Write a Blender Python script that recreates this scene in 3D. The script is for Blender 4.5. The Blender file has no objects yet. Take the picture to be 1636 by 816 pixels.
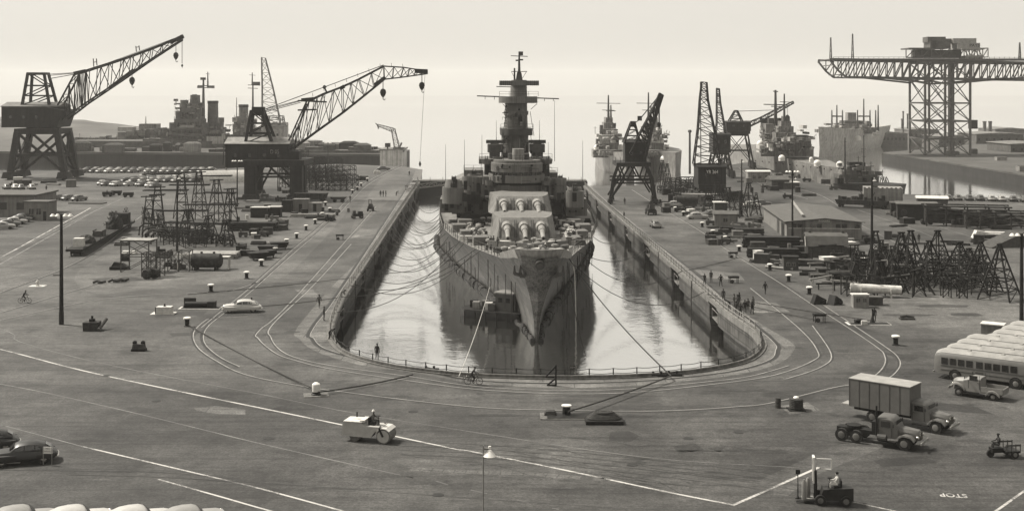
import bpy, bmesh, math, random
from mathutils import Vector, Matrix, geometry, noise
R = math.radians
random.seed(11)
S = bpy.context.scene
COL = S.collection
# ------------------------------------------------------------------ camera
H = 28.0      # eye height above the quay
F = 2000.0    # focal length in photo pixels
CX, HY = 818.0, 150.0
cam_d = bpy.data.cameras.new('camera'); cam = bpy.data.objects.new('camera', cam_d); COL.objects.link(cam)
cam_d.sensor_width = 36; cam_d.lens = 36*F/1636; cam_d.shift_y = -(408-HY)/1636
cam_d.clip_start = 1; cam_d.clip_end = 30000
cam.location = (0, 0, H); cam.rotation_euler = (R(90), 0, 0)
S.camera = cam
# ------------------------------------------------------------------ world, sun, exposure
SUN_EL, SUN_AZ = 50, -66           # azimuth from +Y towards +X
w = bpy.data.worlds.new('World'); S.world = w; w.use_nodes = True
nt = w.node_tree; nt.nodes.clear()
o_ = nt.nodes.new('ShaderNodeOutputWorld'); bg = nt.nodes.new('ShaderNodeBackground')
sky = nt.nodes.new('ShaderNodeTexSky'); sky.sky_type = 'NISHITA'; sky.sun_disc = False
sky.sun_elevation = R(SUN_EL); sky.sun_rotation = R(SUN_AZ); sky.air_density = 1.5; sky.dust_density = 6; sky.ozone_density = 1
bw = nt.nodes.new('ShaderNodeRGBToBW'); tint = nt.nodes.new('ShaderNodeMix'); tint.data_type = 'RGBA'; tint.blend_type = 'MULTIPLY'
tint.inputs[0].default_value = 1; tint.inputs[7].default_value = (1.0, 0.96, 0.87, 1)
gam = nt.nodes.new('ShaderNodeMath'); gam.operation = 'POWER'; gam.inputs[1].default_value = 0.12
nt.links.new(sky.outputs[0], bw.inputs[0]); nt.links.new(bw.outputs[0], gam.inputs[0]); nt.links.new(gam.outputs[0], tint.inputs[6])
nt.links.new(tint.outputs[2], bg.inputs[0]); bg.inputs[1].default_value = 0.128
nt.links.new(bg.outputs[0], o_.inputs[0])
sun_d = bpy.data.lights.new('sun', 'SUN'); sun = bpy.data.objects.new('sun', sun_d); COL.objects.link(sun)
sun_d.energy = 1.6; sun_d.angle = R(10); sun_d.color = (1, 0.95, 0.86)
sun.rotation_euler = (R(90-SUN_EL), 0, R(180-SUN_AZ)+0)
sun.location = (0, 0, 200)
S.view_settings.view_transform = 'Standard'; S.view_settings.look = 'None'
S.view_settings.exposure = 2.47; S.view_settings.gamma = 1; S.view_settings.use_curve_mapping = False
S.render.engine = 'CYCLES'; S.cycles.volume_bounces = 3
# ------------------------------------------------------------------ helpers
def P(px, py, z=0.0):
    D = F*(H-z)/(py-HY); return Vector(((px-CX)*D/F, D, z))
def mpp(py): return H/(py-HY)                    # metres per photo pixel on the quay at that row
def PD(px, py, D): return Vector(((px-CX)*D/F, D, H-(py-HY)*D/F))
def rot2(x, y, a): c, s = math.cos(a), math.sin(a); return x*c-y*s, x*s+y*c
class MB:
    def __init__(s): s.v = []; s.f = []; s.mi = []; s.m = 0; s.M = None
    def V(s, p):
        p = Vector(p)
        if s.M is not None: p = s.M @ p
        s.v.append(p); return len(s.v)-1
    def F(s, *idx): s.f.append(tuple(idx)); s.mi.append(s.m)
    def poly(s, pts): s.F(*[s.V(p) for p in pts]); return s
    def hexa(s, p):                               # 8 points: bottom ring, top ring
        i = [s.V(q) for q in p]
        for a in ((3,2,1,0),(4,5,6,7),(0,1,5,4),(1,2,6,5),(2,3,7,6),(3,0,4,7)): s.F(*[i[k] for k in a])
        return s
    def box(s, c, d, rz=0, taper=1.0):            # centre of base, size; taper of the top
        x, y, z = c; a, b, h = d[0]/2, d[1]/2, d[2]; q = []
        for zz, t in ((z, 1), (z+h, taper)):
            for u, v in ((-a,-b),(a,-b),(a,b),(-a,b)):
                X, Y = rot2(u*t, v*t, rz); q.append((x+X, y+Y, zz))
        return s.hexa(q)
    def rbox(s, x0, x1, y0, y1, z0, z1): return s.box(((x0+x1)/2, (y0+y1)/2, z0), (x1-x0, y1-y0, z1-z0))
    def beam(s, a, b, w, h=None):
        a, b = Vector(a), Vector(b); h = h or w; d = (b-a)
        if d.length < 1e-6: return s
        d.normalize(); up = Vector((0,0,1)) if abs(d.z) < .95 else Vector((0,1,0))
        x = d.cross(up).normalized()*w/2; y = x.cross(d).normalized()*h/2
        return s.hexa([a-x-y, a+x-y, a+x+y, a-x+y, b-x-y, b+x-y, b+x+y, b-x+y])
    def cyl(s, a, b, r, r2=None, n=10, cap=True):
        a, b = Vector(a), Vector(b); r2 = r if r2 is None else r2; d = (b-a).normalized()
        up = Vector((0,0,1)) if abs(d.z) < .9 else Vector((0,1,0))
        x = d.cross(up).normalized(); y = x.cross(d)
        A = [s.V(a+(x*math.cos(k*2*math.pi/n)+y*math.sin(k*2*math.pi/n))*r) for k in range(n)]
        B = [s.V(b+(x*math.cos(k*2*math.pi/n)+y*math.sin(k*2*math.pi/n))*r2) for k in range(n)]
        for k in range(n): s.F(A[k], A[(k+1)%n], B[(k+1)%n], B[k])
        if cap: s.F(*A[::-1]); s.F(*B)
        return s
    def tube(s, pts, r, n=5):
        pts = [Vector(p) for p in pts]; rings = []
        for i, p in enumerate(pts):
            d = (pts[min(i+1, len(pts)-1)]-pts[max(i-1, 0)]).normalized()
            up = Vector((0,0,1)) if abs(d.z) < .9 else Vector((0,1,0))
            x = d.cross(up).normalized(); y = x.cross(d)
            rings.append([s.V(p+(x*math.cos(k*2*math.pi/n)+y*math.sin(k*2*math.pi/n))*r) for k in range(n)])
        for A, B in zip(rings, rings[1:]):
            for k in range(n): s.F(A[k], A[(k+1)%n], B[(k+1)%n], B[k])
        s.F(*rings[0][::-1]); s.F(*rings[-1]); return s
    def lathe(s, prof, c=(0,0,0), n=14):
        c = Vector(c); rings = []
        for r, z in prof: rings.append([s.V(c+Vector((math.cos(k*2*math.pi/n)*r, math.sin(k*2*math.pi/n)*r, z))) for k in range(n)])
        for A, B in zip(rings, rings[1:]):
            for k in range(n): s.F(A[k], A[(k+1)%n], B[(k+1)%n], B[k])
        s.F(*rings[0][::-1]); s.F(*rings[-1]); return s
    def ball(s, c, r, n=10, sz=1.0, half=False):
        a0 = 0 if half else -math.pi/2+.15
        return s.lathe([(max(.02, r*math.cos(a)), r*sz*math.sin(a)) for a in [a0+(math.pi/2-.05-a0)*k/(n//2) for k in range(n//2+1)]], c, n)
    def prism(s, poly, z0, z1, sc=1.0):
        cx = sum(p[0] for p in poly)/len(poly); cy = sum(p[1] for p in poly)/len(poly)
        A = [s.V((p[0], p[1], z0)) for p in poly]; B = [s.V((cx+(p[0]-cx)*sc, cy+(p[1]-cy)*sc, z1)) for p in poly]
        n = len(poly)
        for k in range(n): s.F(A[k], A[(k+1)%n], B[(k+1)%n], B[k])
        s.F(*A[::-1]); s.F(*B); return s
    def loft(s, rings, closed=True, cap=True):
        I = [[s.V(p) for p in r] for r in rings]; n = len(I[0])
        for A, B in zip(I, I[1:]):
            for k in range(n if closed else n-1): s.F(A[k], A[(k+1)%n], B[(k+1)%n], B[k])
        if cap: s.F(*I[0][::-1]); s.F(*I[-1])
        return s
    def build(s, name, mat, parent=None, smooth=False, loc=None, rz=0):
        me = bpy.data.meshes.new(name); me.from_pydata([tuple(v) for v in s.v], [], s.f)
        mats = mat if isinstance(mat, (list, tuple)) else [mat]
        for m in mats: me.materials.append(m)
        if len(mats) > 1: me.polygons.foreach_set('material_index', s.mi)
        bm = bmesh.new(); bm.from_mesh(me); bmesh.ops.recalc_face_normals(bm, faces=bm.faces); bm.to_mesh(me); bm.free()
        if smooth: me.shade_smooth(); me.set_sharp_from_angle(angle=R(38))
        o = bpy.data.objects.new(name, me); COL.objects.link(o)
        if parent: o.parent = parent
        if loc is not None: o.location = loc
        o.rotation_euler.z = rz
        return o
def tag(o, label=None, cat=None, group=None, kind=None):
    for k, v in (('label', label), ('category', cat), ('group', group), ('kind', kind)):
        if v: o[k] = v
    return o
def thing(name, label, cat, loc=(0,0,0), rz=0, group=None):
    o = bpy.data.objects.new(name, None); COL.objects.link(o); o.location = loc; o.rotation_euler = (0, 0, rz)
    o.empty_display_size = .5
    return tag(o, label, cat, group)
def dup(o, loc=None, rz=None, label=None, parent=None, group=None):
    c = o.copy(); COL.objects.link(c)
    if parent: c.parent = parent
    if loc is not None: c.location = loc
    if rz is not None: c.rotation_euler.z = rz
    if label: c['label'] = label
    if group: c['group'] = group
    for ch in KIDS.get(o.name) or [x for x in o.children]: dup(ch, parent=c)
    return c
KIDS = {}
def ccw(poly): return poly
def smooth_pts(pts, n=8):
    out = []; pts = [Vector(p) for p in pts]
    for i in range(len(pts)-1):
        p0, p1, p2, p3 = pts[max(i-1,0)], pts[i], pts[i+1], pts[min(i+2, len(pts)-1)]
        for k in range(n):
            t = k/n; out.append(0.5*((2*p1)+(-p0+p2)*t+(2*p0-5*p1+4*p2-p3)*t*t+(-p0+3*p1-3*p2+p3)*t**3))
    out.append(pts[-1]); return out
def truss(mb, a, b, wa, wb, ha, hb, n, r, r2=None, lace=True, dirs=None):
    """box truss from a to b; w = sideways width, h = height; chords r, lacing r2"""
    a, b = Vector(a), Vector(b); d = (b-a).normalized(); r2 = r2 or r*.55
    side = dirs[0] if dirs else d.cross(Vector((0,0,1))).normalized(); up = dirs[1] if dirs else side.cross(d).normalized()
    C = []
    for i in range(n+1):
        t = i/n; p = a.lerp(b, t); W = (wa+(wb-wa)*t)/2; h = (ha+(hb-ha)*t)/2
        C.append([p-side*W-up*h, p+side*W-up*h, p+side*W+up*h, p-side*W+up*h])
    for k in range(4): mb.beam(C[0][k], C[-1][k], r)
    for i in range(n+1):
        for k in range(4): mb.beam(C[i][k], C[i][(k+1)%4], r2)
        if i < n:
            for k in range(4):
                if i % 2: mb.beam(C[i][k], C[i+1][(k+1)%4], r2)
                else: mb.beam(C[i][(k+1)%4], C[i+1][k], r2)
    return C
# ------------------------------------------------------------------ materials
MATS = {}
def mat(name, v, rough=.8, var=.18, scale=1.5, metal=0.0, streak=0.0, bump=0.0, fine=0.0, spec=.18):
    if name in MATS: return MATS[name]
    m = bpy.data.materials.new(name); m.use_nodes = True; t = m.node_tree; b = t.nodes['Principled BSDF']
    c = (v, v*.975, v*.925) if not isinstance(v, tuple) else v
    b.inputs['Roughness'].default_value = rough; b.inputs['Metallic'].default_value = metal
    b.inputs['Specular IOR Level'].default_value = spec
    if var:
        tc = t.nodes.new('ShaderNodeTexCoord'); n = t.nodes.new('ShaderNodeTexNoise')
        n.inputs['Scale'].default_value = scale; n.inputs['Detail'].default_value = 8; n.inputs['Roughness'].default_value = .65
        t.links.new(tc.outputs['Object'], n.inputs['Vector'])
        src = n.outputs['Fac']
        if streak:
            mp = t.nodes.new('ShaderNodeMapping'); mp.inputs['Scale'].default_value = (2.2, 2.2, .06)
            t.links.new(tc.outputs['Object'], mp.inputs[0])
            n2 = t.nodes.new('ShaderNodeTexNoise'); n2.inputs['Scale'].default_value = streak; n2.inputs['Detail'].default_value = 5
            t.links.new(mp.outputs[0], n2.inputs['Vector'])
            mm = t.nodes.new('ShaderNodeMath'); mm.operation = 'MULTIPLY_ADD'; mm.inputs[1].default_value = 1.0
            ad = t.nodes.new('ShaderNodeMath'); ad.operation = 'SUBTRACT'; ad.inputs[1].default_value = .5
            t.links.new(n2.outputs['Fac'], ad.inputs[0]); t.links.new(ad.outputs[0], mm.inputs[0]); t.links.new(n.outputs['Fac'], mm.inputs[2])
            src = mm.outputs[0]
        mr = t.nodes.new('ShaderNodeMapRange'); mr.inputs[1].default_value = .36; mr.inputs[2].default_value = .64
        mr.inputs[3].default_value = 1-var; mr.inputs[4].default_value = 1+var; mr.clamp = False
        t.links.new(src, mr.inputs[0])
        vm = t.nodes.new('ShaderNodeVectorMath'); vm.operation = 'SCALE'; vm.inputs[0].default_value = c
        t.links.new(mr.outputs[0], vm.inputs['Scale']); t.links.new(vm.outputs[0], b.inputs['Base Color'])
        if bump:
            bp = t.nodes.new('ShaderNodeBump'); bp.inputs['Strength'].default_value = bump
            t.links.new(src, bp.inputs['Height']); t.links.new(bp.outputs[0], b.inputs['Normal'])
    else: b.inputs['Base Color'].default_value = (*c, 1)
    MATS[name] = m; return m
def ground_mat(name, v, patch=.25, stain=.35):
    m = bpy.data.materials.new(name); m.use_nodes = True; t = m.node_tree; N = t.nodes.new; L = t.links.new; b = t.nodes['Principled BSDF']
    b.inputs['Roughness'].default_value = .8; b.inputs['Specular IOR Level'].default_value = .25
    tc = N('ShaderNodeTexCoord')
    def nz(sc, det=6, rough=.6, mp=None):
        n = N('ShaderNodeTexNoise'); n.inputs['Scale'].default_value = sc; n.inputs['Detail'].default_value = det; n.inputs['Roughness'].default_value = rough
        if mp:
            k = N('ShaderNodeMapping'); k.inputs['Scale'].default_value = mp; L(tc.outputs['Object'], k.inputs[0]); L(k.outputs[0], n.inputs['Vector'])
        else: L(tc.outputs['Object'], n.inputs['Vector'])
        return n.outputs['Fac']
    def rng(s, a, b_, c, d, cl=True):
        r = N('ShaderNodeMapRange'); r.clamp = cl
        for i, x in enumerate((a, b_, c, d)): r.inputs[i+1].default_value = x
        L(s, r.inputs[0]); return r.outputs[0]
    def mul(a, b_):
        k = N('ShaderNodeMath'); k.operation = 'MULTIPLY'; L(a, k.inputs[0]); L(b_, k.inputs[1]); return k.outputs[0]
    big = rng(nz(.02, 4), .40, .60, 1-patch, 1+patch, False)
    mid = rng(nz(.14, 8, .75), .40, .60, .74, 1.26, False)
    grit = rng(nz(5, 3, .8), .35, .65, .6, 1.4, False)
    grit2 = rng(nz(1.4, 5, .85), .38, .62, .74, 1.26, False)
    st = rng(nz(.11, 7, .72, (1, 1.6, 1)), .54, .63, 1, 1-stain)
    st2 = rng(nz(.45, 6, .75), .57, .66, 1, 1-stain*.8)
    pale = rng(nz(.05, 6, .7, (2.0, .6, 1)), .54, .64, 1, 1.3)
    trk = rng(nz(.5, 4, .6, (.10, 2.4, 1)), .50, .64, 1, .68)
    x = mul(mul(mul(big, mid), mul(grit, grit2)), mul(mul(st, st2), mul(pale, trk)))
    vm = N('ShaderNodeVectorMath'); vm.operation = 'SCALE'; vm.inputs[0].default_value = (v, v*.975, v*.93)
    L(x, vm.inputs['Scale']); L(vm.outputs[0], b.inputs['Base Color'])
    bp = N('ShaderNodeBump'); bp.inputs['Strength'].default_value = .25; bp.inputs['Distance'].default_value = .02
    L(nz(12, 3), bp.inputs['Height']); L(bp.outputs[0], b.inputs['Normal'])
    return m
M_asphalt = ground_mat('asphalt', .046, .38, .5)
M_concrete = ground_mat('old_concrete', .088, .18, .3)
M_paint = mat('worn_white_line_paint', .38, .7, .35, .9)
M_paint2 = mat('faded_line_paint', .13, .8, .45, .9)
M_steelrail = mat('rail_steel', .014, .5, .2, 2)
M_railshine = mat('rail_polished', .2, .4, .3, .5)
M_navy = mat('navy_grey_paint', .10, .6, .16, .5, streak=1.5)
M_hull = mat('hull_grey_paint', .06, .6, .32, .35, streak=2.5)
M_navy_l = mat('pale_navy_paint', .16, .6, .2, .6, streak=1.5)
M_navy_d = mat('dark_navy_paint', .042, .6, .25, .7)
M_deck = mat('weathered_deck', .13, .8, .35, .6)
M_black = mat('black_iron', .010, .6, .3, 1.5)
M_crane = mat('dark_crane_steel', .012, .7, .35, .8, streak=1)
M_crane_m = mat('grey_crane_steel', .10, .7, .3, .8)
M_crane_l = mat('light_crane_steel', .16, .7, .3, .8)
M_glass = mat('window_glass', .015, .12, 0, spec=.8)
M_white = mat('white_paint', .5, .55, .12, 2)
M_cream = mat('offwhite_canvas', .4, .8, .2, 2)
M_wood = mat('weathered_wood', .045, .85, .35, 1.5)
M_woodd = mat('dark_timber', .012, .85, .4, 1.5)
M_woodl = mat('pale_planks', .2, .85, .3, 1.5)
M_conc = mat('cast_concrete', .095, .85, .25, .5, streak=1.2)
M_concw = mat('wet_concrete', .02, .6, .4, .4, streak=1.2)
M_wall = mat('stucco_wall', .13, .85, .14, .6, streak=1)
M_roof = mat('gravel_roof', .07, .9, .2, 1)
M_rubber = mat('rubber', .018, .8, .2, 4)
M_rope = mat('manila_rope', .03, .9, .2, 4)
M_ropel = mat('pale_rope', .35, .9, .2, 4)
M_rust = mat('rusty_iron', .026, .85, .5, 1.5)
M_skin = mat('skin', (.36, .27, .2), .6, 0)
M_cloth_d = mat('dark_cloth', .02, .9, .2, 6)
M_cloth_m = mat('grey_cloth', .07, .9, .2, 6)
M_cloth_l = mat('pale_cloth', .42, .9, .15, 6)
M_denim = mat('work_denim', .045, .9, .2, 6)
M_chrome = mat('chrome', .55, .2, 0, metal=1)
M_hill = mat('hazy_hill', .07, .95, .35, .02)

def worn_paint(name, v, under, wear=.5):
    m = bpy.data.materials.new(name); m.use_nodes = True; t = m.node_tree; N = t.nodes.new; L = t.links.new; b = t.nodes['Principled BSDF']; b.inputs['Roughness'].default_value = .75
    tc = N('ShaderNodeTexCoord'); n = N('ShaderNodeTexNoise'); n.inputs['Scale'].default_value = 3.5; n.inputs['Detail'].default_value = 8; n.inputs['Roughness'].default_value = .8; L(tc.outputs['Object'], n.inputs['Vector'])
    n2 = N('ShaderNodeTexNoise'); n2.inputs['Scale'].default_value = .25; n2.inputs['Detail'].default_value = 4; L(tc.outputs['Object'], n2.inputs['Vector'])
    ad = N('ShaderNodeMath'); ad.operation = 'ADD'; L(n.outputs['Fac'], ad.inputs[0]); L(n2.outputs['Fac'], ad.inputs[1])
    r = N('ShaderNodeMapRange'); r.inputs[1].default_value = 1.0-wear*.22; r.inputs[2].default_value = 1.0+.12-wear*.1+.06; L(ad.outputs[0], r.inputs[0])
    mx = N('ShaderNodeMix'); mx.data_type = 'RGBA'; mx.inputs[6].default_value = (v, v*.97, v*.92, 1); mx.inputs[7].default_value = (under, under*.97, under*.93, 1); L(r.outputs[0], mx.inputs[0]); L(mx.outputs[2], b.inputs['Base Color']); return m
M_paint = worn_paint('worn_white_line_paint', .34, .05, .3); M_paint2 = worn_paint('faded_line_paint', .12, .045, .8)
def hull_mat(name, v):
    m = mat(name, v, .6, .5, .35, streak=2.5); t = m.node_tree; N = t.nodes.new; L = t.links.new; b = t.nodes['Principled BSDF']
    src = b.inputs['Base Color'].links[0].from_socket; tc = N('ShaderNodeTexCoord'); sp = N('ShaderNodeSeparateXYZ'); cb = N('ShaderNodeCombineXYZ'); L(tc.outputs['Object'], sp.inputs[0]); L(sp.outputs[1], cb.inputs[0]); L(sp.outputs[2], cb.inputs[1])
    br = N('ShaderNodeTexBrick'); br.inputs['Scale'].default_value = 1; br.inputs['Brick Width'].default_value = 7; br.inputs['Row Height'].default_value = 1.9; br.inputs['Mortar Size'].default_value = .06; br.inputs['Color1'].default_value = (1.12,1.12,1.12,1); br.inputs['Color2'].default_value = (.86,.86,.86,1); br.inputs['Mortar'].default_value = (.55,.55,.55,1); L(cb.outputs[0], br.inputs[0])
    mx = N('ShaderNodeMix'); mx.data_type = 'RGBA'; mx.blend_type = 'MULTIPLY'; mx.inputs[0].default_value = 1; L(src, mx.inputs[6]); L(br.outputs[0], mx.inputs[7]); L(mx.outputs[2], b.inputs['Base Color']); return m
MATS.pop('hull_grey_paint', None); M_hull = hull_mat('hull_grey_paint', .052)
# slab joints in the concrete
t = M_concrete.node_tree; N = t.nodes.new; L = t.links.new; b = t.nodes['Principled BSDF']; src = b.inputs['Base Color'].links[0].from_socket
br = N('ShaderNodeTexBrick'); br.inputs['Scale'].default_value = 1; br.inputs['Brick Width'].default_value = 6; br.inputs['Row Height'].default_value = 3.2; br.inputs['Mortar Size'].default_value = .05; br.inputs['Color1'].default_value = (1.15,1.15,1.15,1); br.inputs['Color2'].default_value = (.85,.85,.85,1); br.inputs['Mortar'].default_value = (.4,.4,.4,1)
tc = N('ShaderNodeTexCoord'); L(tc.outputs['Object'], br.inputs[0]); mx = N('ShaderNodeMix'); mx.data_type = 'RGBA'; mx.blend_type = 'MULTIPLY'; mx.inputs[0].default_value = 1; L(src, mx.inputs[6]); L(br.outputs[0], mx.inputs[7]); L(mx.outputs[2], b.inputs['Base Color'])

def jointed(m, bw_, bh, mort=.05, dark=.5, lo=.88, hi=1.1, band=True):
    t = m.node_tree; N = t.nodes.new; L = t.links.new; b = t.nodes['Principled BSDF']; src = b.inputs['Base Color'].links[0].from_socket; tc = N('ShaderNodeTexCoord'); sp = N('ShaderNodeSeparateXYZ'); cb = N('ShaderNodeCombineXYZ'); L(tc.outputs['Object'], sp.inputs[0]); L(sp.outputs[1], cb.inputs[0]); L(sp.outputs[2], cb.inputs[1])
    br = N('ShaderNodeTexBrick'); br.inputs['Scale'].default_value = 1; br.inputs['Brick Width'].default_value = bw_; br.inputs['Row Height'].default_value = bh; br.inputs['Mortar Size'].default_value = mort; br.inputs['Color1'].default_value = (hi,hi,hi,1); br.inputs['Color2'].default_value = (lo,lo,lo,1); br.inputs['Mortar'].default_value = (dark,dark,dark,1); L(cb.outputs[0], br.inputs[0])
    mx = N('ShaderNodeMix'); mx.data_type = 'RGBA'; mx.blend_type = 'MULTIPLY'; mx.inputs[0].default_value = 1; L(src, mx.inputs[6]); L(br.outputs[0], mx.inputs[7]); L(mx.outputs[2], b.inputs['Base Color'])
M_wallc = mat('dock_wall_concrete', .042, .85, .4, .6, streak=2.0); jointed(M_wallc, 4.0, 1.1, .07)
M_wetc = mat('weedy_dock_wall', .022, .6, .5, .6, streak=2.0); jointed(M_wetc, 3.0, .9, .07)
# ================================================================== SETTING
EDGE = [P(674,271), P(671,290), P(549,477), P(541,495)]
ARC = [P(541,495), P(532,520), P(534,545), P(560,567), P(620,584), P(690,594), P(760,600.5), P(890,604), P(1000,602), P(1080,597), P(1150,587), P(1196,574), P(1215,552), P(1203,530), P(1180,514)]
ARC = smooth_pts(ARC, 4)
REDGE = [P(1153.5,494.7), P(947.6,312), P(933,297)]
DOCK = [EDGE[0], EDGE[1], EDGE[2]] + ARC + REDGE
SHORE_R = [P(1010,296.5), P(1118,284), P(1150,266), P(1196,259), P(1240,274), P(1300,290), P(1345,303), P(1420,309), P(1636,317), P(2300,345)]
SHORE_L = [P(-900,262), P(-200,271), P(100,273), P(330,271), P(420,266), P(540,262), P(645,266)]
outline = SHORE_L + DOCK + SHORE_R + [Vector((500, -150, 0)), Vector((-700, -150, 0))]
def flat(name, pts, m, z=0.0, kind='structure', skirt=None, sm=None):
    pts = [Vector((p[0], p[1], z)) for p in pts]
    tris = geometry.tessellate_polygon([pts]); mb = MB()
    for p in pts: mb.V(p)
    for t in tris: mb.F(*t)
    o = mb.build(name, m)
    for p in o.data.polygons:
        if p.normal.z < 0: p.flip()
    if kind: o['kind'] = kind
    return o
flat('quay_ground', outline, M_asphalt)
# quay walls below the ground sheet
mb = MB()
for a, b in zip(SHORE_L, SHORE_L[1:]+[EDGE[0]]): mb.poly([a+Vector((0,0,-.01)), b+Vector((0,0,-.01)), b+Vector((0,0,-8)), a+Vector((0,0,-8))])
pts = [REDGE[-1]]+SHORE_R
for a, b in zip(pts, pts[1:]): mb.poly([a+Vector((0,0,-.01)), b+Vector((0,0,-.01)), b+Vector((0,0,-8)), a+Vector((0,0,-8))])
mb.build('quay_wall', M_concw)['kind'] = 'structure'
# dock walls: coping, gallery face, wet lower wall set back, with stair recesses
def offset_line(pts, d):
    out = []
    for i, p in enumerate(pts):
        t = (pts[min(i+1,len(pts)-1)]-pts[max(i-1,0)]).normalized(); out.append(p+Vector((-t.y, t.x, 0))*d)
    return out
def resample(pts, step):
    out = [pts[0].copy()]; acc = 0
    for a, b in zip(pts, pts[1:]):
        L = (b-a).length; t = step-acc
        while t < L: out.append(a.lerp(b, t/L)); t += step
        acc = (L-(t-step))
    out.append(pts[-1].copy()); return out
REC = [168, 201, 235, 268, 301, 334, 367, 400]
up, low, rec = MB(), MB(), MB()
line = resample(DOCK, 2.0); 
inn = offset_line(line, -0.0)
def in_recess(p): return p.y > 160 and any(abs(p.y-r) < 3.3 for r in REC)
out_ = offset_line(line, -3.2)   # away from the basin
setb = offset_line(line, -.7)
lip = offset_line(line, .18)
for i in range(len(line)-1):
    a, b = line[i], line[i+1]; r = in_recess((a+b)/2)
    Z = lambda p, z: Vector((p.x, p.y, z))
    if not r:
        up.hexa([Z(lip[i],-.55), Z(lip[i+1],-.55), Z(setb[i+1],-.55), Z(setb[i],-.55), Z(lip[i],.12), Z(lip[i+1],.12), Z(setb[i+1],.12), Z(setb[i],.12)])
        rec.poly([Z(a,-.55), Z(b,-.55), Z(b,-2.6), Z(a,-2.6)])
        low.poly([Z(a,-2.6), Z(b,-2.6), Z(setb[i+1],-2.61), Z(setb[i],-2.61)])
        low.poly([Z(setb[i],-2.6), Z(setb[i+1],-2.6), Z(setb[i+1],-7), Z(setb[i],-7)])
        for j, rr in ((i, in_recess((line[max(i-1,0)]+a)/2)), (i+1, in_recess((b+line[min(i+2,len(line)-1)])/2))):
            if rr:
                rec.poly([Z(line[j],-.3), Z(out_[j],-.3), Z(out_[j],-3.2), Z(line[j],-2.6)]); low.poly([Z(line[j],-2.6), Z(out_[j],-3.2), Z(out_[j],-7), Z(setb[j],-7)])
    else:
        up.hexa([Z(lip[i],-.3), Z(lip[i+1],-.3), Z(setb[i+1],-.3), Z(setb[i],-.3), Z(lip[i],.12), Z(lip[i+1],.12), Z(setb[i+1],.12), Z(setb[i],.12)])
        low.poly([Z(out_[i],-.01), Z(out_[i+1],-.01), Z(out_[i+1],-7), Z(out_[i],-7)])
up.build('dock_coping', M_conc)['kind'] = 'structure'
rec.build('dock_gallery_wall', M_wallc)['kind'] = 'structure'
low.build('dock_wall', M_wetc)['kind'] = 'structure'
# lighter concrete apron round the dock
ring_out = smooth_pts([P(664,272), P(655,290), P(590,392), P(533,455), P(475,523), P(478,541), P(507,562), P(577,583), P(669,596), P(757,612), P(890,619), P(1010,616), P(1100,608), P(1180,598), P(1245,580), P(1268,560), P(1262,545), P(1198,505), P(1110,435), P(1040,378), P(975,326), P(945,297)], 5)
mb = MB(); A = resample(ring_out, 2.0); dl = [Vector(p) for p in line]
mb2 = [Vector((p.x, p.y, 0)) for p in offset_line(line, -.69)]
flat('dock_apron', [*ring_out, *mb2[::-1]], M_concrete, .004)
def strip(name, px, width, m, z=.008, n=6, smooth=True, world=False):
    pts = px if world else [P(*p) for p in px]
    if smooth and len(pts) > 2: pts = smooth_pts(pts, n)
    a = offset_line(pts, width/2); b = offset_line(pts, -width/2); q = MB()
    for i in range(len(pts)-1): q.poly([Vector((p.x, p.y, z)) for p in (b[i], b[i+1], a[i+1], a[i])])
    o = q.build(name, m); o['kind'] = 'structure'; return o
# road in darker smoother asphalt below the main white line, dusty paler yard zones
M_road = ground_mat('road_asphalt', .037, .25, .35); M_dust = ground_mat('dusty_yard', .062, .3, .45)
ml = smooth_pts([P(*p) for p in ((-300,510),(-120,532),(0,557.6),(115,587.5),(230,613),(420,652),(553,679.5),(634,697),(720,715),(765,723),(891,748),(1060,784),(1172,806))], 6)
flat('road', ml+[P(1236,778),P(1308,746),P(1420,770),P(1700,842),Vector((60,30,0)),Vector((-120,30,0))], M_road, .002)
for k, q_ in enumerate((((200,398),(330,385),(470,372),(520,340),(560,330),(470,430),(420,440),(340,452),(240,462),(150,468),(120,440),(170,405)), ((1150,400),(1230,440),(1300,480),(1400,530),(1500,535),(1700,540),(1700,500),(1600,480),(1400,455),(1300,420),(1200,378)), ((620,272),(655,285),(600,340),(560,372),(590,310)))): flat('dusty_yard', [Vector((p.x,p.y,0)) for p in smooth_pts([P(*p) for p in q_]+[P(*q_[0])], 5)[:-1]], M_dust, .0022+.0003*k)
# painted lines
strip('painted_line', [(-300,510),(-120,532),(0,557.6),(115,587.5),(230,613),(420,652),(553,679.5),(634,697),(720,715),(765,723),(891,748),(1060,784),(1172,806)], .24, M_paint)
strip('painted_line', [(1170,807),(1236,778),(1308,746)], .26, M_paint, .012, smooth=False)
strip('painted_line', [(-200,585),(0,613),(184,652),(420,709),(660,763)], .16, M_paint2)
strip('painted_line', [(-200,470),(0,525),(28,544),(115,569),(230,594),(420,630),(553,657),(720,684),(797,696),(954,720),(1084,735),(1269,746)], .13, M_paint2)
strip('painted_line', [(9,680),(129,712)], .14, M_paint2)
strip('painted_line', [(129,712),(346,763),(420,781),(549,816),(700,858)], .2, M_paint)
strip('painted_line', [(253,765),(346,791),(430,815),(560,850)], .19, M_paint)
strip('painted_line', [(1354,799),(1440,818),(1560,842)], .18, M_paint)
strip('painted_line', [(1540,846),(1589,817),(1636,784),(1700,742)], .2, M_paint)
strip('painted_line', [(0,422),(75,380),(150,338),(200,315)], .3, M_paint2, smooth=False)
strip('painted_line', [(0,412),(60,379),(145,332)], .25, M_paint, smooth=False)
strip('painted_line', [(-60,440),(0,412),(120,352),(155,335)], .2, M_paint2, .012, smooth=False)
strip('painted_line', [(1370,335),(1470,370),(1560,408),(1700,470)], .3, M_paint2, smooth=False)
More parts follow.
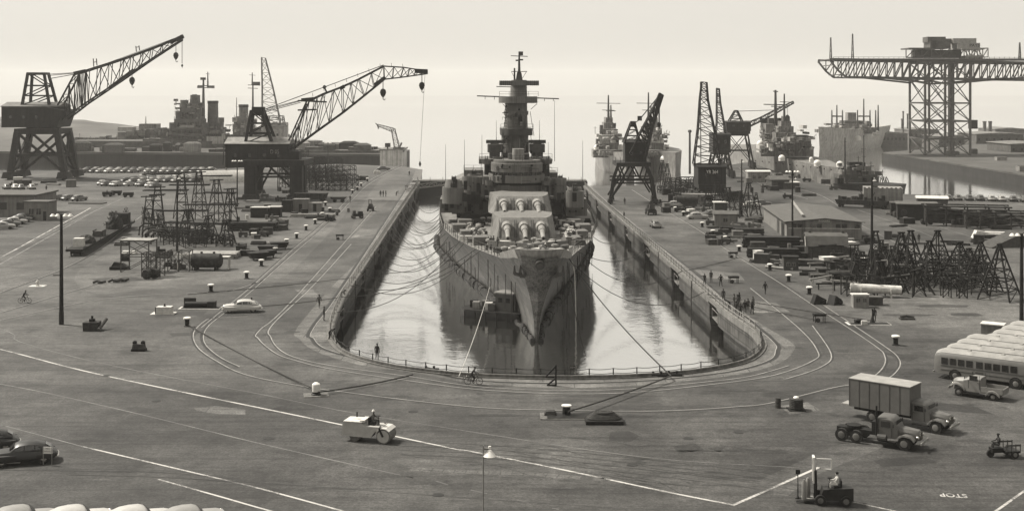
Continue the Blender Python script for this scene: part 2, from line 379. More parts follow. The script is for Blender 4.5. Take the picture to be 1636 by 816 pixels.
strip('painted_line', [(1390,330),(1500,362),(1636,405),(1760,440)], .25, M_paint2, smooth=False)
strip('painted_line', [(1376,360),(1440,392),(1530,440),(1636,490)], .3, M_paint2, smooth=False)
for a, b in (((640,758),(660,763)),((697,768),(716,774)),((752,782),(778,788)),((826,798),(845,803)),((882,811),(893,813))): strip('painted_dash', [a, b], .14, M_paint2, smooth=False)
# crane and railway tracks let into the paving: dark flangeway + polished head
def rail(px, w=.22, shine=True, z=.012):
    strip('rail_track', px, w*1.25+.05, M_steelrail, z)
    if shine:
        pts = smooth_pts([P(*p) for p in px], 6); strip('rail_track', offset_line(pts, w*.5+.09), .13, M_railshine, z, world=True, smooth=False)
Q2 = [(650,262),(595,290),(561,320),(536.6,345),(460,411),(415,451),(398,466),(358,498),(328,523),(323,546),(346,569),(380,586)]
rail(Q2); rail([(x-7,y-1) if y < 510 else (x-9, y) for x, y in Q2[:9]], .18)
rail([(395,505),(340,508),(323,514),(307,532),(314,555),(346,578),(392,599),(484,617.5),(553,627),(640,638),(765,651),(869,655),(1014,657),(1100,655),(1176,650),(1232,644),(1330,620),(1380,610),(1410,591),(1416,569),(1393,547),(1295,483.5),(1250,453.5),(1165,400.6),(1118,368),(1053,330),(1010,303)], .12)
rail([(1300,478),(1400,545),(1434,573),(1428,595),(1395,616)], .1)
rail([(600,330),(473,472),(413,527),(411,541),(438,564),(471,576),(530,590),(650,608),(760,622),(890,629),(1010,627),(1130,615),(1236,600),(1301,576),(1308,560),(1277,523),(1200,460)], .10)
rail([(560,390),(500,455),(434,518),(431,539),(447,560),(480,574),(540,586),(650,601),(757,617),(890,624),(1010,621),(1120,611),(1200,601),(1262,584)], .08)
rail([(660,285),(558,440),(498,523),(498,541),(517,557.5),(577,574),(669,590.5),(757,607),(890,612),(1010,609),(1100,602),(1180,591),(1233,575),(1243,560),(1239,546),(1190,504),(1150,470),(1090,420),(1000,350),(945,305)], .32, True, .016)
rail([(1250,605),(1262,604),(1314,586),(1330,565),(1300,520)], .1)
rail([(1050,300),(1080,318),(1130,348),(1200,392)], .2)
rail([(1200,262),(1225,285),(1270,300),(1310,312),(1340,330)], .2); rail([(1180,268),(1210,292),(1250,306),(1290,318)], .2)
rail([(0,468),(100,430),(160,398),(205,362),(260,320)], .25); rail([(0,500),(140,458),(210,440),(330,428)], .18)
rail([(0,512),(150,480),(260,470),(360,466),(420,448)], .14)
for k in range(4): strip('rail_track', [(640,705+k*7),(800,712+k*7),(980,728+k*8),(1200,752+k*9),(1300,768+k*10)], .07, M_steelrail, .012)
strip('rail_track', [(110,758),(260,762),(380,770)], .1, M_steelrail, .012); strip('rail_track', [(0,751),(140,752),(250,754),(370,763)], .07, M_steelrail, .012)
strip('rail_track', [(300,764),(520,778),(760,796),(1000,812)], .05, M_steelrail, .012)
# paving strip of light blocks
mb = MB(); bl = resample(smooth_pts([P(655,749),P(760,754),P(850,757),P(968,766)], 6), .86)
for a, b in zip(bl, bl[1:]):
    d = (b-a).normalized(); n = Vector((-d.y, d.x, 0)); b2 = b-d*.1
    if random.random() > .06: mb.poly([Vector((p.x, p.y, .008)) for p in (a-n*.42, b2-n*.42, b2+n*.42, a+n*.42)])
M_patch = ground_mat('patched_concrete', .058, .2, .2); mb.build('paving_strip', M_patch)['kind'] = 'structure'
def patch(px, m=M_patch, z=.006, name='concrete_patch'): return flat(name, [P(*p) for p in px], m, z)
patch([(1117,766),(1210,768),(1330,712),(1405,700),(1440,702),(1300,760),(1258,792),(1236,790),(1235,777),(1118,774)])
patch([(560,470),(500,470),(510,456),(552,462)]); patch([(470,462),(486,472),(478,474),(512,476),(500,462)], M_concrete, .010)
patch([(620,372),(560,380),(575,366),(618,364)], M_concrete, .010); patch([(1108,430),(1180,436),(1190,448),(1126,444)], M_concrete, .010)
patch([(1180,478),(1240,484),(1262,498),(1206,500)], M_concrete, .010); patch([(310,652),(345,648),(392,654),(392,662),(350,661),(315,656)], M_concrete, .010)
patch([(1245,648),(1290,642),(1310,655),(1262,662)], M_concrete, .010)
M_oil = ground_mat('oil_stained_asphalt', .022, .2, .3)
for q in ([(975,690),(1005,688),(1022,696),(1008,705),(972,704)], [(240,500),(330,497),(325,503),(250,508)], [(270,532),(318,530),(312,536),(275,537)], [(1075,712),(1110,708),(1125,718),(1085,724)], [(1130,715),(1160,712),(1150,722)], [(1480,640),(1560,650),(1590,662),(1500,655)], [(1400,560),(1470,570),(1450,578)], [(1395,735),(1470,728),(1500,738),(1410,746)]): patch(q, M_oil, .007, 'oil_stain')
def blob(px, py, rx, ry, m, name, seed):
    c = P(px, py); s = mpp(py); pts = []
    for k in range(26): a = k*2*math.pi/26; f = 1+.45*noise.noise(Vector((math.cos(a)*1.6+seed*7.1, math.sin(a)*1.6, seed))); pts.append(Vector((c.x+rx*s*f*math.cos(a), c.y+(ry*s*s*f*math.sin(a))*F/28, 0)))
    return flat(name, pts, m, .0065+.0001*(seed % 15))
rg = random.Random(41); M_pale = ground_mat('dusty_asphalt', .047, .2, .2); M_tar = ground_mat('tar_patch', .024, .2, .2)
for i in range(46):
    y = rg.choice((rg.uniform(620,800), rg.uniform(500,620), rg.uniform(400,520))); x = rg.uniform(0,1636)
    if 470 < x < 1290 and y < 640: continue
    blob(x, y, rg.uniform(10,48), rg.uniform(1.0,4.0), rg.choice((M_pale, M_tar, M_oil if 0 else M_tar, M_pale)), 'ground_patch', i)
for i in range(26):
    x, y = rg.uniform(620,1280), rg.uniform(690,765); strip('tyre_mark', [(x,y),(x+rg.uniform(20,70),y+rg.uniform(2,10)),(x+rg.uniform(90,200),y+rg.uniform(12,28))], .09, M_tar, .0085)
for (x, y) in ((660,657),(430,700),(1010,742),(1180,690),(250,640),(1450,600),(1100,700),(700,790),(170,600)):
    q = MB(); q.cyl(P(x,y)-Vector((0,0,.02)), P(x,y)+Vector((0,0,.018)), .42, n=18); q.build('manhole_cover', M_steelrail)['kind'] = 'structure'
# STOP painted on the road, facing drivers who come towards the camera
cu = bpy.data.curves.new('STOP', 'FONT'); cu.body = 'STOP'; cu.align_x = 'CENTER'; cu.size = 1.0
t_ = bpy.data.objects.new('tmp', cu); COL.objects.link(t_)
def text_mesh(name, body, size, m, parent=None, loc=(0,0,0), rot=(0,0,0), sx=1, sy=1, bold=0.0, extr=0.0, kind=None):
    c = bpy.data.curves.new(name, 'FONT'); c.body = body; c.align_x = 'CENTER'; c.align_y = 'CENTER'; c.size = size; c.offset = bold; c.extrude = extr; c.resolution_u = 3
    t = bpy.data.objects.new('tmp', c); COL.objects.link(t); bpy.context.view_layer.update()
    me = bpy.data.meshes.new_from_object(t); bpy.data.objects.remove(t)
    for v in me.vertices: v.co.x *= sx; v.co.y *= sy
    me.materials.clear(); me.materials.append(m)
    o = bpy.data.objects.new(name, me); COL.objects.link(o); o.location = loc; o.rotation_euler = rot
    if parent: o.parent = parent
    if kind: o['kind'] = kind
    return o
bpy.data.objects.remove(t_)
text_mesh('painted_road_word', 'STOP', 1.0, M_paint, None, P(1523,790.5)+Vector((0,0,.012)), (0,0,R(180-9)), .78, 1.15, .015, kind='structure')
# ---------------------------------------------------------------- water
m = bpy.data.materials.new('harbour_water'); m.use_nodes = True; t = m.node_tree; N = t.nodes.new; L = t.links.new
for n in list(t.nodes):
    if n.type == 'BSDF_PRINCIPLED': t.nodes.remove(n)
out = [n for n in t.nodes if n.type == 'OUTPUT_MATERIAL'][0]
g = N('ShaderNodeBsdfGlossy'); g.inputs['Color'].default_value = (.97,.97,.97,1); g.inputs['Roughness'].default_value = .07
d = N('ShaderNodeBsdfDiffuse'); d.inputs['Color'].default_value = (.02,.02,.018,1)
fr = N('ShaderNodeLayerWeight'); fr.inputs[0].default_value = .5; fm = N('ShaderNodeMapRange'); fm.inputs[1].default_value = .4; fm.inputs[2].default_value = .9; fm.inputs[3].default_value = .45; fm.inputs[4].default_value = .90; L(fr.outputs['Facing'], fm.inputs[0]); mx = N('ShaderNodeMixShader')
tc = N('ShaderNodeTexCoord')
def wn(sc, mp, det=4):
    k = N('ShaderNodeMapping'); k.inputs['Scale'].default_value = mp; L(tc.outputs['Object'], k.inputs[0])
    n = N('ShaderNodeTexNoise'); n.inputs['Scale'].default_value = sc; n.inputs['Detail'].default_value = det; L(k.outputs[0], n.inputs['Vector']); return n.outputs['Fac']
a1 = N('ShaderNodeMath'); a1.operation = 'MULTIPLY_ADD'; a1.inputs[1].default_value = .35
L(wn(1.6, (1,1.0,1)), a1.inputs[0]); L(wn(.35, (1,1.1,1), 3), a1.inputs[2])
bp = N('ShaderNodeBump'); bp.inputs['Strength'].default_value = .35; bp.inputs['Distance'].default_value = .09
L(a1.outputs[0], bp.inputs['Height']); L(bp.outputs[0], g.inputs['Normal']); L(bp.outputs[0], fr.inputs['Normal'])
L(fm.outputs[0], mx.inputs[0]); L(d.outputs[0], mx.inputs[1]); L(g.outputs[0], mx.inputs[2]); L(mx.outputs[0], out.inputs['Surface'])
mb = MB(); mb.poly([(-9000,60,-4), (9000,60,-4), (9000,20000,-4), (-9000,20000,-4)]); mb.build('water', m)['kind'] = 'structure'
# ---------------------------------------------------------------- haze
hz = MB(); hz.rbox(-2600, 2600, -160, 3600, -9.5, 95); hm = bpy.data.materials.new('haze'); hm.use_nodes = True; ht = hm.node_tree
for n in list(ht.nodes):
    if n.type == 'BSDF_PRINCIPLED': ht.nodes.remove(n)
pv = ht.nodes.new('ShaderNodeVolumePrincipled'); pv.inputs['Color'].default_value = (1,.98,.95,1); pv.inputs['Density'].default_value = .00009; pv.inputs['Anisotropy'].default_value = .1
ht.links.new(pv.outputs[0], [n for n in ht.nodes if n.type == 'OUTPUT_MATERIAL'][0].inputs['Volume'])
hz.build('haze', hm)['kind'] = 'stuff'
# ================================================================== BATTLESHIP
BX, BY, BZ = 3.16, 162.0, -4.0; SK = -0.027
ship = thing('battleship', 'huge grey battleship lying bow-on in the flooded dry dock', 'battleship', (BX, BY, BZ))
def SL(px, py, yd):
    p = PD(px, py, BY+yd); return Vector((p.x-BX-SK*yd, yd, p.z-BZ))
def shx(mb): mb.M = Matrix(((1, SK, 0, 0), (0, 1, 0, 0), (0, 0, 1, 0), (0, 0, 0, 1))); return mb
def lerp_tab(tab, x):
    for (a, b), (c, d) in zip(tab, tab[1:]):
        if x <= c: return b+(d-b)*(x-a)/(c-a)
    return tab[-1][1]
WLB = [(0,.25),(10,1.0),(23,2.5),(49,7.4),(74,12.0),(100,15.6),(130,16.2),(190,16),(225,11),(240,5)]
DKB = [(-8,2.3),(-5,3.2),(0,4.2),(12,5.7),(25,7.6),(43,11.1),(64,13.9),(91,15.4),(110,16),(190,16),(225,12.5),(240,7)]
DKZ = [(-8,11.9),(0,10.7),(14,9.5),(29,8.6),(49,8.0),(76,7.6),(240,7.5)]
ys = [0,2,5,9,14,20,29,38,49,60,76,88,100,130,190,225,240]
NV = 9; hull = shx(MB()); ringsL = []
for k, y in enumerate(ys):
    ring = []
    for j in range(NV):
        t = -.12+1.12*j/(NV-1); tt = max(t, 0)
        ahead = -8*tt**1.35*max(0, 1-y/22.0)           # clipper stem
        yy = y+ahead
        dz = lerp_tab(DKZ, yy); e = 1+1.5*max(0, 1-y/50.0)
        wl, dk = lerp_tab(WLB, y), lerp_tab(DKB, yy if j == NV-1 else y+ahead)
        hb = wl+(dk-wl)*tt**e
        ring.append((hb, yy, dz*t if t > 0 else 10*t))
    ringsL.append(ring)
for side in (-1, 1):
    hull.loft([[(side*h, y, z) for h, y, z in r] for r in ringsL], closed=False, cap=False)
# stem plate, blunt bulwark front
st = ringsL[0]
hull.loft([[(-h, y, z) for h, y, z in st], [(0, y-.15-h*.35, z) for h, y, z in st], [(h, y, z) for h, y, z in st]], closed=False, cap=False)
# transom
hull.loft([[(-h, y, z) for h, y, z in ringsL[-1]], [(h, y, z) for h, y, z in ringsL[-1]]], closed=False, cap=False)
hull.build('hull', M_hull, ship, smooth=True)
dk = shx(MB()); I = [[(-r[-1][0], r[-1][1], r[-1][2]-.02) for r in ringsL], [(r[-1][0], r[-1][1], r[-1][2]-.02) for r in ringsL]]
dk.loft(I, closed=False, cap=False); dk.build('deck', M_deck, ship)
# bow bulwark
bw_ = shx(MB()); pr = []
for i in range(-9, 10):
    a = i/9; x = 3.0*a; y = -8.6+1.2*a*a if abs(a) < .99 else -7.4
    pr.append((x, y))
top = [(x*1.04, y-.15, 12.9) for x, y in pr]; bot = [(x*.82, y+.15, 11.7) for x, y in pr]; inn_ = [(x*.98, y+.25, 12.9) for x, y in pr]; inb = [(x*.8, y+.4, 11.7) for x, y in pr]
bw_.loft([bot, top, inn_, inb], closed=False, cap=False)
for s in (-1, 1): bw_.hexa([(s*2.5,-7.2,11.7),(s*2.62,-7.2,11.7),(s*4.7,2,10.5),(s*4.55,2,10.5),(s*3.0,-7.3,12.9),(s*3.12,-7.3,12.9),(s*4.75,2,11.2),(s*4.6,2,11.2)])
bw_.build('bow_bulwark', M_navy_l, ship, smooth=True)
q = shx(MB()); q.lathe([(.3,0),(.55,.05),(.55,.3),(.3,.35)], (0,0,0), 12); 
q = shx(MB()); q.cyl((0,-8.2,11.3),(0,-9.0,11.0),.55,.6,12); q.cyl((0,-9.0,11.0),(0,-9.1,10.95),.35,.35,12); q.build('bullnose', M_navy_d, ship, smooth=True)
for s in (-1, 1):
    a = shx(MB()); c = Vector((s*2.3, -6.3, 10.0))
    a.box((s*1.7,-4.6,9.0),(1.3,1.6,1.9), 0, .8); a.build('anchor_bolster', M_hull, ship)
    a = shx(MB()); a.beam(c+Vector((-s*.2,0,1.3)), c+Vector((s*.1,-.1,-.5)), .4, .4); a.beam(c+Vector((-s*.9,-.1,-1.0)), c+Vector((s*1.1,-.1,-.4)), .6, .5)
    a.loft([[c+Vector((s*u,-.2,v)) for u, v in ((k-.28,-.9),(k+.28,-.8),(k+.12,.75),(k-.12,.75))]+[] for k in (-.8,)]+[[c+Vector((s*u,.1,v)) for u, v in ((k-.28,-.9),(k+.28,-.8),(k+.12,.75),(k-.12,.75))] for k in (-.8,)])
    a.loft([[c+Vector((s*u,-.2,v)) for u, v in ((k-.28,-.6),(k+.28,-.5),(k+.12,.95),(k-.12,.95))] for k in (1.0,)]+[[c+Vector((s*u,.1,v)) for u, v in ((k-.28,-.6),(k+.28,-.5),(k+.12,.95),(k-.12,.95))] for k in (1.0,)])
    for i_, v_ in enumerate(a.v): a.v[i_] = Vector((c.x+SK*c.y+(v_.x-c.x-SK*c.y)*.72, v_.y, c.z+(v_.z-c.z)*.72))
    a.build('anchor', M_navy_d, ship)
    a = shx(MB()); a.tube([(s*2.2,-6.4,11.7),(s*.9,0,12.3),(s*1.3,10,11.5)], .13, 6); a.build('anchor_chain', M_black, ship)
# dark weld and drain streaks: thin pipes hanging down the side as in the photograph
for s in (-1, 1):
    for k in range(26):
        y = 4+k*2.7; wl, dkk = lerp_tab(WLB, y), lerp_tab(DKB, y); z1 = lerp_tab(DKZ, y); e = 1+1.5*max(0, 1-y/50.)
        f0, f1 = random.uniform(.12,.4), random.uniform(.5,.9)
        tp = max(f1, .7); X = s*(wl+(dkk-wl)*tp**e+.12); Y = y-8*tp**1.35*max(0,1-y/22.)
        if random.random() < .85: a = shx(MB()); a.tube([(X, Y, z1*f1), (X+.05, Y, z1*(f0+f1)/2), (X-.06, Y, z1*f0)], random.uniform(.03,.06), 4); a.build('hose', M_black, ship)
# breakwater, rails
rl = {-1: shx(MB()), 1: shx(MB())}
for s in (-1, 1):
    prev = None
    for y in range(4, 120, 3):
        b = lerp_tab(DKB, y)-.15; z = lerp_tab(DKZ, y); p = Vector((s*b, y, z)); rl[s].beam(p, p+Vector((0,0,1.15)), .09)
        if prev:
            for hh in (.6, 1.12): rl[s].beam(prev+Vector((0,0,hh)), p+Vector((0,0,hh)), .05)
        prev = p
    rl[s].build('deck_railing', M_navy_d, ship)
bk = shx(MB()); bk.hexa([(-6,27,8.5),(0,22,8.7),(0,22.4,8.7),(-6,27.4,8.5),(-6,27,9.9),(0,22,10),(0,22.4,10),(-6,27.4,9.9)]); bk.hexa([(6,27,8.5),(0,22,8.7),(0,22.4,8.7),(6,27.4,8.5),(6,27,9.9),(0,22,10),(0,22.4,10),(6,27.4,9.9)]); bk.build('breakwater', M_navy, ship)
# gun turrets
def turret(yf, zb, hw, h, name='gun_turret', elev=(0,0,0), xo=0):
    tm = shx(MB()); wf, wm = hw*.86, hw
    # plan polygon: sloping face plate, straight sides, rounded back
    bot = [(-wf,yf),(wf,yf),(wm,yf+3.5),(wm,yf+11),(wm*.6,yf+14.5),(-wm*.6,yf+14.5),(-wm,yf+11),(-wm,yf+3.5)]
    top_ = [(-wf*.80,yf+3.0),(wf*.80,yf+3.0),(wm*.86,yf+5.0),(wm*.95,yf+11),(wm*.55,yf+14.2),(-wm*.55,yf+14.2),(-wm*.95,yf+11),(-wm*.86,yf+5.0)]
    tm.loft([[(x+xo,y,zb+.1) for x,y in bot], [(x+xo,y,zb+h-(.15 if i<2 else 0)) for i,(x,y) in enumerate(top_)]])
    t = tm.build('gun_turret', M_navy_t, ship)
    bb = shx(MB()); bb.cyl((xo,yf+7.5,zb-2.6),(xo,yf+7.5,zb+.12), hw*.8, n=28); bb.build('barbette', M_navy, ship, smooth=True)
    rf = shx(MB()); 
    for s in (-1, 1): rf.cyl((s*hw*.97+xo,yf+9.5,zb+h*.7),(s*(hw+.6)+xo,yf+9.5,zb+h*.7), .4, n=8)
    rf.build('rangefinder', M_navy_d, t)
    for i, gx in enumerate((-hw*.52, 0, hw*.52)):
        gx += xo; b = shx(MB()); z = zb+h*.58; dz = -1.1-elev[i]
        b.cyl((gx,yf+1.9,z),(gx,yf+.6,z-.15), .95, .82, 14)
        b.cyl((gx,yf+.6,z-.15),(gx-0.0,yf-1.7,z+dz*.35), .62, .52, 14); b.cyl((gx,yf-1.7,z+dz*.35),(gx,yf-5.5,z+dz), .44, .32, 14)
        g = b.build('gun_barrel', M_navy_l, t, smooth=True)
        b = shx(MB()); b.cyl((gx,yf-5.5,z+dz),(gx,yf-5.56,z+dz-.01), .20, .20, 10); b.build('muzzle', M_black, g)
        b = shx(MB()); b.lathe([(1.02,0),(1.1,.08),(1.02,.16)], (0,0,0), 14)
        for sx in (-1.25, 1.25): b = shx(MB()); b.beam((gx+sx, yf+.25, zb+.5),(gx+sx, yf+2.4, zb+h-.5), .14, .1); b.build('face_seam', M_navy_d, t)
    return t
M_navy_t = mat('turret_grey_paint', .12, .6, .18, .6, streak=1.2)
turret(42, 8.1, 5.4, 3.6)
turret(59, 10.7, 5.7, 3.1, elev=(-.3,-.2,-.1))
# ---- superstructure from measured front outline at depth
def sbox(name, m, x0, x1, y0, y1, yd, dep, parent=None, rnd=False, smooth=False, taper=1.0):
    a, b = SL(x0, y1, yd), SL(x1, y0, yd); q = shx(MB())
    if rnd:
        n = 14; hw = (b.x-a.x)/2; cx = (a.x+b.x)/2; pl = [(cx-hw*math.cos(math.pi*k/n), yd+min(hw, rnd)*(1-math.sin(math.pi*k/n))) for k in range(n+1)]
        pl += [(b.x, yd+dep), (a.x, yd+dep)]; q.prism(pl, a.z, b.z, taper)
    else: q.box(((a.x+b.x)/2, yd+dep/2, a.z), (b.x-a.x, dep, b.z-a.z), 0, taper)
    return q.build(name, m, parent or ship, smooth=bool(rnd))
# lower decks aft of turrets
for (x0,x1,y0,y1,yd,dep,m) in ((722,930,322,342,80,60,M_navy),(740,915,308,324,84,50,M_navy),(768,881,296,315,76,40,M_navy),(703,742,318,340,74,8,M_navy),(905,938,318,345,74,8,M_navy),
        (772,792,282,300,77,10,M_navy),(862,880,284,300,77,10,M_navy),(735,770,308,326,79,6,M_navy_d),(885,905,310,330,79,6,M_navy_d)):
    sbox('deckhouse', m, x0, x1, y0, y1, yd, dep)
sbox('bridge_base', M_navy, 789, 862, 296, 313, 73.5, 12, rnd=3)
b = sbox('bridge_gallery', M_navy_l if 0 else M_navy, 781, 873, 281.5, 293, 72, 16, rnd=6); sbox('shaded_recess', M_black, 786, 868, 292.5, 297, 73.4, 10, b, rnd=5)  # black band under the gallery: its shade is painted in
w_ = sbox('bridge_window_band', M_glass, 788, 867, 275.5, 282, 73.0, 12, rnd=5.5)
for k in range(15):
    a = math.pi*(k+.5)/15; c = SL(827.5, 279, 73); hw = 4.75; q = shx(MB()); x = c.x-hw*math.cos(a)*.99; y = 73+min(hw,5.5)*(1-math.sin(a))-.04
    z0 = SL(0,282,73).z; q.beam((x,y,z0),(x,y,z0+.8), .12); q.build('window_mullion', M_navy, w_)
sbox('pilot_house', M_navy, 785, 869, 262.5, 276, 72.4, 14, rnd=6)
sbox('bridge_roof', M_navy, 789, 865, 257, 263, 73.5, 14, rnd=4.5)
for (x0,x1,y0,y1,yd,dep,m) in ((765,803,254,262,82,9,M_navy),(849,882,254,262,82,9,M_navy),(774,786,262,282,82,8,M_navy_d),(868,878,262,284,82,8,M_navy_d),
        (741,772,272,279,92,9,M_navy),(741,776,279,283,92,8,M_navy_l),(872,891,276,285,92,9,M_navy)):
    sbox('side_platform', m, x0, x1, y0, y1, yd, dep)
sbox('armoured_lookout', M_navy_l, 819, 838, 238, 258, 76, 2.2, rnd=1.1)
sbox('lookout_shroud', M_navy_d, 812, 846, 246, 258, 78, 3, rnd=1.1)
# secondary directors
for (x0, x1, yt, yb, yd) in ((779,802,228,256,84),(847,871,228,256,84)):
    c = sbox('gun_director_tower', M_navy_d, x0+3, x1-3, yt+14, yb, yd, 4, rnd=1.2); sbox('director_cab', M_navy_d, x0, x1, yt+3, yt+16, yd-.3, 4.5, c, rnd=.8)
    e = SL((x0+x1)/2, yt+3, yd); q = shx(MB()); q.box((e.x, yd+2, e.z), (1.6,1.4,.8)); q.cyl((e.x-1.7,yd+2,e.z+.5),(e.x+1.7,yd+2,e.z+.5), .35, n=8); q.build('rangefinder', M_navy_d, c)
# fire-control tower
twr = sbox('conning_tower', M_navy, 802, 845, 214, 258, 86, 8, rnd=3)
sbox('tower_platform', M_navy_d, 800, 852, 206.5, 217, 84.5, 11, twr, rnd=3.5)
sbox('tower_shaft', M_navy, 807, 844, 163, 207, 86.5, 7, twr, rnd=2.2, taper=.93)
sbox('tower_collar', M_navy, 806, 845, 178, 184, 86.2, 7.4, twr, rnd=2.4)
sbox('tower_top_platform', M_navy, 798, 860, 154.5, 165, 85, 10, twr, rnd=3.5)
sbox('upper_shaft', M_navy, 816, 843, 136, 155, 87, 6, twr, rnd=1.8, taper=.93)
sbox('director_head', M_navy, 818, 842, 128, 137, 86.5, 5.5, twr, rnd=1.5)
q = shx(MB()); a, c = SL(798, 133, 86.2), SL(861, 133, 86.2); q.beam(a, c, .5, .95); q.build('main_rangefinder', M_navy, twr)
for sx in (-1, 1):
    q = shx(MB()); c = SL(829+sx*12, 133, 86.1); e = SL(829+sx*31, 133, 86.1)
    for k in range(7): p = c.lerp(e, k/6); q.beam(p+Vector((0,-.3,-.5)), p+Vector((0,-.3,.5)), .06)
    q.build('rangefinder_grating', M_navy_d, twr)
q = shx(MB()); q.beam(SL(762,153.5,89), SL(893,158,89), .22); q.beam(SL(793,138.5,89), SL(842,140,89), .16)
for x in (775,790,870,884): p = SL(x, 154.5+(x-762)*.03, 89); q.beam(p, p+Vector((0,0,-.5)), .1)
q.build('yardarm', M_black, twr)
ms = shx(MB()); b0, b1 = SL(829.5,130,89), SL(829.5,84,89)
ms.cyl(b0, b1, .34, .14, 8); ms.cyl(SL(822,131,89), SL(822,109,89), .2, .16, 6); ms.box((b0.x, 89, b0.z), (1.4,1.4,1.8), 0, .6)
ms.beam(SL(817,114.5,89), SL(842,114.5,89), .14); ms.beam(SL(816,89.5,89), SL(843,90.5,89), .14); ms.beam(SL(841,115,89), SL(833,128,89), .08); ms.beam(SL(817,115,89), SL(824,128,89), .08)
ms.box(SL(832,89,89), (.9,.7,.8)); ms.box(SL(826.5,98,89), (.7,.4,.3)); ms.box(SL(833,97,89), (.7,.4,.3)); ms.box(SL(829.5,123,89), (1.0,.8,.5)); ms.build('mast', M_navy_d, twr)
q = shx(MB())
for (a, b) in (((803,216),(810,175)),((853,217),(847,178)),((812,175),(803,166)),((848,175),(858,166)),((800,255),(806,217)),((852,255),(848,217))): q.beam(SL(*a,86), SL(*b,86), .1)
for k in range(10): p = SL(806,206-k*4.4,85.8); q.beam(p, p+Vector((.5,0,0)), .08)
q.beam(SL(802.5,180.5,85.5), SL(812,180.5,85.5), .8, .15); q.build('ladder', M_black, twr)
# secondary mounts and gun tubs
def tub(x0,x1,y0,y1,yd,m=M_navy,lean=1.0, guns=True):
    a, b = SL(x0,y1,yd), SL(x1,y0,yd); r = (b.x-a.x)/2; cx = (a.x+b.x)/2; q = shx(MB())
    q.lathe([(r*lean,0),(r,b.z-a.z),(r*.86,b.z-a.z),(r*.84,b.z-a.z-.5)], (cx, yd+r, a.z), 20); o = q.build('gun_tub', m, ship, smooth=True)
    q = shx(MB()); q.box((cx, yd+r-.3, b.z-.6), (.9,.9,1.3))
    for s in (-.3, .3): q.cyl((cx+s, yd+r-.4, b.z+.3), (cx+s, yd-.6, b.z+1.0), .09, .06, 6)
    if guns: q.build('anti_aircraft_gun', M_navy_d, o)
    return o
tub(706,741,300,326,70,lean=1.0); tub(712,738,289,301,72,lean=1.25); tub(738,771,283,311,76,guns=False); tub(881,906,285,318,76,guns=False); tub(905,934,306,332,70); 
tub(908,930,300,306,73,guns=True,lean=1.1); tub(747,768,279,284,84); tub(888,903,287,292,84)
for x, y in ((727,300),(742,322),(756,320),(893,322),(918,322)):
    c = SL(x, y, 69.6); q = shx(MB()); q.box((c.x, 70, c.z), (.8,.4,1.6)); q.build('doorway', M_black, ship)
# after superstructure seen behind the tower
sbox('funnel', M_navy, 808, 846, 225, 262, 108, 10, rnd=4)
# deck clutter: winches, ventilators, boats, lockers, canvas
def dz_(y): return lerp_tab(DKZ, y)
rr = random.Random(5)
for i in range(130):
    y = rr.uniform(0, 76); hb = lerp_tab(DKB, y)-1.3; x = rr.uniform(-hb, hb)
    if abs(x) < 6.6 and y > 33: x = (7.6 if x > 0 else -7.6)+rr.uniform(-.6,.6)*1.5
    if abs(x) > hb: continue
    q = shx(MB()); k = rr.random(); z = dz_(y)
    if k < .3: q.lathe([(.35,0),(.3,.7),(.55,.9),(.5,1.15),(.1,1.25)], (x,y,z), 10); nm = 'ventilator'; mm = M_navy_l
    elif k < .55: q.box((x,y,z), (rr.uniform(.7,2),rr.uniform(.6,1.4),rr.uniform(.5,1.2)), rr.random()); nm = 'deck_locker'; mm = rr.choice((M_navy, M_navy_d, M_cream))
    elif k < .75: q.cyl((x-.5,y,z+.5),(x+.5,y,z+.5), .42, n=10); q.box((x,y,z),(1.3,.4,.5)); nm = 'winch'; mm = M_black
    elif k < .9:
        for s in (-.3,.3): q.lathe([(.2,0),(.16,.6),(.24,.65),(.2,.8)], (x+s,y,z), 8)
        nm = 'bitts'; mm = M_navy_d
    else: q.lathe([(.7,0),(.72,.3),(.4,.35),(.35,.1)], (x,y,z), 12); nm = 'rope_coil'; mm = M_wood
    q.build(nm, mm, ship, smooth=True)
for s in (-1, 1):
    for (x, y) in ((9.5,34),(10.5,46),(11.5,58),(10,68)):
        q = shx(MB()); q.box((s*min(x, lerp_tab(DKB,y)-2.2), y, dz_(y)), (2.4,3.0,1.3), .1); q.build('deck_locker', M_navy, ship)
for (x,y,l) in ((-9.5,38,2.4),(-9,52,2.8),(9.2,56,2.6),(10.5,64,2.2),(-4,28,3),(4,27,2.4),(8.2,30,1.8)):
    q = shx(MB()); q.loft([[(x-l*.5*f, y+o, dz_(y)+.2), (x-l*.5*f, y+o+.9, dz_(y)+.2), (x-l*.4*f, y+o+.8, dz_(y)+1.0), (x-l*.4*f, y+o+.1, dz_(y)+1.0)] for f, o in ((1,0),(0,-.1),(-1,0))]); q.build('canvas_cover', M_cream if l > 2.3 else M_navy_d, ship)

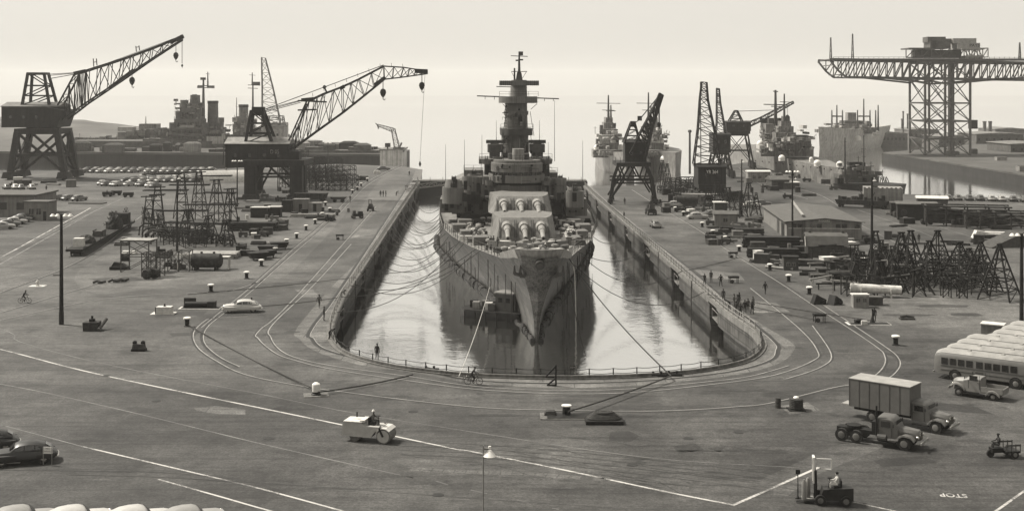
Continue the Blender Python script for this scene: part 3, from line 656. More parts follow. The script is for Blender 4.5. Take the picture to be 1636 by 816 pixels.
# small fittings on the superstructure faces
rr = random.Random(17)
for (xa, xb, ya, yb, yd, n) in ((770,880,297,313,75.6,22),(724,770,322,340,79.6,14),(884,930,322,340,79.6,14),(741,771,286,308,75.7,8),(882,906,288,314,75.7,8),(784,870,284,291,71.8,10),(790,864,264,272,72.2,10),(804,843,218,240,85.6,16),(809,842,168,204,86.2,16),(768,800,262,280,81.6,8),(856,882,262,282,81.6,8),(700,745,310,336,73,10),(902,938,310,340,73,10),(805,850,240,256,83.5,12)):
    for i in range(n):
        x, y = rr.uniform(xa,xb), rr.uniform(ya,yb); c = SL(x, y, yd); k = rr.random(); q = shx(MB()); yy = yd-.05
        if xa in (784,790): u = (x-827.5)/43.; yy = yd+6*(1-math.sqrt(max(0,1-u*u)))-.15
        if k < .3: q.cyl((c.x,yy,c.z),(c.x,yy+.3,c.z),.2,n=8); q.build('porthole', M_black, ship)
        elif k < .5: q.box((c.x,yy,c.z-.4),(.5,.35,.8)); q.build('locker', rr.choice((M_navy_l,M_navy_d,M_navy)), ship)
        elif k < .7: q.beam((c.x,yy,c.z-rr.uniform(.6,1.6)),(c.x,yy,c.z+rr.uniform(.4,1.2)),.09); q.build('pipe', rr.choice((M_navy_d,M_navy_l)), ship)
        elif k < .85: q.beam((c.x-.9,yy-.2,c.z),(c.x+.9,yy-.2,c.z),.08); q.beam((c.x-.9,yy-.2,c.z-.5),(c.x-.9,yy-.2,c.z),.06); q.beam((c.x+.9,yy-.2,c.z-.5),(c.x+.9,yy-.2,c.z),.06); q.build('grab_rail', M_navy_d, ship)
        else: q.box((c.x,yy,c.z-.9),(.7,.12,1.7)); q.build('doorway', M_black, ship)
for (xa, xb, y, yd) in ((722,930,322,79.8),(740,915,308,83.8),(766,803,254,81.8),(849,882,254,81.8),(800,852,206.5,84.3),(798,860,154.5,84.8),(741,772,272,91.8),(872,891,276,91.8),(789,865,257,73.3)):
    a, b = SL(xa, y, yd), SL(xb, y, yd); q = shx(MB())
    for h in (.5,1.0): q.beam(a+Vector((0,0,h)), b+Vector((0,0,h)), .05)
    for k in range(int((b.x-a.x)/1.6)+1): p = a.lerp(b, k/max(1,int((b.x-a.x)/1.6))); q.beam(p, p+Vector((0,0,1.0)), .06)
    q.build('platform_railing', M_navy_d, ship)
for (x, y, h) in ((742,272,6),(886,258,12),(931,290,8),(712,288,7),(770,256,5),(862,225,4),(793,225,4),(876,276,6)): c = SL(x, y, 84); q = shx(MB()); q.cyl(c, c+Vector((0,0,h)), .06, .03, 5); q.build('whip_aerial', M_black, ship)
for (x, y, yd, s) in ((777,262,80,.9),(795,258,80,.9),(858,258,80,.9),(875,262,80,.9),(734,322,78,1),(919,322,78,1),(782,296,75,.8),(872,296,75,.8)):
    c = SL(x, y, yd); q = shx(MB()); q.lathe([(.9*s,0),(1.1*s,.9),(1.0*s,.9),(.9*s,.5)], c, 12); o = q.build('gun_tub', M_navy, ship); q = shx(MB())
    for k in (-.2,.2): q.cyl(c+Vector((k,.2,.7)), c+Vector((k,-1.3,1.6)), .07, n=5)
    q.box(c+Vector((0,.1,.2)), (.6,.5,.8)); q.build('anti_aircraft_gun', M_navy_d, o)
# ================================================================== FAR SHORE, PIERS AND SHIPS
def slab(name, pts, z, m, depth=9, kind='structure'):
    q = MB(); q.prism([(p[0], p[1]) for p in pts], z-depth, z); o = q.build(name, m)
    if kind: o['kind'] = kind
    return o
M_pier = mat('pier_surface', .055, .85, .3, .08); M_seawall = mat('tarred_seawall', .010, .8, .4, .3, streak=1)
slab('opposite_pier', [(-900,620),(-300,590),(-150,572),(-49,556),(-49,600),(-140,720),(-900,740)], 1.2, M_pier)
q = MB()
for (a, b) in (((-900,619.6),(-300,589.6)),((-300,589.6),(-150,571.6)),((-150,571.6),(-49,555.5))): q.hexa([(a[0],a[1]-.5,-8),(b[0],b[1]-.5,-8),(b[0],b[1],-8),(a[0],a[1],-8),(a[0],a[1]-.5,.2),(b[0],b[1]-.5,.2),(b[0],b[1],.2),(a[0],a[1],.2)])
q.build('seawall', M_seawall)['kind'] = 'structure'
slab('far_pier', [(178,250),(178,600),(215,640),(400,900),(1200,900),(1200,250)], 0, M_pier)
q = MB(); q.rbox(177.3,178,250,600,-8,-.5); q.build('seawall', M_seawall)['kind'] = 'structure'
def hill(name, x0, x1, D0, D1, prof, n=60, m=M_hill):
    q = MB(); rings = []
    for j in range(9):
        t = j/8; D = D0+(D1-D0)*t; h = math.sin(math.pi*min(1, t*1.0))**.8 if 0 < t < 1 else 0; r = []
        for i in range(n+1):
            u = i/n; x = x0+(x1-x0)*u; X = x*D/D0; r.append((X, D, -5+(lerp_tab(prof, u)+5)*h*(1+.12*noise.noise(Vector((u*30, j*.7, D0*.01))))))
        rings.append(r)
    q.loft(rings, closed=False, cap=False); o = q.build(name, m, smooth=True); o['kind'] = 'structure'; return o
hill('hills', -950, -200, 1100, 1900, [(0,5),(.12,7),(.3,4),(.45,1),(.6,-3),(1,-6)])
hill('hills', -640, -190, 820, 1150, [(0,5),(.4,6),(.7,8.5),(.8,7),(.88,2),(1,-3)])
hill('hills', 560, 1500, 1500, 2100, [(0,-6),(.3,2),(.6,5),(1,7)])
def wbox(q, x0, x1, y0, y1, D, dep):            # front-face pixel outline at depth D, real thickness dep
    a, b = PD(x0, y1, D), PD(x1, y0, D); q.rbox(a.x, b.x, D, D+dep, a.z, b.z); return q
def part_box(name, m, parent, x0, x1, y0, y1, D, dep, rnd=0, n=12):
    q = MB(); a, b = PD(x0, y1, D), PD(x1, y0, D)
    if rnd: q.cyl(((a.x+b.x)/2, D+(b.x-a.x)/2, a.z), ((a.x+b.x)/2+rnd*0, D+(b.x-a.x)/2, b.z), (b.x-a.x)/2, n=n)
    else: q.rbox(a.x, b.x, D, D+dep, a.z, b.z)
    return q.build(name, m, parent, smooth=bool(rnd))
def mast(parent, D, px, y0, y1, r, yards=(), m=None, r2=None, name='mast'):
    q = MB(); q.cyl(PD(px, y0, D), PD(px, y1, D), r, r2 or r*.5, 6)
    for (y, xa, xb) in yards: q.beam(PD(xa, y, D), PD(xb, y+.6, D), max(.12, r*.45))
    return q.build(name, m or M_navy_d, parent)
def ship_hull(name, outline, zt, m, parent, zt2=None, flare=.9):
    q = MB(); n = len(outline); cx = sum(p[0] for p in outline)/n; cy = sum(p[1] for p in outline)/n
    zs = (-6, -1, zt)
    q.loft([[(cx+(p[0]-cx)*f, cy+(p[1]-cy)*(1-(1-f)*.15), z if z != zt or not zt2 else zt+(zt2-zt)*((p[1]-min(a[1] for a in outline))/(max(a[1] for a in outline)-min(a[1] for a in outline)))) for p in outline] for z, f in zip(zs, (flare, (flare+1)/2, 1))])
    return q.build(name, m, parent)
def stack(parent, D, px, y0, y1, w, m, lean=0):
    q = MB(); a, b = PD(px, y0, D), PD(px+lean, y1, D); q.loft([[(c.x+w*.5*k*math.cos(t*math.pi/6), D+3+w*.6*math.sin(t*math.pi/6)*k, c.z) for t in range(12)] for c, k in ((a,1),(b,.86))])
    o = q.build('funnel', m, parent, smooth=True); q = MB(); q.loft([[(b.x+w*.52*.9*math.cos(t*math.pi/6), D+3+w*.62*.9*math.sin(t*math.pi/6), b.z+dz) for t in range(12)] for dz in (-1.2,.25)]); q.build('funnel_cap', M_black, o); return o
def dome(parent, px, py, D, rpx, m):
    c = PD(px, py+rpx*.6, D); q = MB(); q.cyl((c.x, D, c.z-.9), (c.x, D, c.z), rpx*D/F*.8, n=14); q.ball((c.x, D, c.z), rpx*D/F*.85, 14, 1.0, True); return q.build('canvas_dome', m, parent, smooth=True)
def greeble(parent, D, x0, x1, y0, y1, n, seed, mats, dep=6, names=('deckhouse','gun_tub','ready_locker','antenna')):
    r = random.Random(seed)
    for i in range(n):
        x = r.uniform(x0, x1); y = r.uniform(y0, y1); w = r.uniform(2, 9); h = r.uniform(1.5, 6); k = r.random(); d = D+r.uniform(-2, 3); m = r.choice(mats)
        if k < .45: part_box('deckhouse', m, parent, x-w/2, x+w/2, y-h, y, d, dep)
        elif k < .75:
            q = MB(); c = PD(x, y, d); s = D/F; q.lathe([(w*.45*s,-h*.4*s),(w*.55*s,h*.3*s),(w*.45*s,h*.3*s),(w*.42*s,0)], (c.x, d, c.z), 10); q.cyl((c.x, d, c.z), (c.x+r.uniform(-1,1), d-1.5, c.z+1.6), .12, n=5); q.build('gun_tub', m, parent)
        else:
            q = MB(); c = PD(x, y, d); q.cyl(c, c+Vector((0,0,h*.3+1.2)), .1, n=5); q.beam(c+Vector((-.6,0,h*.3+.7)), c+Vector((.6,0,h*.3+.7)), .08); q.build('antenna', M_navy_d, parent)
M_far = mat('haze_grey_ship_paint', .11, .7, .3, .4, streak=1.2); M_fard = mat('shadow_grey_ship_paint', .058, .7, .35, .5); M_farl = mat('pale_ship_paint', .26, .7, .2, .4, streak=1)
# --- cruiser pair moored beyond the crane on the right quay
for (lab, X0, D0, sup, mx, seed) in (('grey warship with white gun covers, nearest open water, right of the battleship', 36, 488, 972, 972, 1), ('grey warship with white gun covers moored behind the dark lattice crane, inboard of its twin', 56, 494, 1044, 1036, 2)):
    t = thing('moored_warship', lab, 'warship', (0,0,0), group='warships with white gun covers moored together'); D = D0+34
    pl = [(X0+8.5, D0),(X0+11, D0+9),(X0+14.5, D0+26),(X0+16, D0+45),(X0+15, D0+110),(X0+4, D0+118),(X0+.5, D0+50),(X0+2, D0+26),(X0+6, D0+9)]
    ship_hull('hull', pl, 4.8, M_far, t, 3.6)
    for (a,b,c,d,dd) in ((-24,22,240,252,22),(-17,17,228,241,30),(-16,14,216,229,34),(-11,13,206,217,38),(-7,8,196,207,42),(-4,7,188,197,44)): part_box('superstructure', M_far if c != 216 else M_farl, t, sup+a, sup+b, c, d, D0+dd, 12)
    for (a,b,c,d) in ((-14,-8,200,214),(9,14,208,222),(-20,-15,222,234)): part_box('director_tower', M_fard, t, sup+a, sup+b, c, d, D0+30, 4, rnd=1)
    mast(t, D+10, mx, 192, 152 if seed == 1 else 148, .55, ((165,mx-19,mx+19),(176,mx-10,mx+10))); mast(t, D+14, mx+4, 196, 168, .5, ((177,mx-4,mx+12),))
    stack(t, D+26, sup+3, 220, 198, 6, M_fard)
    for (dx, py, r) in ((10,220,8),(-18,232,6),(20,232,6),(18,250,9)): dome(t, sup+dx, py, D0+(14 if py > 240 else 24), r, M_white)
    greeble(t, D0+20, sup-22, sup+24, 205, 250, 38, seed, (M_far, M_fard, M_farl))
    q = MB(); c = PD(sup-4, 246, D0+18); q.box((c.x, c.y, c.z-.5), (6,6,2.2), 0, .85)
    for s in (-1,0,1): q.cyl((c.x+s*1.4, c.y-2.5, c.z+.8), (c.x+s*1.4, c.y-8, c.z+1.2), .25, .2, 6)
    q.build('gun_turret', M_far, t)
# --- cruiser along the right quay
t = thing('moored_warship', 'grey cruiser with twin funnels and white domes alongside the far right quay', 'warship')
ship_hull('hull', [(98.5,580),(98,430),(98.6,408),(100.5,397),(102,392),(105,400),(109,425),(112,450),(113,580)], 5.0, M_far, t, 4.6)
for (a,b,c,d,D,dep,m) in ((1216,1300,236,250,448,12,M_far),(1222,1262,228,240,455,10,M_farl),(1254,1296,226,240,444,9,M_far),(1224,1240,198,236,462,8,M_far),(1228,1244,189,202,466,6,M_fard),(1240,1272,212,232,452,8,M_far),(1244,1268,202,214,455,8,M_far),(1248,1264,194,204,457,6,M_far),(1252,1262,186,196,458,4,M_fard),(1222,1234,214,222,450,7,M_fard),(1262,1296,220,229,446,7,M_farl),(1268,1292,216,221,447,5,M_fard)): part_box('superstructure', m, t, a, b, c, d, D, dep)
stack(t, 470, 1231, 214, 191, 7, M_fard); stack(t, 476, 1246, 214, 190, 6, M_fard)
mast(t, 466, 1239, 205, 144, .75, ((167,1220,1254),(146,1235,1243),(170,1232,1247))); mast(t, 458, 1253, 196, 150, .5, ((163,1246,1266),(168,1244,1262)))
for (x,y,r,D) in ((1215,226,7,458),(1230,228,6,452),(1249,249,6.5,432),(1306,257,7,404),(1342,259,7,394),(1296,252,4,420)): dome(t, x, y, D, r, M_white)
greeble(t, 440, 1214, 1300, 205, 252, 70, 7, (M_far, M_fard, M_farl, M_farl))
for k in range(12): part_box('porthole_row', M_black, t, 1206+k*11, 1208+k*11, 256+k*1.3, 257.5+k*1.3, 98*2000/(1207+k*11-818)-.4, .3)
# --- tug in front of it
def small_ship(lab, cat, name, plan, zt, parts, seed, hm, extra=None):
    t = thing(name, lab, cat); ship_hull('hull', plan, zt, hm, t, flare=.92)
    for (a,b,c,d,D,dep,m) in parts: part_box('deckhouse', m, t, a, b, c, d, D, dep)
    return t
t = small_ship('dark harbour tug with tall mast berthed at the right quay corner', 'tug', 'harbour_tug', [(97,378),(99,371),(104,368),(110,368.5),(115.5,371),(118.5,376),(115,382),(104,383),(99,382)], 1.0,
   ((1342,1402,279,292,372,7,M_fard),(1346,1397,273,280,373,6,M_far),(1350,1392,265,274,374,5,M_far),(1357,1378,259,266,375,3,M_black),(1338,1348,285,294,372,3,M_black),(1396,1404,283,292,373,4,M_fard)), 3, M_black)
mast(t, 374, 1380, 290, 216, .28, ((238,1376,1384),(250,1377,1383))); mast(t, 371, 1350, 292, 220, .35, ((226,1348,1352),))
greeble(t, 370, 1342, 1412, 262, 293, 26, 31, (M_fard, M_black, M_far), 2)
for k in range(4): q = MB(); q.tube([PD(1402+k*4, 292, 370), PD(1404+k*4, 282, 370), PD(1409+k*3, 286, 370), PD(1411+k*3, 292, 370)], .14, 5); q.build('davit', M_navy_d, t)
# --- cargo ship at the far right
t = thing('cargo_ship', 'pale grey cargo ship with kingposts moored at the far pier left of the giant crane', 'cargo ship')
X = lambda px, D: (px-CX)*D/F
q = MB(); st = [(632,155,.3,11.5),(639,159.5,3.2,10.8),(652,167,6.5,10),(674,178,8.5,9.2),(720,200,9,8.6),(775,226,8.5,8.6)]
q.loft([[(x-w*.55+ (-3 if i == 0 else 0)*0, D, -5),(x-w*.8, D-(2 if i < 2 else 0), 1),(x-w-(1.5 if i == 0 else 0), D-(6 if i == 0 else 0), z),(x+w, D-(6 if i == 0 else 0), z),(x+w*.8, D, 1),(x+w*.55, D, -5)] for i,(D,x,w,z) in enumerate(st)]); q.build('hull', M_farl, t)
for (a,b,c,d,D,dep,m) in ((1306,1345,207,212,652,6,M_fard),(1342,1388,198,212,690,16,M_far),(1350,1380,193,200,692,12,M_fard),(1355,1368,180,194,700,6,M_far),(1326,1336,203,212,668,6,M_far),(1384,1404,204,214,690,12,M_fard)): part_box('superstructure', m, t, a, b, c, d, D, dep)
for (px, y0, y1) in ((1329,210,176),(1337,208,168),(1346,210,176),(1370,208,176),(1380,208,158),(1390,208,176),(1399,212,176),(1403,212,168)): mast(t, 680, px, y0, y1, .6, ((185,px-7,px+7),) if px in (1337,1380) else ())
for (px, y) in ((1337,186),(1380,186)): q = MB(); q.beam(PD(px-9,y,680), PD(px+9,y,680), .7); q.build('crosstree', M_navy_d, t)
dome(t, 1371, 218, 665, 6, M_white); dome(t, 1400, 210, 680, 7, M_farl); greeble(t, 660, 1320, 1400, 198, 212, 26, 4, (M_far, M_fard, M_farl), 5)
# --- left pair of warships beyond the opposite pier
t = thing('moored_warship', 'big grey warship with pole mast and one tall funnel beyond the left pier', 'warship')
ship_hull('hull', [(-220,628),(-190,622),(-150,622),(-140,632),(-150,644),(-190,646),(-222,640)], 4.5, M_fard, t)
for (a,b,c,d,D,dep,m) in ((228,372,222,246,624,14,M_fard),(270,352,208,224,626,12,M_far),(279,322,190,210,628,10,M_far),(284,318,178,192,629,9,M_far),(287,300,166,180,630,6,M_far),(302,318,164,180,631,7,M_far),(304,316,152,166,632,5,M_fard),(288,298,160,167,632,4,M_fard),(286,310,200,206,624,6,M_farl),(256,284,206,222,627,10,M_fard),(346,354,192,222,628,5,M_fard),(330,360,214,230,623,8,M_farl)): part_box('superstructure', m, t, a, b, c, d, D, dep)
stack(t, 634, 338, 222, 162, 6.0, M_fard, 0); q = MB()
mast(t, 632, 325, 190, 128, .9, ((137,316,340),(140,318,342))); mast(t, 632, 332, 140, 115, .45, ((118,329,335),)); mast(t, 630, 351, 214, 190, .6, ((193,346,356),))
q = MB(); wbox(q, 315, 324, 137, 141, 631.5, 1.2); q.build('radar_antenna', M_far, t); q = MB(); wbox(q, 333, 342, 137, 141, 631.5, 1.2); q.build('radar_antenna', M_far, t)
q = MB(); wbox(q, 320, 328, 124, 128, 631, 1.2); q.build('radar_antenna', M_fard, t)
for (xc, y0, y1, w) in ((293,162,172,12),(310,154,166,13),(293,160,163,7),(310,151,155,8),(284,178,190,10),(320,186,200,10),(274,196,210,10),(326,196,214,12),(262,204,212,8),(352,188,196,10),(300,172,180,22),(298,190,196,40),(300,204,208,56),(312,214,218,84)):
    part_box('gun_director' if w < 14 else 'bridge_wing', M_fard, t, xc-w/2, xc+w/2, y0, y1, 622.5+(w > 14)*.5, 5, rnd=(1 if w < 14 else 0))
greeble(t, 624, 278, 322, 160, 205, 40, 91, (M_far, M_fard, M_farl), 3); greeble(t, 625, 230, 372, 205, 246, 90, 9, (M_far, M_fard, M_farl, M_fard), 6); greeble(t, 626, 276, 322, 168, 206, 26, 10, (M_far, M_fard, M_farl), 4)
t = thing('moored_warship', 'grey warship with banded funnel and slim pole mast behind the gabled crane house', 'warship')
ship_hull('hull', [(-140,626),(-110,621),(-95,628),(-100,640),(-135,644)], 4.5, M_far, t)
for (a,b,c,d,D,dep,m) in ((360,455,216,244,622,14,M_fard),(372,402,200,218,626,10,M_far),(374,386,190,202,628,8,M_far),(384,410,206,216,622,6,M_farl),(430,455,196,232,618,10,M_farl),(420,440,200,222,620,8,M_far)): part_box('superstructure', m, t, a, b, c, d, D, dep)
stack(t, 630, 387, 206, 168, 5.4, M_far, 0)
mast(t, 632, 404, 214, 136, .7, ((136,396,416),(141,396,412))); mast(t, 632, 403, 136, 116, .4, ((120,398,408),)); mast(t, 628, 378, 214, 156, .3, ((170,376,380),))
q = MB(); wbox(q, 402, 415, 131, 136, 631, 1.2); q.build('radar_antenna', M_fard, t)
for (xc, y0, y1, w) in ((380,186,198,10),(376,198,210,12),(398,196,212,10),(410,204,216,12),(392,206,210,40)): part_box('gun_director' if w < 14 else 'bridge_wing', M_far, t, xc-w/2, xc+w/2, y0, y1, 619, 5, rnd=(1 if w < 14 else 0))
greeble(t, 618, 372, 412, 185, 212, 24, 92, (M_far, M_fard, M_farl), 3); greeble(t, 621, 360, 455, 200, 244, 50, 12, (M_far, M_fard, M_farl), 6)
# --- carriers low on the left
for (lab, x0, x1, yt, D, sd) in (('grey flush-deck hull with bulky gun platform, between the left crane and the warships', 200, 285, 212, 660, 20), ('long low grey hull moored left along the pier behind the row of parked cars', 118, 205, 222, 690, 21)):
    t = thing('moored_hull', lab, 'ship'); a = PD(x0, yt, D); b = PD(x1, yt, D)
    ship_hull('hull', [(a.x-6,D+6),(a.x,D),(b.x,D),(b.x+6,D+8),(b.x,D+22),(a.x,D+22)], a.z, M_fard, t)
    for k in range(5): xx = x0+(x1-x0)*(k+.5)/5; part_box('gallery', random.choice((M_far, M_fard)), t, xx-7, xx+6, yt-2, yt+5, D-2.5, 4)
    if sd == 20:
        part_box('island', M_far, t, 222, 250, 198, 213, D+4, 8); part_box('island', M_fard, t, 226, 246, 206, 216, D-1, 8); mast(t, D+6, 233, 198, 186, .3); part_box('gun_platform', M_farl, t, 188, 212, 203, 210, D+1, 6)
    greeble(t, D-2, x0, x1, yt-2, yt+12, 40, sd, (M_far, M_fard, M_farl), 5)
# pier clutter on the opposite pier: sheds, trucks, crates
r = random.Random(77)
for i in range(46):
    px = r.uniform(110, 600); D = 575-(px/600.)*12+r.uniform(3, 22); x = (px-CX)*D/F; w, d_, h = r.uniform(2,9), r.uniform(2,5), r.uniform(1.2,4)
    q = MB(); mm = r.choice((M_far, M_fard, M_navy_l, M_woodd, M_wood)); k = r.random(); name, cat = ('storage_shed','shed') if h > 2.6 else ('cargo_crate','crate')
    q.box((x, D, 1.2), (w, d_, h)); 
    if h > 2.6: q.prism([(x-w/2-.2,D-d_/2-.2),(x+w/2+.2,D-d_/2-.2),(x+w/2+.2,D+d_/2+.2),(x-w/2-.2,D+d_/2+.2)], 1.2+h+.002, 1.2+h+.9, .5)
    else: q.beam((x-w/2, D-d_/2-.05, 1.5), (x+w/2, D-d_/2-.05, 1.5), .12)
    tag(q.build(name, mm), 'small shed or crate standing on the hazy pier across the left basin', cat, 'sheds and crates along the opposite pier')
t = thing('pier_blockhouse', 'pale square concrete blockhouse at the very end of the dark opposite pier', 'building'); part_box('wall', M_farl, t, 607, 643, 240, 268, 552.5, 22); part_box('parapet', M_far, t, 606, 645, 238.5, 240.4, 552, 23)
t = thing('long_shed', 'long dark low shed lying along the opposite pier behind the scaffolding', 'shed'); part_box('wall', M_fard, t, 470, 602, 243, 262, 567, 12); part_box('roof', M_fard, t, 468, 604, 240.5, 243.4, 566.5, 13)
for (a,b) in ((487,520),(556,566),(585,592),(420,440)): part_box('rooftop_hut', M_fard, t, a, b, 235, 241, 570, 6)
# small derrick at the end of the pier
t = thing('derrick_crane', 'small pale derrick with bent jib on the end of the opposite pier', 'crane'); D = 556
q = MB(); truss(q, PD(635,240,D), PD(628,206,D), 2.2, 1.6, 2.2, 1.6, 6, .28); q.build('tower', M_crane_m, t)
q = MB(); truss(q, PD(628,208,D), PD(603,200,D), 1.7, .8, 1.7, .8, 5, .25); q.beam(PD(603,200,D), PD(600,197,D), .4); q.beam(PD(603,200,D), PD(605,206,D), .5); q.build('jib', M_crane_m, t)
q = MB(); q.beam(PD(637,238,D), PD(642,228,D), .7); q.beam(PD(640,232,D), PD(628,206,D), .12); q.build('backstay', M_crane_m, t)
part_box('machine_house', M_fard, t, 628, 645, 236, 243, D-2, 6); part_box('cab', M_black, t, 615, 623, 229, 235, D-1, 3); part_box('cab_post', M_black, t, 618, 620, 235, 240, D, 1)
# right background: warehouses and chimneys beyond the giant crane
r = random.Random(8); 
for i,(a,b,c,d,D,lab) in enumerate(((1408,1450,211,243,760,'long dark warehouse just right of the cargo ship'),(1452,1500,205,240,790,'tall dark warehouse seen through the giant crane legs'),(1560,1636,212,236,700,'low dark warehouse right of the giant crane legs'),(1615,1700,228,243,600,'near grey shed at the right edge on the far pier'),(1590,1640,204,214,820,'farthest small warehouse at the right horizon'),(1500,1562,216,240,720,'dark workshop standing right behind the giant crane'))):
    t = thing('warehouse', lab, 'warehouse'); part_box('wall', M_fard, t, a, b, c+3, d, D, 30); A, B = PD(a, c+3, D), PD(b, c, D); q = MB(); m_ = (A.x+B.x)/2
    q.loft([[(A.x-.5,y,A.z),(B.x+.5,y,A.z),(B.x+.5,y,A.z+.3),(m_,y,B.z),(A.x-.5,y,A.z+.3)] for y in (D-.5, D+30.5)]); q.build('roof', M_far, t)
    for k in range(6): part_box('window', M_black, t, a+3+k*(b-a-4)/6, a+6+k*(b-a-4)/6, c+9, c+13, D-.15, .3)
for k,(px,y0,y1) in enumerate(((1573,216,194),(1582,216,194),(1443,212,178),(1450,212,182),(1441,206,190))):
    q = MB(); q.cyl(PD(px,y0,800), PD(px,y1,800), 1.1 if k < 2 else .5, n=8); q.cyl(PD(px,y1,800)-Vector((0,0,.8)), PD(px,y1,800)+Vector((0,0,.1)), 1.3 if k < 2 else .65, n=8); tag(q.build('chimney', M_fard), ('leftmost','rightmost')[k]+' of the two thin chimneys right of the giant crane' if k < 2 else ('thin kingpost rising above the far warehouses left of the giant crane'), 'chimney' if k < 2 else 'kingpost', 'far thin posts over the warehouses' if k > 1 else None)
for i in range(26):
    x = r.uniform(182, 330); y = r.uniform(430, 590); w, h = r.uniform(2,6), r.uniform(1,2.6); q = MB(); q.box((x,y,0), (w, r.uniform(2,4), h)); q.beam((x-w/2,y,h+.1),(x+w/2,y,h+.1),.25); tag(q.build('cargo_crate', r.choice((M_fard, M_wood, M_far, M_navy_l))), 'crate or load standing on the far pier by the giant crane', 'crate', 'crates on the far pier')
# caisson closing the dock behind the battleship, and brow to the ship
t = thing('dock_gate', 'dark floating dock gate across the basin behind the battleship', 'dock gate')
q = MB(); q.rbox(-32, 24, 398, 404, -8, .1); q.build('hull', M_black, t); q = MB(); q.rbox(-31.5, 23.8, 397.6, 404.4, .1, .45); q.build('walkway', M_conc, t)
for k in range(14):
    q = MB(); x = -30+k*4; q.beam((x,397.8,.45),(x,397.8,1.6),.12); q.build('post', M_navy_d, t)
t = thing('gangway', 'pale gangway bridging the left quay and the battleship', 'gangway'); q = MB(); a, b = P(676,302,0)+Vector((0,0,.4)), Vector((-14.2, 372, 5)); truss(q, Vector((-30.5,362,.9)), Vector((-13.2,352,3.6)), 1.2, 1.2, 1.1, 1.1, 8, .22); q.build('truss', M_navy_l, t)
q = MB(); q.beam(Vector((-30.5,362,.25)), Vector((-13.2,352,2.95)), 1.3, .12); q.build('walkway', M_woodl, t)
# ================================================================== CRANES
def boom_truss(q, st, D, w0, w1, r, r2, n_div=4, dz=0):
    """st: [(bottom px, top px)] stations; w = thickness in depth"""
    L = []
    for i, (b, t) in enumerate(st):
        w = (w0+(w1-w0)*i/(len(st)-1))/2; B, T = PD(*b, D), PD(*t, D)
        L.append([B+Vector((0,-w,0)), B+Vector((0,w,0)), T+Vector((0,w,0)), T+Vector((0,-w,0))])
    M = []
    for A, B in zip(L, L[1:]):
        for k in range(n_div): M.append([a.lerp(b, k/n_div) for a, b in zip(A, B)])
    M.append(L[-1])
    for i in range(len(M)-1):
        for k in range(4): q.beam(M[i][k], M[i+1][k], r)
    for i, m in enumerate(M):
        for k in range(4): q.beam(m[k], m[(k+1)%4], r2)
        if i+1 < len(M):
            for k in range(4):
                if (i+k) % 2: q.beam(m[k], M[i+1][(k+1)%4], r2)
                else: q.beam(m[(k+1)%4], M[i+1][k], r2)
def hook(parent, D, px, y0, y1, r, m, dy=0):
    q = MB(); q.tube([PD(px-.6, y0, D), PD(px-.6, y1, D)], .05, 4); q.tube([PD(px+.6, y0, D), PD(px+.6, y1, D)], .05, 4); q.build('hoist_rope', m, parent)
    c = PD(px, y1+3, D); q = MB(); q.lathe([(.15*r,-1.6*r),(.7*r,-.9*r),(1.0*r,0),(.8*r,.8*r),(.3*r,1.2*r)], c, 10); q.tube([c+Vector((0,0,-1.5*r)), c+Vector((0,0,-2.1*r)), c+Vector((.4*r,0,-2.4*r)), c+Vector((.7*r,0,-2.0*r))], .13*r, 5); q.build('hook_block', m, parent)
def portal(parent, cx, cy, zt, wx, wy, spread, m, r=.9, brace=True, arch=False):
    """four-legged travelling gantry"""
    for sx in (-1, 1):
        for sy in (-1, 1):
            q = MB(); b = Vector((cx+sx*(wx/2+spread), cy+sy*wy/2, 1.6)); t = Vector((cx+sx*wx/2, cy+sy*wy/2, zt)); q.beam(b, t, r, r); lg = q.build('leg', m, parent)
            q = MB(); q.box((b.x, b.y, .55), (r*2.0, 5.4, 2.0), 0, .8)
            for k in (-1.4,-.5,.5,1.4): q.cyl((b.x-.25, b.y+k, .42), (b.x+.25, b.y+k, .42), .40, n=10)
            q.build('wheel_truck', m, lg)
    def X(a, b, n=1):
        q = MB(); q.beam(a, b, r*.42); q.build('brace', m, parent)
    for sy in (-1, 1):
        y = cy+sy*wy/2; xl, xr = cx-wx/2-spread, cx+wx/2+spread; xm = cx
        q = MB(); q.beam((cx-wx/2-spread*.5, y, zt*.52), (cx+wx/2+spread*.5, y, zt*.52), r*.5); q.build('tie_beam', m, parent)
        if brace: 
            X((xl, y, 2), (cx+wx/2-.1, y, zt*.98)); X((xr, y, 2.05), (cx-wx/2+.1, y, zt*.98))
    for sx in (-1, 1):
        x0, x1 = cx+sx*(wx/2+spread), cx+sx*wx/2
        X((x0, cy-wy/2, 2), (x1, cy+wy/2, zt)); X((x0, cy+wy/2, 2), (x1, cy-wy/2, zt))
        q = MB(); q.beam(((x0+x1)/2, cy-wy/2, zt*.5), ((x0+x1)/2, cy+wy/2, zt*.5), r*.5); q.build('tie_beam', m, parent)
    q = MB(); q.box((cx, cy, zt), (wx+1.6, wy+1.6, 1.1)); q.box((cx, cy, zt-.7), (wx+.6, wy+.6, .7)); q.build('gantry_platform', m, parent)
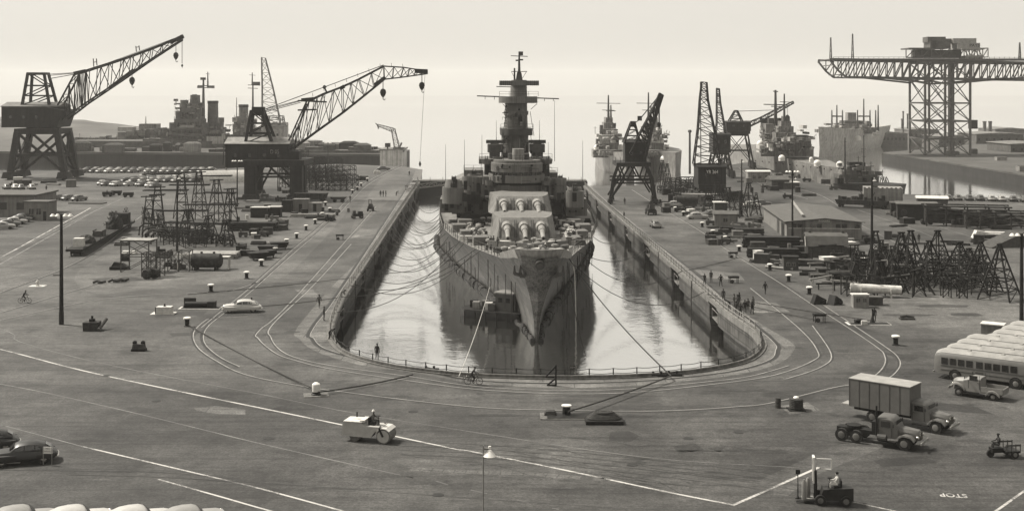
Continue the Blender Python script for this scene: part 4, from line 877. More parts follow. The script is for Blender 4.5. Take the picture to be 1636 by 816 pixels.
def house(parent, x0, x1, y0, y1, D, dep, m, gable=1.2, roofm=None, win=0):
    a, b = PD(x0, y1, D-dep/2), PD(x1, y0, D-dep/2); a = Vector((PD(x0,y1,D).x, D-dep/2, PD(x0,y1,D).z)); b = Vector((PD(x1,y0,D).x, D+dep/2, PD(x1,y0,D).z))
    q = MB(); q.rbox(a.x, b.x, a.y, b.y, a.z, b.z-gable); h = q.build('machine_house', m, parent)
    q = MB(); z = b.z-gable; ym = (a.y+b.y)/2
    q.loft([[(x, a.y-.3, z),(x, ym, z+gable),(x, b.y+.3, z),(x, b.y+.3, z-.15),(x, a.y-.3, z-.15)] for x in (a.x-.3, b.x+.3)]); q.build('roof', roofm or m, h)
    for k in range(win):
        q = MB(); x = a.x+(b.x-a.x)*(k+.7)/(win+.4); q.box((x, a.y-.03, a.z+(z-a.z)*.42), (.8,.1,1.0)); q.build('window', M_glass, h)
    return h, a, b
def aframe(parent, D, x0, x1, xt0, xt1, y0, y1, dep, m, r=.5):
    q = MB()
    for s in (-1, 1):
        A, B, C, E = PD(x0,y0,D), PD(xt0,y1,D), PD(x1,y0,D), PD(xt1,y1,D); o = Vector((0, s*dep/2, 0)); o2 = o*.55
        q.beam(A+o, B+o2, r); q.beam(C+o, E+o2, r); q.beam(B+o2, E+o2, r)
        for t in (.3,.62): q.beam((A+o).lerp(B+o2, t), (C+o).lerp(E+o2, t), r*.6)
        q.beam(A+o, (C+o).lerp(E+o2,.3), r*.4); q.beam((A+o).lerp(B+o2,.3), (C+o).lerp(E+o2,.62), r*.4); q.beam((C+o).lerp(E+o2,.62), B+o2, r*.4)
    for P_, Q_ in ((PD(xt0,y1,D), 0), (PD(xt1,y1,D), 0)): q.beam(P_+Vector((0,-dep*.3,0)), P_+Vector((0,dep*.3,0)), r)
    return q.build('a_frame', m, parent)
def stays(parent, D, prs, m, r=.07, dep=1.6):
    for a, b in prs:
        for s in (-1, 1):
            q = MB(); q.tube([PD(*a, D)+Vector((0, s*dep/2, 0)), PD(*b, D)+Vector((0, s*dep/2, 0))], r, 4); q.build('stay_cable', m, parent)
# A: big left crane
D = 412; t = thing('portal_crane', 'huge dark portal crane at far left, its boom pointing up right over the warships', 'crane', group='travelling portal cranes round the docks')
portal(t, PD(66,0,D).x, D+2, 15.5, 13.0, 11, 2.4, M_crane, 1.8)
zt = 17.0
q = MB(); q.cyl((PD(66,0,D).x, D+2, 16.5), (PD(66,0,D).x, D+2, 17.6), 5.4, n=20); q.build('slewing_ring', M_crane, t)
h_, a, b = house(t, 13, 103, 163, 203, D+2, 11, M_crane, 1.4, M_crane_m, 4)
q = MB(); c = PD(95,0,D); a2, b2 = PD(84,203,D), PD(110,176,D); q.hexa([(a2.x,D-5.3,a2.z),(b2.x-2,D-5.3,a2.z),(b2.x-2,D+7,a2.z),(a2.x,D+7,a2.z),(a2.x,D-5.3,b2.z+1),(b2.x,D-5.3,b2.z),(b2.x,D+7,b2.z),(a2.x,D+7,b2.z+1)]); q.build('operator_cab', M_crane, h_)
aframe(t, D+2, 42, 85, 48, 74, 168, 118, 7, M_crane, .8)
q = MB(); boom_truss(q, [((103,192),(97,168)),((122,178),(124,117)),((138,166),(140,113)),((192,130),(196,95)),((240,97),(243,78)),((291,64),(292,58))], D, 5.5, 1.6, .48, .22, 3)
q.beam(PD(178,141,D)+Vector((0,-2,0)), PD(216,112,D)+Vector((0,-1.5,0)), 1.0); q.beam(PD(122,118,D)+Vector((0,-2,0)), PD(140,114,D)+Vector((0,-2,0)), 1.2); q.beam(PD(272,68,D), PD(293,58,D), 1.2); q.build('boom', M_crane, t)
for px, y in ((150,107),(218,83)): q = MB(); q.beam(PD(px,y,D), PD(px-1,y-13 if px < 200 else y-9,D), .25); q.beam(PD(px+5,y-2,D), PD(px+4,y-13 if px < 200 else y-10,D), .25); q.beam(PD(px-1,y-7,D), PD(px+5,y-8,D), .2); q.build('boom_post', M_crane, t)
stays(t, D, [((77,121),(124,117)),((79,126),(124,118)),((76,119),(126,116)),((140,113),(292,57))], M_black, .07)
hook(t, D, 211, 112, 126, 1.0, M_black); hook(t, D, 281, 68, 86, .9, M_black); hook(t, D, 291, 64, 102, .35, M_black)
# B: gabled house crane
D = 335; t = thing('portal_crane', 'dark portal crane with gabled machine house and long boom reaching to the dock', 'crane', group='travelling portal cranes round the docks')
bx = PD(430,0,D).x
for (px, w, y0, dd) in ((408,4.2,0,-6),(480,4.6,0,-6),(404,3.4,0,7),(474,3.6,0,7)):
    q = MB(); x = PD(px,0,D).x; q.beam((x,D+dd,1.2),(x,D+dd,9.2), w*.72, 2.0); lg = q.build('leg', M_crane, t); q = MB(); q.box((x,D+dd,.5),(w*.95,4.6,1.2),0,.85)
    for k in (-1.6,-.6,.6,1.6): q.cyl((x-.3,D+dd+k,.4),(x+.3,D+dd+k,.4),.4,n=10)
    q.build('wheel_truck', M_crane, lg)
xl, xr = PD(408,0,D).x, PD(480,0,D).x
for yy in (D-6, D+7):
    for (a,b) in (((xl,yy,2),(bx,yy,9.2)),((xr,yy,2),(bx+1,yy,9.2)),((xl,yy,6.2),(xr,yy,6.2))): q = MB(); q.beam(a,b,.5); q.build('brace', M_crane, t)
q = MB(); q.rbox(xl-1.9, xr+2.2, D-7.5, D+8.5, 9.2, 10.6); q.build('gantry_platform', M_crane, t)
q = MB(); q.cyl((bx,D,10.6),(bx,D,11.4), 4.2, n=20); q.build('slewing_ring', M_crane, t)
h_, a, b = house(t, 366, 466, 219, 266, D, 9, M_crane, 1.6, M_crane_l, 4)
text_mesh('painted_number', 'D 05', 1.5, M_crane_l, h_, ((a.x*.22+b.x*.78), a.y-.02, a.z+(b.z-a.z)*.52), (R(90),0,0), .8, 1)
q = MB(); x = PD(364,0,D).x; q.tube([(x-.3,a.y,PD(0,262,D).z),(x-.3,a.y+2,PD(0,222,D).z)],.12,5); q.build('ladder', M_crane, h_)
part_box('operator_cab', M_crane, t, 458, 478, 242, 258, D-5, 4)
aframe(t, D, 396, 438, 403, 420, 228, 178, 6, M_crane, .7); part_box('sheave_housing', M_crane, t, 402, 421, 171, 185, D-1.2, 2.4)
q = MB(); st = [((467,238),(459,235)),((480,229),(492,162)),((506,210),(518,150)),((548,180),(547,139)),((582,153),(573,127)),((614,127),(613,106))]
boom_truss(q, st, D, 5, 2.2, .36, .17, 2); boom_truss(q, [((614,127),(613,106)),((640,124),(645,108)),((662,121),(664,111)),((683,118),(683,112))], D, 2.2, 1.2, .3, .15, 2)
for (u, v, w) in (((484,160),(503,158),.9),((478,161),(524,163),.4),((478,176),(508,175),.4),((600,136),(617,124),.9),((664,114),(684,115),1.1),((545,142),(552,138),.9)): q.beam(PD(*u,D)+Vector((0,-2.2,0)), PD(*v,D)+Vector((0,-2.2,0)), w)
q.build('boom', M_crane, t)
for px, y in ((518,137),): q = MB(); q.beam(PD(523,150,D), PD(517,137,D), .4); q.beam(PD(517,138,D)+Vector((0,0,0)), PD(520,141,D), .9); q.build('boom_post', M_crane, t)
for k in range(9): px = 500+k*18; y = 158-(px-492)*.43 if px < 613 else 106+(px-613)*.08; q = MB(); q.beam(PD(px,y,D), PD(px-1,y-6,D), .1); q.build('walkway_post', M_crane, t)
stays(t, D, [((420,178),(486,160)),((418,176),(490,158)),((420,180),(480,164)),((420,176),(613,104))], M_black, .06)
hook(t, D, 612, 128, 145, .85, M_black); hook(t, D, 674, 118, 134, .8, M_black)
q = MB(); q.tube([PD(679,118,D), PD(671,258,D)], .04, 4); q.lathe([(.1,-.7),(.35,0),(.1,.7)], PD(671,262,D), 8); q.build('hoist_rope', M_black, t)
# C: right-hand crane with raised boom
D = 322; t = thing('portal_crane', 'black lattice crane with steeply raised boom straddling the right quay', 'crane', group='travelling portal cranes round the docks')
X_ = lambda px: PD(px,0,D).x
for (pb, pt, dd) in ((973,985,-4),(1044,1030,-5),(980,992,6),(1048,1034,6)):
    q = MB(); q.beam((X_(pb),D+dd,1.0),(X_(pb)+(X_(pt)-X_(pb))*.35,D+dd,6.2),.7); q.beam((X_(pb)+(X_(pt)-X_(pb))*.35,D+dd,6.2),(X_(pt),D+dd,9.8),.7); lg = q.build('leg', M_crane, t)
    q = MB(); q.box((X_(pb),D+dd,.35),(1.3,3.2,1.0),0,.8); q.cyl((X_(pb)-.2,D+dd-.8,.35),(X_(pb)+.2,D+dd-.8,.35),.35,n=8); q.cyl((X_(pb)-.2,D+dd+.8,.35),(X_(pb)+.2,D+dd+.8,.35),.35,n=8); q.build('wheel_truck', M_crane, lg)
for yy in (D-4.6, D+6):
    for (a,b) in (((977,6.4),(1040,6.4)),((977,2.2),(996,6.4)),((996,6.4),(988,9.6)),((1042,2.2),(1026,6.4)),((1026,6.4),(1032,9.6)),((1000,6.4),(1010,9.6)),((1020,6.4),(1010,9.6)),((974,1.5),(1003,9.6)),((977,5.4),(1040,5.4))):
        q = MB(); q.beam((X_(a[0]),yy,a[1]),(X_(b[0]),yy,b[1]),.4); q.build('brace', M_crane, t)
q = MB(); q.rbox(X_(982),X_(1036),D-6,D+7.5,9.6,10.6); q.build('gantry_platform', M_crane, t)
for k in range(8): q = MB(); x = X_(980+k*8); q.beam((x,D-6,10.6),(x,D-6,12),.1); q.build('railing_post', M_crane, t)
house(t, 997, 1031, 222, 262, D, 6, M_crane, .8, M_crane, 2); aframe(t, D-1, 997, 1022, 1008, 1014, 226, 196, 4, M_crane, .35); part_box('sheave_housing', M_crane, t, 1008, 1016, 194, 203, D-1.5, 2)
q = MB(); boom_truss(q, [((1028,256),(1006,244)),((1037,222),(1026,206)),((1046,192),(1042,176)),((1059,152),(1054,149))], D-3, 3.4, 1.2, .42, .22, 5); q.beam(PD(1055,150,D-3.5), PD(1032,250,D-5), .6); q.build('boom', M_crane, t)
stays(t, D-2, [((1014,197),(1022,191)),((1022,191),(1053,153))], M_black, .07); q = MB(); q.box(PD(1022,193,D-2),(1.1,.5,1.2)); q.build('sheave_housing', M_black, t); hook(t, D-3, 1053, 160, 196, .5, M_black)
q = MB(); q.tube([PD(1053,152,D-3),PD(1053,205,D-3)],.2,5); q.build('hoist_rope', M_black, t)
# D, E, F, G
def tall_crane(lab, D, st, hx, hy, hm, base, txt=None, wdep=4, name='portal_crane', m=M_crane, legs=True):
    t = thing(name, lab, 'crane', group='travelling portal cranes round the docks')
    q = MB(); boom_truss(q, st, D, 3.2, 1.2, .32, .17, 4); q.build('boom', m, t)
    h_, a, b = house(t, hx[0], hx[1], hy[0], hy[1], D, wdep*2, hm, .5, m, 2)
    if txt: text_mesh('painted_number', txt, 1.3, M_white, h_, ((a.x+b.x)/2, a.y-.02, b.z-1.9), (R(90),0,0), .8, 1)
    zt = a.z-1.1
    if legs and zt > 2: portal(t, (a.x+b.x)/2, D, zt, (b.x-a.x)*.75, wdep*1.8, base, m, .55)
    return t, a, b
t, a, b = tall_crane('crane with tall narrow near-vertical lattice boom, left of the two upright ones', 330, [((1150,262),(1108,262)),((1143,215),(1115,205)),((1131,160),(1118,158)),((1129,132),(1121,131))], (1112,1156), (262,293), M_crane, 1.5, 'YR 364')
q = MB(); q.tube([PD(1119,131,328), PD(1120,290,328)], .12, 4); q.build('hoist_rope', M_black, t)
t, a, b = tall_crane('crane with slender upright boom just right of the taller upright one', 420, [((1160,235),(1142,235)),((1157,200),(1145,195)),((1151,165),(1145,163)),((1149,142),(1145,141))], (1136,1164), (212,238), M_crane, 1.5)
t, a, b = tall_crane('small dark crane with boom slanting right over the quayside cruiser', 470, [((1196,203),(1195,196)),((1215,194),(1215,188)),((1240,181),(1240,175)),((1268,165),(1267,162))], (1158,1197), (193,209), M_crane, 2.2, wdep=3.5)
aframe(t, 470, 1164, 1186, 1174, 1178, 195, 177, 4, M_crane, .4); stays(t, 470, [((1176,178),(1240,176)),((1240,176),(1267,162))], M_black, .08); hook(t, 470, 1258, 168, 184, .7, M_black)
t, a, b = tall_crane('pale latticed crane with near-vertical boom rising behind the gabled dark crane', 540, [((450,225),(418,225)),((447,190),(419,185)),((436,140),(419,140)),((424,93),(418,92))], (422,456), (200,228), M_crane_l, 2, m=M_crane_m, legs=True)
q = MB(); boom_truss(q, [((455,205),(425,205)),((452,185),(430,185))], 541, 5, 4, .35, .2, 3); q.build('counterweight_frame', M_crane_m, t)
# hammerhead gantry crane on the far pier
D = 570; t = thing('hammerhead_crane', 'giant pale gantry crane with long trussed bridge on the far pier at right', 'crane')
X_ = lambda px, d=D: (px-CX)*d/F; Z_ = lambda py, d=D: H-(py-HY)*d/F
MH = mat('hammerhead_grey_steel', .06, .7, .25, .5)
zt = Z_(126); xs = [X_(1478), X_(1512), X_(1550)]; ysd = (D, D+22)
for x in (xs[0], X_(1510), xs[2]):
    for y in ysd:
        q = MB(); q.beam((x,y,0),(x,y,Z_(100)), .9); q.build('leg', MH, t)
lv = [0, Z_(222), Z_(194), Z_(165), zt, Z_(100)]
def brx(a, b, w=.34): q = MB(); q.beam(a, b, w); q.build('brace', MH, t)
for y in ysd:
    for (xa, xb) in ((xs[0], X_(1510)), (X_(1510), xs[2])):
        for z0, z1 in zip(lv, lv[1:]):
            zm = (z0+z1)/2; xm = (xa+xb)/2; brx((xa,y,z0),(xb,y,z1)); brx((xb,y,z0),(xa,y,z1)); brx((xa,y,z1),(xb,y,z1), .7)
for x in (xs[0], X_(1510), xs[2]):
    for z0, z1 in zip(lv, lv[1:]): brx((x,ysd[0],z0),(x,ysd[1],z1)); brx((x,ysd[0],z1),(x,ysd[1],z1), .6)
part_box('lift_shaft', MH, t, 1518, 1521.5, 100, 250, D+10, 3); 
q = MB(); part_box('hoist_cab', M_crane, t, 1552, 1562, 192, 206, D, 4)
for y in ysd:       # bridge trusses
    q = MB(); pts_t = [(1326,94),(1350,94)]; nb = 34; x0, x1 = 1326, 1760
    top = lambda px: 94.5+(px-1326)*.018; bot = lambda px: 94+ (px-1326)*1.45 if px < 1347 else (122.5 if px < 1420 else 122.5)
    def botf(px):
        if px < 1347: return top(px)+2+(px-1326)*1.25
        return 123.0+(px-1347)*.015
    pr = None
    for k in range(nb+1):
        px = x0+(x1-x0)*k/nb; T = Vector((X_(px),y,Z_(top(px)))); B = Vector((X_(px),y,Z_(botf(px)))); q.beam(T, B, .38)
        if pr: q.beam(pr[0], T, .9); q.beam(pr[1], B, .8); q.beam(pr[1] if k % 2 == 0 or 1 else pr[0], T, .45)
        pr = (T, B)
    for (u, v) in (((1395,123),(1478,132)),((1478,132),(1478,123)),((1550,131),(1570,129)),((1570,129),(1640,124)),((1478,132),(1500,124)),((1460,124),(1510,134)),((1510,134),(1550,131))): q.beam((X_(u[0]),y,Z_(u[1])),(X_(v[0]),y,Z_(v[1])), .8)
    q.build('bridge_truss', MH, t)
q = MB(); q.rbox(X_(1328), X_(1760), D-2, D+24, Z_(95.5), Z_(94)); q.build('bridge_deck', MH, t)
q = MB()
for k in range(36): px = 1332+k*12; z = Z_(botf(px)); q.beam((X_(px),D,z),(X_(px),D+22,z), .4); q.beam((X_(px),D,z),(X_(px+12),D+22,Z_(botf(px+12))), .3)
q.build('wind_bracing', MH, t)
for px, py in ((1329,60),(1364,54),(1632,68)): q = MB(); truss(q, (X_(px),D+2,Z_(94)), (X_(px),D+2,Z_(py)), .9, .3, .9, .3, 8, .2, dirs=(Vector((1,0,0)),Vector((0,1,0)))); q.build('lamp_tower', MH, t)
for k in range(40):
    q = MB(); px = 1330+k*8; q.beam((X_(px),D-2,Z_(94)),(X_(px),D-2,Z_(91.2)),.14); q.build('railing_post', MH, t)
q = MB(); q.beam((X_(1330),D-2,Z_(91.4)),(X_(1700),D-2,Z_(92.5)),.14); q.build('railing', MH, t)
# trolleys on top of the bridge
def trolley(lab, xa, xb, hm, txt=None):
    T = thing('bridge_trolley', lab, 'crane trolley'); q = MB(); boom_truss(q, [((xa,92),(xa,78)),((xb,92),(xb,78))], D+4, 10, 10, .45, .35, 4); q.build('underframe', hm, T)
    return T
M_tr1 = mat('trolley_grey_steel', .06, .7, .3, .6); M_tr2 = mat('trolley_pale_paint', .2, .7, .2, .6)
T = trolley('dark grey trolley house with stepped roof on top of the giant crane bridge', 1453, 1512, M_tr1)
for (a,b,c,d) in ((1490,1519,66,78),(1486,1496,66,78)): part_box('machine_house', M_tr1, T, a, b, c, d, D, 9)
part_box('roof_house', M_tr1, T, 1482, 1511, 59, 67.5, D+1, 7); part_box('roof_house', M_tr1, T, 1508, 1520, 62, 66.2, D+2, 5); part_box('counterweight', M_tr1, T, 1462, 1536, 80, 93, D+6, 6); part_box('walkway', M_tr1, T, 1452, 1502, 76.5, 78.5, D-2, 12)
T = trolley('pale trolley house lettered PAYS beside the dark one on the giant crane bridge', 1538, 1572, M_tr2)
part_box('machine_house', M_tr2, T, 1530, 1566, 69, 79, D, 9); part_box('roof_house', M_tr2, T, 1523, 1560, 61.5, 69.5, D+1, 7); part_box('undercarriage', M_tr2, T, 1544, 1570, 89, 95, D-1, 10); part_box('walkway', M_tr2, T, 1537, 1573, 78, 79.5, D-2, 12)
text_mesh('lettering', 'PAYS', 2.0, M_black, T, (X_(1557), D-.05, Z_(73)), (R(90),0,0), 1.05, .9, .03)
# ================================================================== LIBRARY OF NEAR THINGS
M_carp = {k: mat('car_paint_'+k, v, .4, .08, 3, spec=.45) for k, v in (('white',.32),('pale',.19),('grey',.08),('dark',.045),('black',.012))}
def ring8(x, hw, z0, z1): return [(x,-hw*.84,z0),(x,-hw,z0+.14),(x,-hw,z0+(z1-z0)*.62),(x,-hw*.86,z1-.07),(x,-hw*.4,z1),(x,hw*.4,z1),(x,hw*.86,z1-.07),(x,hw,z0+(z1-z0)*.62),(x,hw,z0+.14),(x,hw*.84,z0)]
BODY = [(2.46,.5,.46,.74),(2.36,.76,.36,.92),(2.0,.86,.3,1.02),(1.4,.9,.3,1.07),(.9,.93,.28,1.09),(0,.95,.28,1.06),(-1.0,.95,.28,1.04),(-1.8,.9,.3,.98),(-2.25,.78,.38,.86),(-2.42,.55,.48,.72)]
CAB = [(1.02,.74,1.06),(.6,.70,1.45),(.3,.68,1.56),(-.3,.68,1.60),(-.9,.67,1.56),(-1.5,.64,1.38),(-2.0,.56,1.02)]
def cabring(x, hw, z): return [(x,-hw*1.16,min(1.0,z)),(x,-hw,max(z-.14,1.0)),(x,-hw*.6,z),(x,hw*.6,z),(x,hw,max(z-.14,1.0)),(x,hw*1.16,min(1.0,z))]
def car_shell(q): q.loft([ring8(*b) for b in BODY]); q.loft([cabring(*c) for c in CAB])
def side_glass(q, x0, x1, zlo=1.08, s=1):
    def at(x, f):
        for (a,b) in zip(CAB, CAB[1:]):
            if b[0] <= x <= a[0]:
                t = (x-a[0])/(b[0]-a[0]); hw = a[1]+(b[1]-a[1])*t; z = a[2]+(b[2]-a[2])*t; zt = max(z-.16, 1.02); zz = zlo+(zt-zlo)*f; w_ = hw*1.16+(hw-hw*1.16)*(zz-1.0)/max(zt+.02-1.0,.05); return (x, s*(w_+.012), zz)
    q.poly([at(x0,0), at(x1,0), at(x1,1), at(x0,1)])
def make_car(lab, cat='car', paint='white', name='parked_car', group=None, loc=(0,0,0), rz=0):
    t = thing(name, lab, cat, loc, rz, group); q = MB(); car_shell(q); b = q.build('body', M_carp[paint], t, smooth=True)
    for s in (-1, 1):
        for x0, x1 in ((.62,-.02),(-.1,-.75),(-.83,-1.25)): q = MB(); side_glass(q, x0, x1, s=s); q.build('window', M_glass, t)
        for x in (1.5, -1.45):
            q = MB(); q.cyl((x,s*.72,.35),(x,s*.97,.35),.36,n=16); w = q.build('wheel', M_rubber, t, smooth=True); q = MB(); q.cyl((x,s*.96,.35),(x,s*.99,.35),.19,.15,n=12); q.build('hubcap', M_chrome, w)
        q = MB(); q.ball((2.34,s*.62,.78),.13,10); q.build('headlight', M_chrome, t, smooth=True)
        q = MB(); q.loft([[(x,s*(.93+.06*f),.32),(x,s*(.95+.09*f),.6),(x,s*(.93+.06*f),.80),(x,s*.85,.86),(x,s*.85,.32)] for x,f in ((2.2,.0),(1.95,.9),(1.5,1.1),(1.0,.7),(.5,0))]); q.build('front_fender', M_carp[paint], t, smooth=True)
        q = MB(); q.loft([[(x,s*(.93+.06*f),.4),(x,s*(.95+.08*f),.6),(x,s*(.93+.05*f),.78),(x,s*.85,.82),(x,s*.85,.4)] for x,f in ((-.9,0),(-1.2,.8),(-1.5,1.0),(-1.9,.8),(-2.2,0))]); q.build('rear_fender', M_carp[paint], t, smooth=True)
    q = MB(); q.poly([(.98,-.6,1.11),(.98,.6,1.11),(.63,.56,1.43),(.63,-.56,1.43)]); q.M = Matrix.Translation((.03,0,.02)); q.build('windscreen', M_glass, t, loc=(.035,0,.02))
    q = MB(); q.poly([(-1.95,-.4,1.1),(-1.95,.4,1.1),(-1.55,.42,1.36),(-1.55,-.42,1.36)]); q.build('rear_window', M_glass, t, loc=(-.02,0,.03))
    for x in (2.52,-2.5): q = MB(); q.tube([(x-.12*(1 if x>0 else -1),-.8,.48),(x,-.4,.48),(x,.4,.48),(x-.12*(1 if x>0 else -1),.8,.48)],.06,6); q.build('bumper', M_chrome, t)
    q = MB(); q.box((2.44,0,.5),(.08,.8,.24)); q.build('grille', M_chrome, t)
    return t
FAR = {}
def far_car(lab, paint, loc, rz, group):
    if paint not in FAR:
        q = MB(); q.m = 0; car_shell(q); q.m = 1
        for s in (-1,1): side_glass(q, .62, -.3, s=s); side_glass(q, -.4, -1.25, s=s)
        q.poly([(1.02,-.6,1.12),(1.02,.6,1.12),(.67,.56,1.44),(.67,-.56,1.44)]); q.poly([(-1.98,-.4,1.12),(-1.98,.4,1.12),(-1.58,.42,1.38),(-1.58,-.42,1.38)])
        q.m = 2
        for s in (-1,1):
            for x in (1.5,-1.45): q.cyl((x,s*.7,.34),(x,s*.97,.34),.34,n=10)
        o = q.build('parked_car', [M_carp[paint], M_glass, M_rubber], smooth=True); FAR[paint] = o; tag(o, lab, 'car', group); o.location = loc; o.rotation_euler.z = rz; return o
    o = FAR[paint].copy(); COL.objects.link(o); o.location = loc; o.rotation_euler = (0,0,rz); tag(o, lab, 'car', group); return o
# ---- people
def skin_mesh(J, E, extra=0):
    """J: name->(pos, radius); E: list (a, b, mat index)"""
    names = list(J); idx = {n: i for i, n in enumerate(names)}
    me = bpy.data.meshes.new('body'); me.from_pydata([J[n][0] for n in names], [(idx[a], idx[b]) for a, b, m in E], [])
    o = bpy.data.objects.new('body', me); COL.objects.link(o); md = o.modifiers.new('s', 'SKIN'); sv = me.skin_vertices[0].data
    for n, i in idx.items(): r = J[n][1]; sv[i].radius = r if isinstance(r, tuple) else (r, r); sv[i].use_root = (n == 'pelvis')
    md.use_smooth_shade = True; sb = o.modifiers.new('u', 'SUBSURF'); sb.levels = 1; bpy.context.view_layer.update()
    out = bpy.data.meshes.new_from_object(o.evaluated_get(bpy.context.evaluated_depsgraph_get())); bpy.data.objects.remove(o)
    segs = [(Vector(J[a][0]), Vector(J[b][0]), m) for a, b, m in E]
    for p in out.polygons:
        c = p.center; best = min(segs, key=lambda sg: (c-(sg[0]+(sg[1]-sg[0])*max(0, min(1, (c-sg[0]).dot(sg[1]-sg[0])/max((sg[1]-sg[0]).length_squared, 1e-6))))).length); p.material_index = best[2]
    return out
def pose(kind):
    J = dict(pelvis=((0,0,.96),(.15,.11)), belly=((0,0,1.12),(.15,.11)), chest=((0,0,1.34),(.18,.12)), neck=((0,0,1.50),.06), chin=((0,-.03,1.56),.075), head=((0,-.01,1.66),(.085,.10)), crown=((0,0,1.74),.06), nose=((0,-.12,1.64),.015))
    def arm(s, el, ha):
        sgn = 'l' if s < 0 else 'r'; J['sh'+sgn] = ((s*.19,0,1.43),.068); J['el'+sgn] = (el,.048); J['wr'+sgn] = (ha,.034)
        e, h = Vector(el), Vector(ha); d = (h-e).normalized(); pm = h+d*.07; J['pa'+sgn] = (tuple(pm),(.04,.022)); sd = d.cross(Vector((0,1,0))); sd = sd.normalized() if sd.length > .2 else Vector((1,0,0))
        for k in range(4): f = pm+d*(.06+.012*(k in (1,2)))+sd*(.03*(k-1.5)/1.5); J['f%d%s' % (k, sgn)] = (tuple(f),.010)
        J['th'+sgn] = (tuple(h+d*.05+Vector((0,-.05,0))),.012)
    def leg(s, hip, kn, an, toe):
        sgn = 'l' if s < 0 else 'r'; J['hp'+sgn] = (hip,.095); J['kn'+sgn] = (kn,.065); J['an'+sgn] = (an,.05); J['to'+sgn] = (toe,.042)
    if kind == 'stand': arm(-1,(-.25,.03,1.14),(-.25,-.06,.90)); arm(1,(.25,.03,1.14),(.26,-.06,.90)); leg(-1,(-.1,0,.88),(-.11,-.02,.5),(-.12,.02,.1),(-.13,-.15,.045)); leg(1,(.1,0,.88),(.12,-.02,.5),(.13,.02,.1),(.15,-.15,.045))
    if kind == 'hands_on_hips': arm(-1,(-.42,.08,1.2),(-.2,-.03,1.03)); arm(1,(.42,.08,1.2),(.2,-.03,1.03)); leg(-1,(-.1,0,.88),(-.15,-.02,.5),(-.2,.02,.1),(-.22,-.15,.045)); leg(1,(.1,0,.88),(.15,-.02,.5),(.2,.02,.1),(.22,-.15,.045))
    if kind == 'walk': arm(-1,(-.25,.16,1.16),(-.25,.22,.93)); arm(1,(.25,-.12,1.16),(.24,-.28,.96)); leg(-1,(-.09,0,.88),(-.1,-.2,.52),(-.1,-.28,.12),(-.1,-.43,.05)); leg(1,(.09,0,.88),(.1,.05,.5),(.1,.32,.17),(.1,.22,.045))
    if kind == 'point': arm(-1,(-.42,-.12,1.40),(-.66,-.22,1.44)); arm(1,(.25,.03,1.14),(.26,-.06,.90)); leg(-1,(-.1,0,.88),(-.13,-.02,.5),(-.16,.02,.1),(-.18,-.15,.045)); leg(1,(.1,0,.88),(.13,-.02,.5),(.16,.02,.1),(.18,-.15,.045))
    if kind == 'bend':
        J.update(belly=((0,-.12,1.10),(.15,.11)), chest=((0,-.34,1.2),(.17,.12)), neck=((0,-.50,1.24),.06), chin=((0,-.56,1.24),.07), head=((0,-.64,1.28),(.085,.1)), crown=((0,-.70,1.33),.06), nose=((0,-.70,1.2),.015)); arm(-1,(-.22,-.5,1.0),(-.15,-.6,.78)); arm(1,(.22,-.5,1.0),(.15,-.6,.78)); J['shl'] = ((-.19,-.4,1.22),.068); J['shr'] = ((.19,-.4,1.22),.068)
        leg(-1,(-.1,0,.88),(-.13,-.08,.5),(-.13,.05,.1),(-.14,-.12,.045)); leg(1,(.1,0,.88),(.13,-.08,.5),(.13,.05,.1),(.14,-.12,.045))
    if kind == 'sit':
        for k in ('pelvis','belly','chest','neck','chin','head','crown','nose'): p, r = J[k]; J[k] = ((p[0], p[1]-(.03 if k != 'pelvis' else 0), p[2]), r)
        arm(-1,(-.26,-.16,1.18),(-.16,-.42,1.16)); arm(1,(.26,-.16,1.18),(.16,-.42,1.16)); leg(-1,(-.1,-.04,.93),(-.14,-.46,.96),(-.14,-.50,.54),(-.14,-.66,.50)); leg(1,(.1,-.04,.93),(.14,-.46,.96),(.14,-.50,.54),(.14,-.66,.50))
    if kind == 'cycle':
        J.update(belly=((0,-.06,1.1),(.15,.11)), chest=((0,-.2,1.3),(.17,.12)), neck=((0,-.30,1.44),.06), chin=((0,-.35,1.5),.07), head=((0,-.35,1.6),(.085,.1)), crown=((0,-.34,1.68),.06), nose=((0,-.46,1.57),.015)); arm(-1,(-.26,-.38,1.16),(-.22,-.60,1.08)); arm(1,(.26,-.38,1.16),(.22,-.60,1.08)); J['shl'] = ((-.19,-.22,1.38),.068); J['shr'] = ((.19,-.22,1.38),.068)
        leg(-1,(-.09,-.03,.92),(-.1,-.36,.72),(-.1,-.2,.34),(-.1,-.34,.27)); leg(1,(.09,-.03,.92),(.1,-.27,.58),(.1,-.12,.18),(.1,-.26,.12))
    E = [('pelvis','belly',1),('belly','chest',0),('chest','neck',0),('neck','chin',2),('chin','head',2),('head','crown',2),('head','nose',2)]
    for s in 'lr':
        E += [('chest','sh'+s,0),('sh'+s,'el'+s,0),('el'+s,'wr'+s,0),('wr'+s,'pa'+s,2),('wr'+s,'th'+s,2)]+[('pa'+s,'f%d%s'%(k,s),2) for k in range(4)]+[('pelvis','hp'+s,1),('hp'+s,'kn'+s,1),('kn'+s,'an'+s,1),('an'+s,'to'+s,3)]
    return J, E
BODIES = {}; HATS = {}
OUT = {'dark': (M_cloth_d, M_cloth_d), 'denim': (M_denim, M_denim), 'pale': (M_cloth_l, M_cloth_m), 'grey': (M_cloth_m, M_cloth_d), 'mixed': (M_cloth_d, M_cloth_l)}
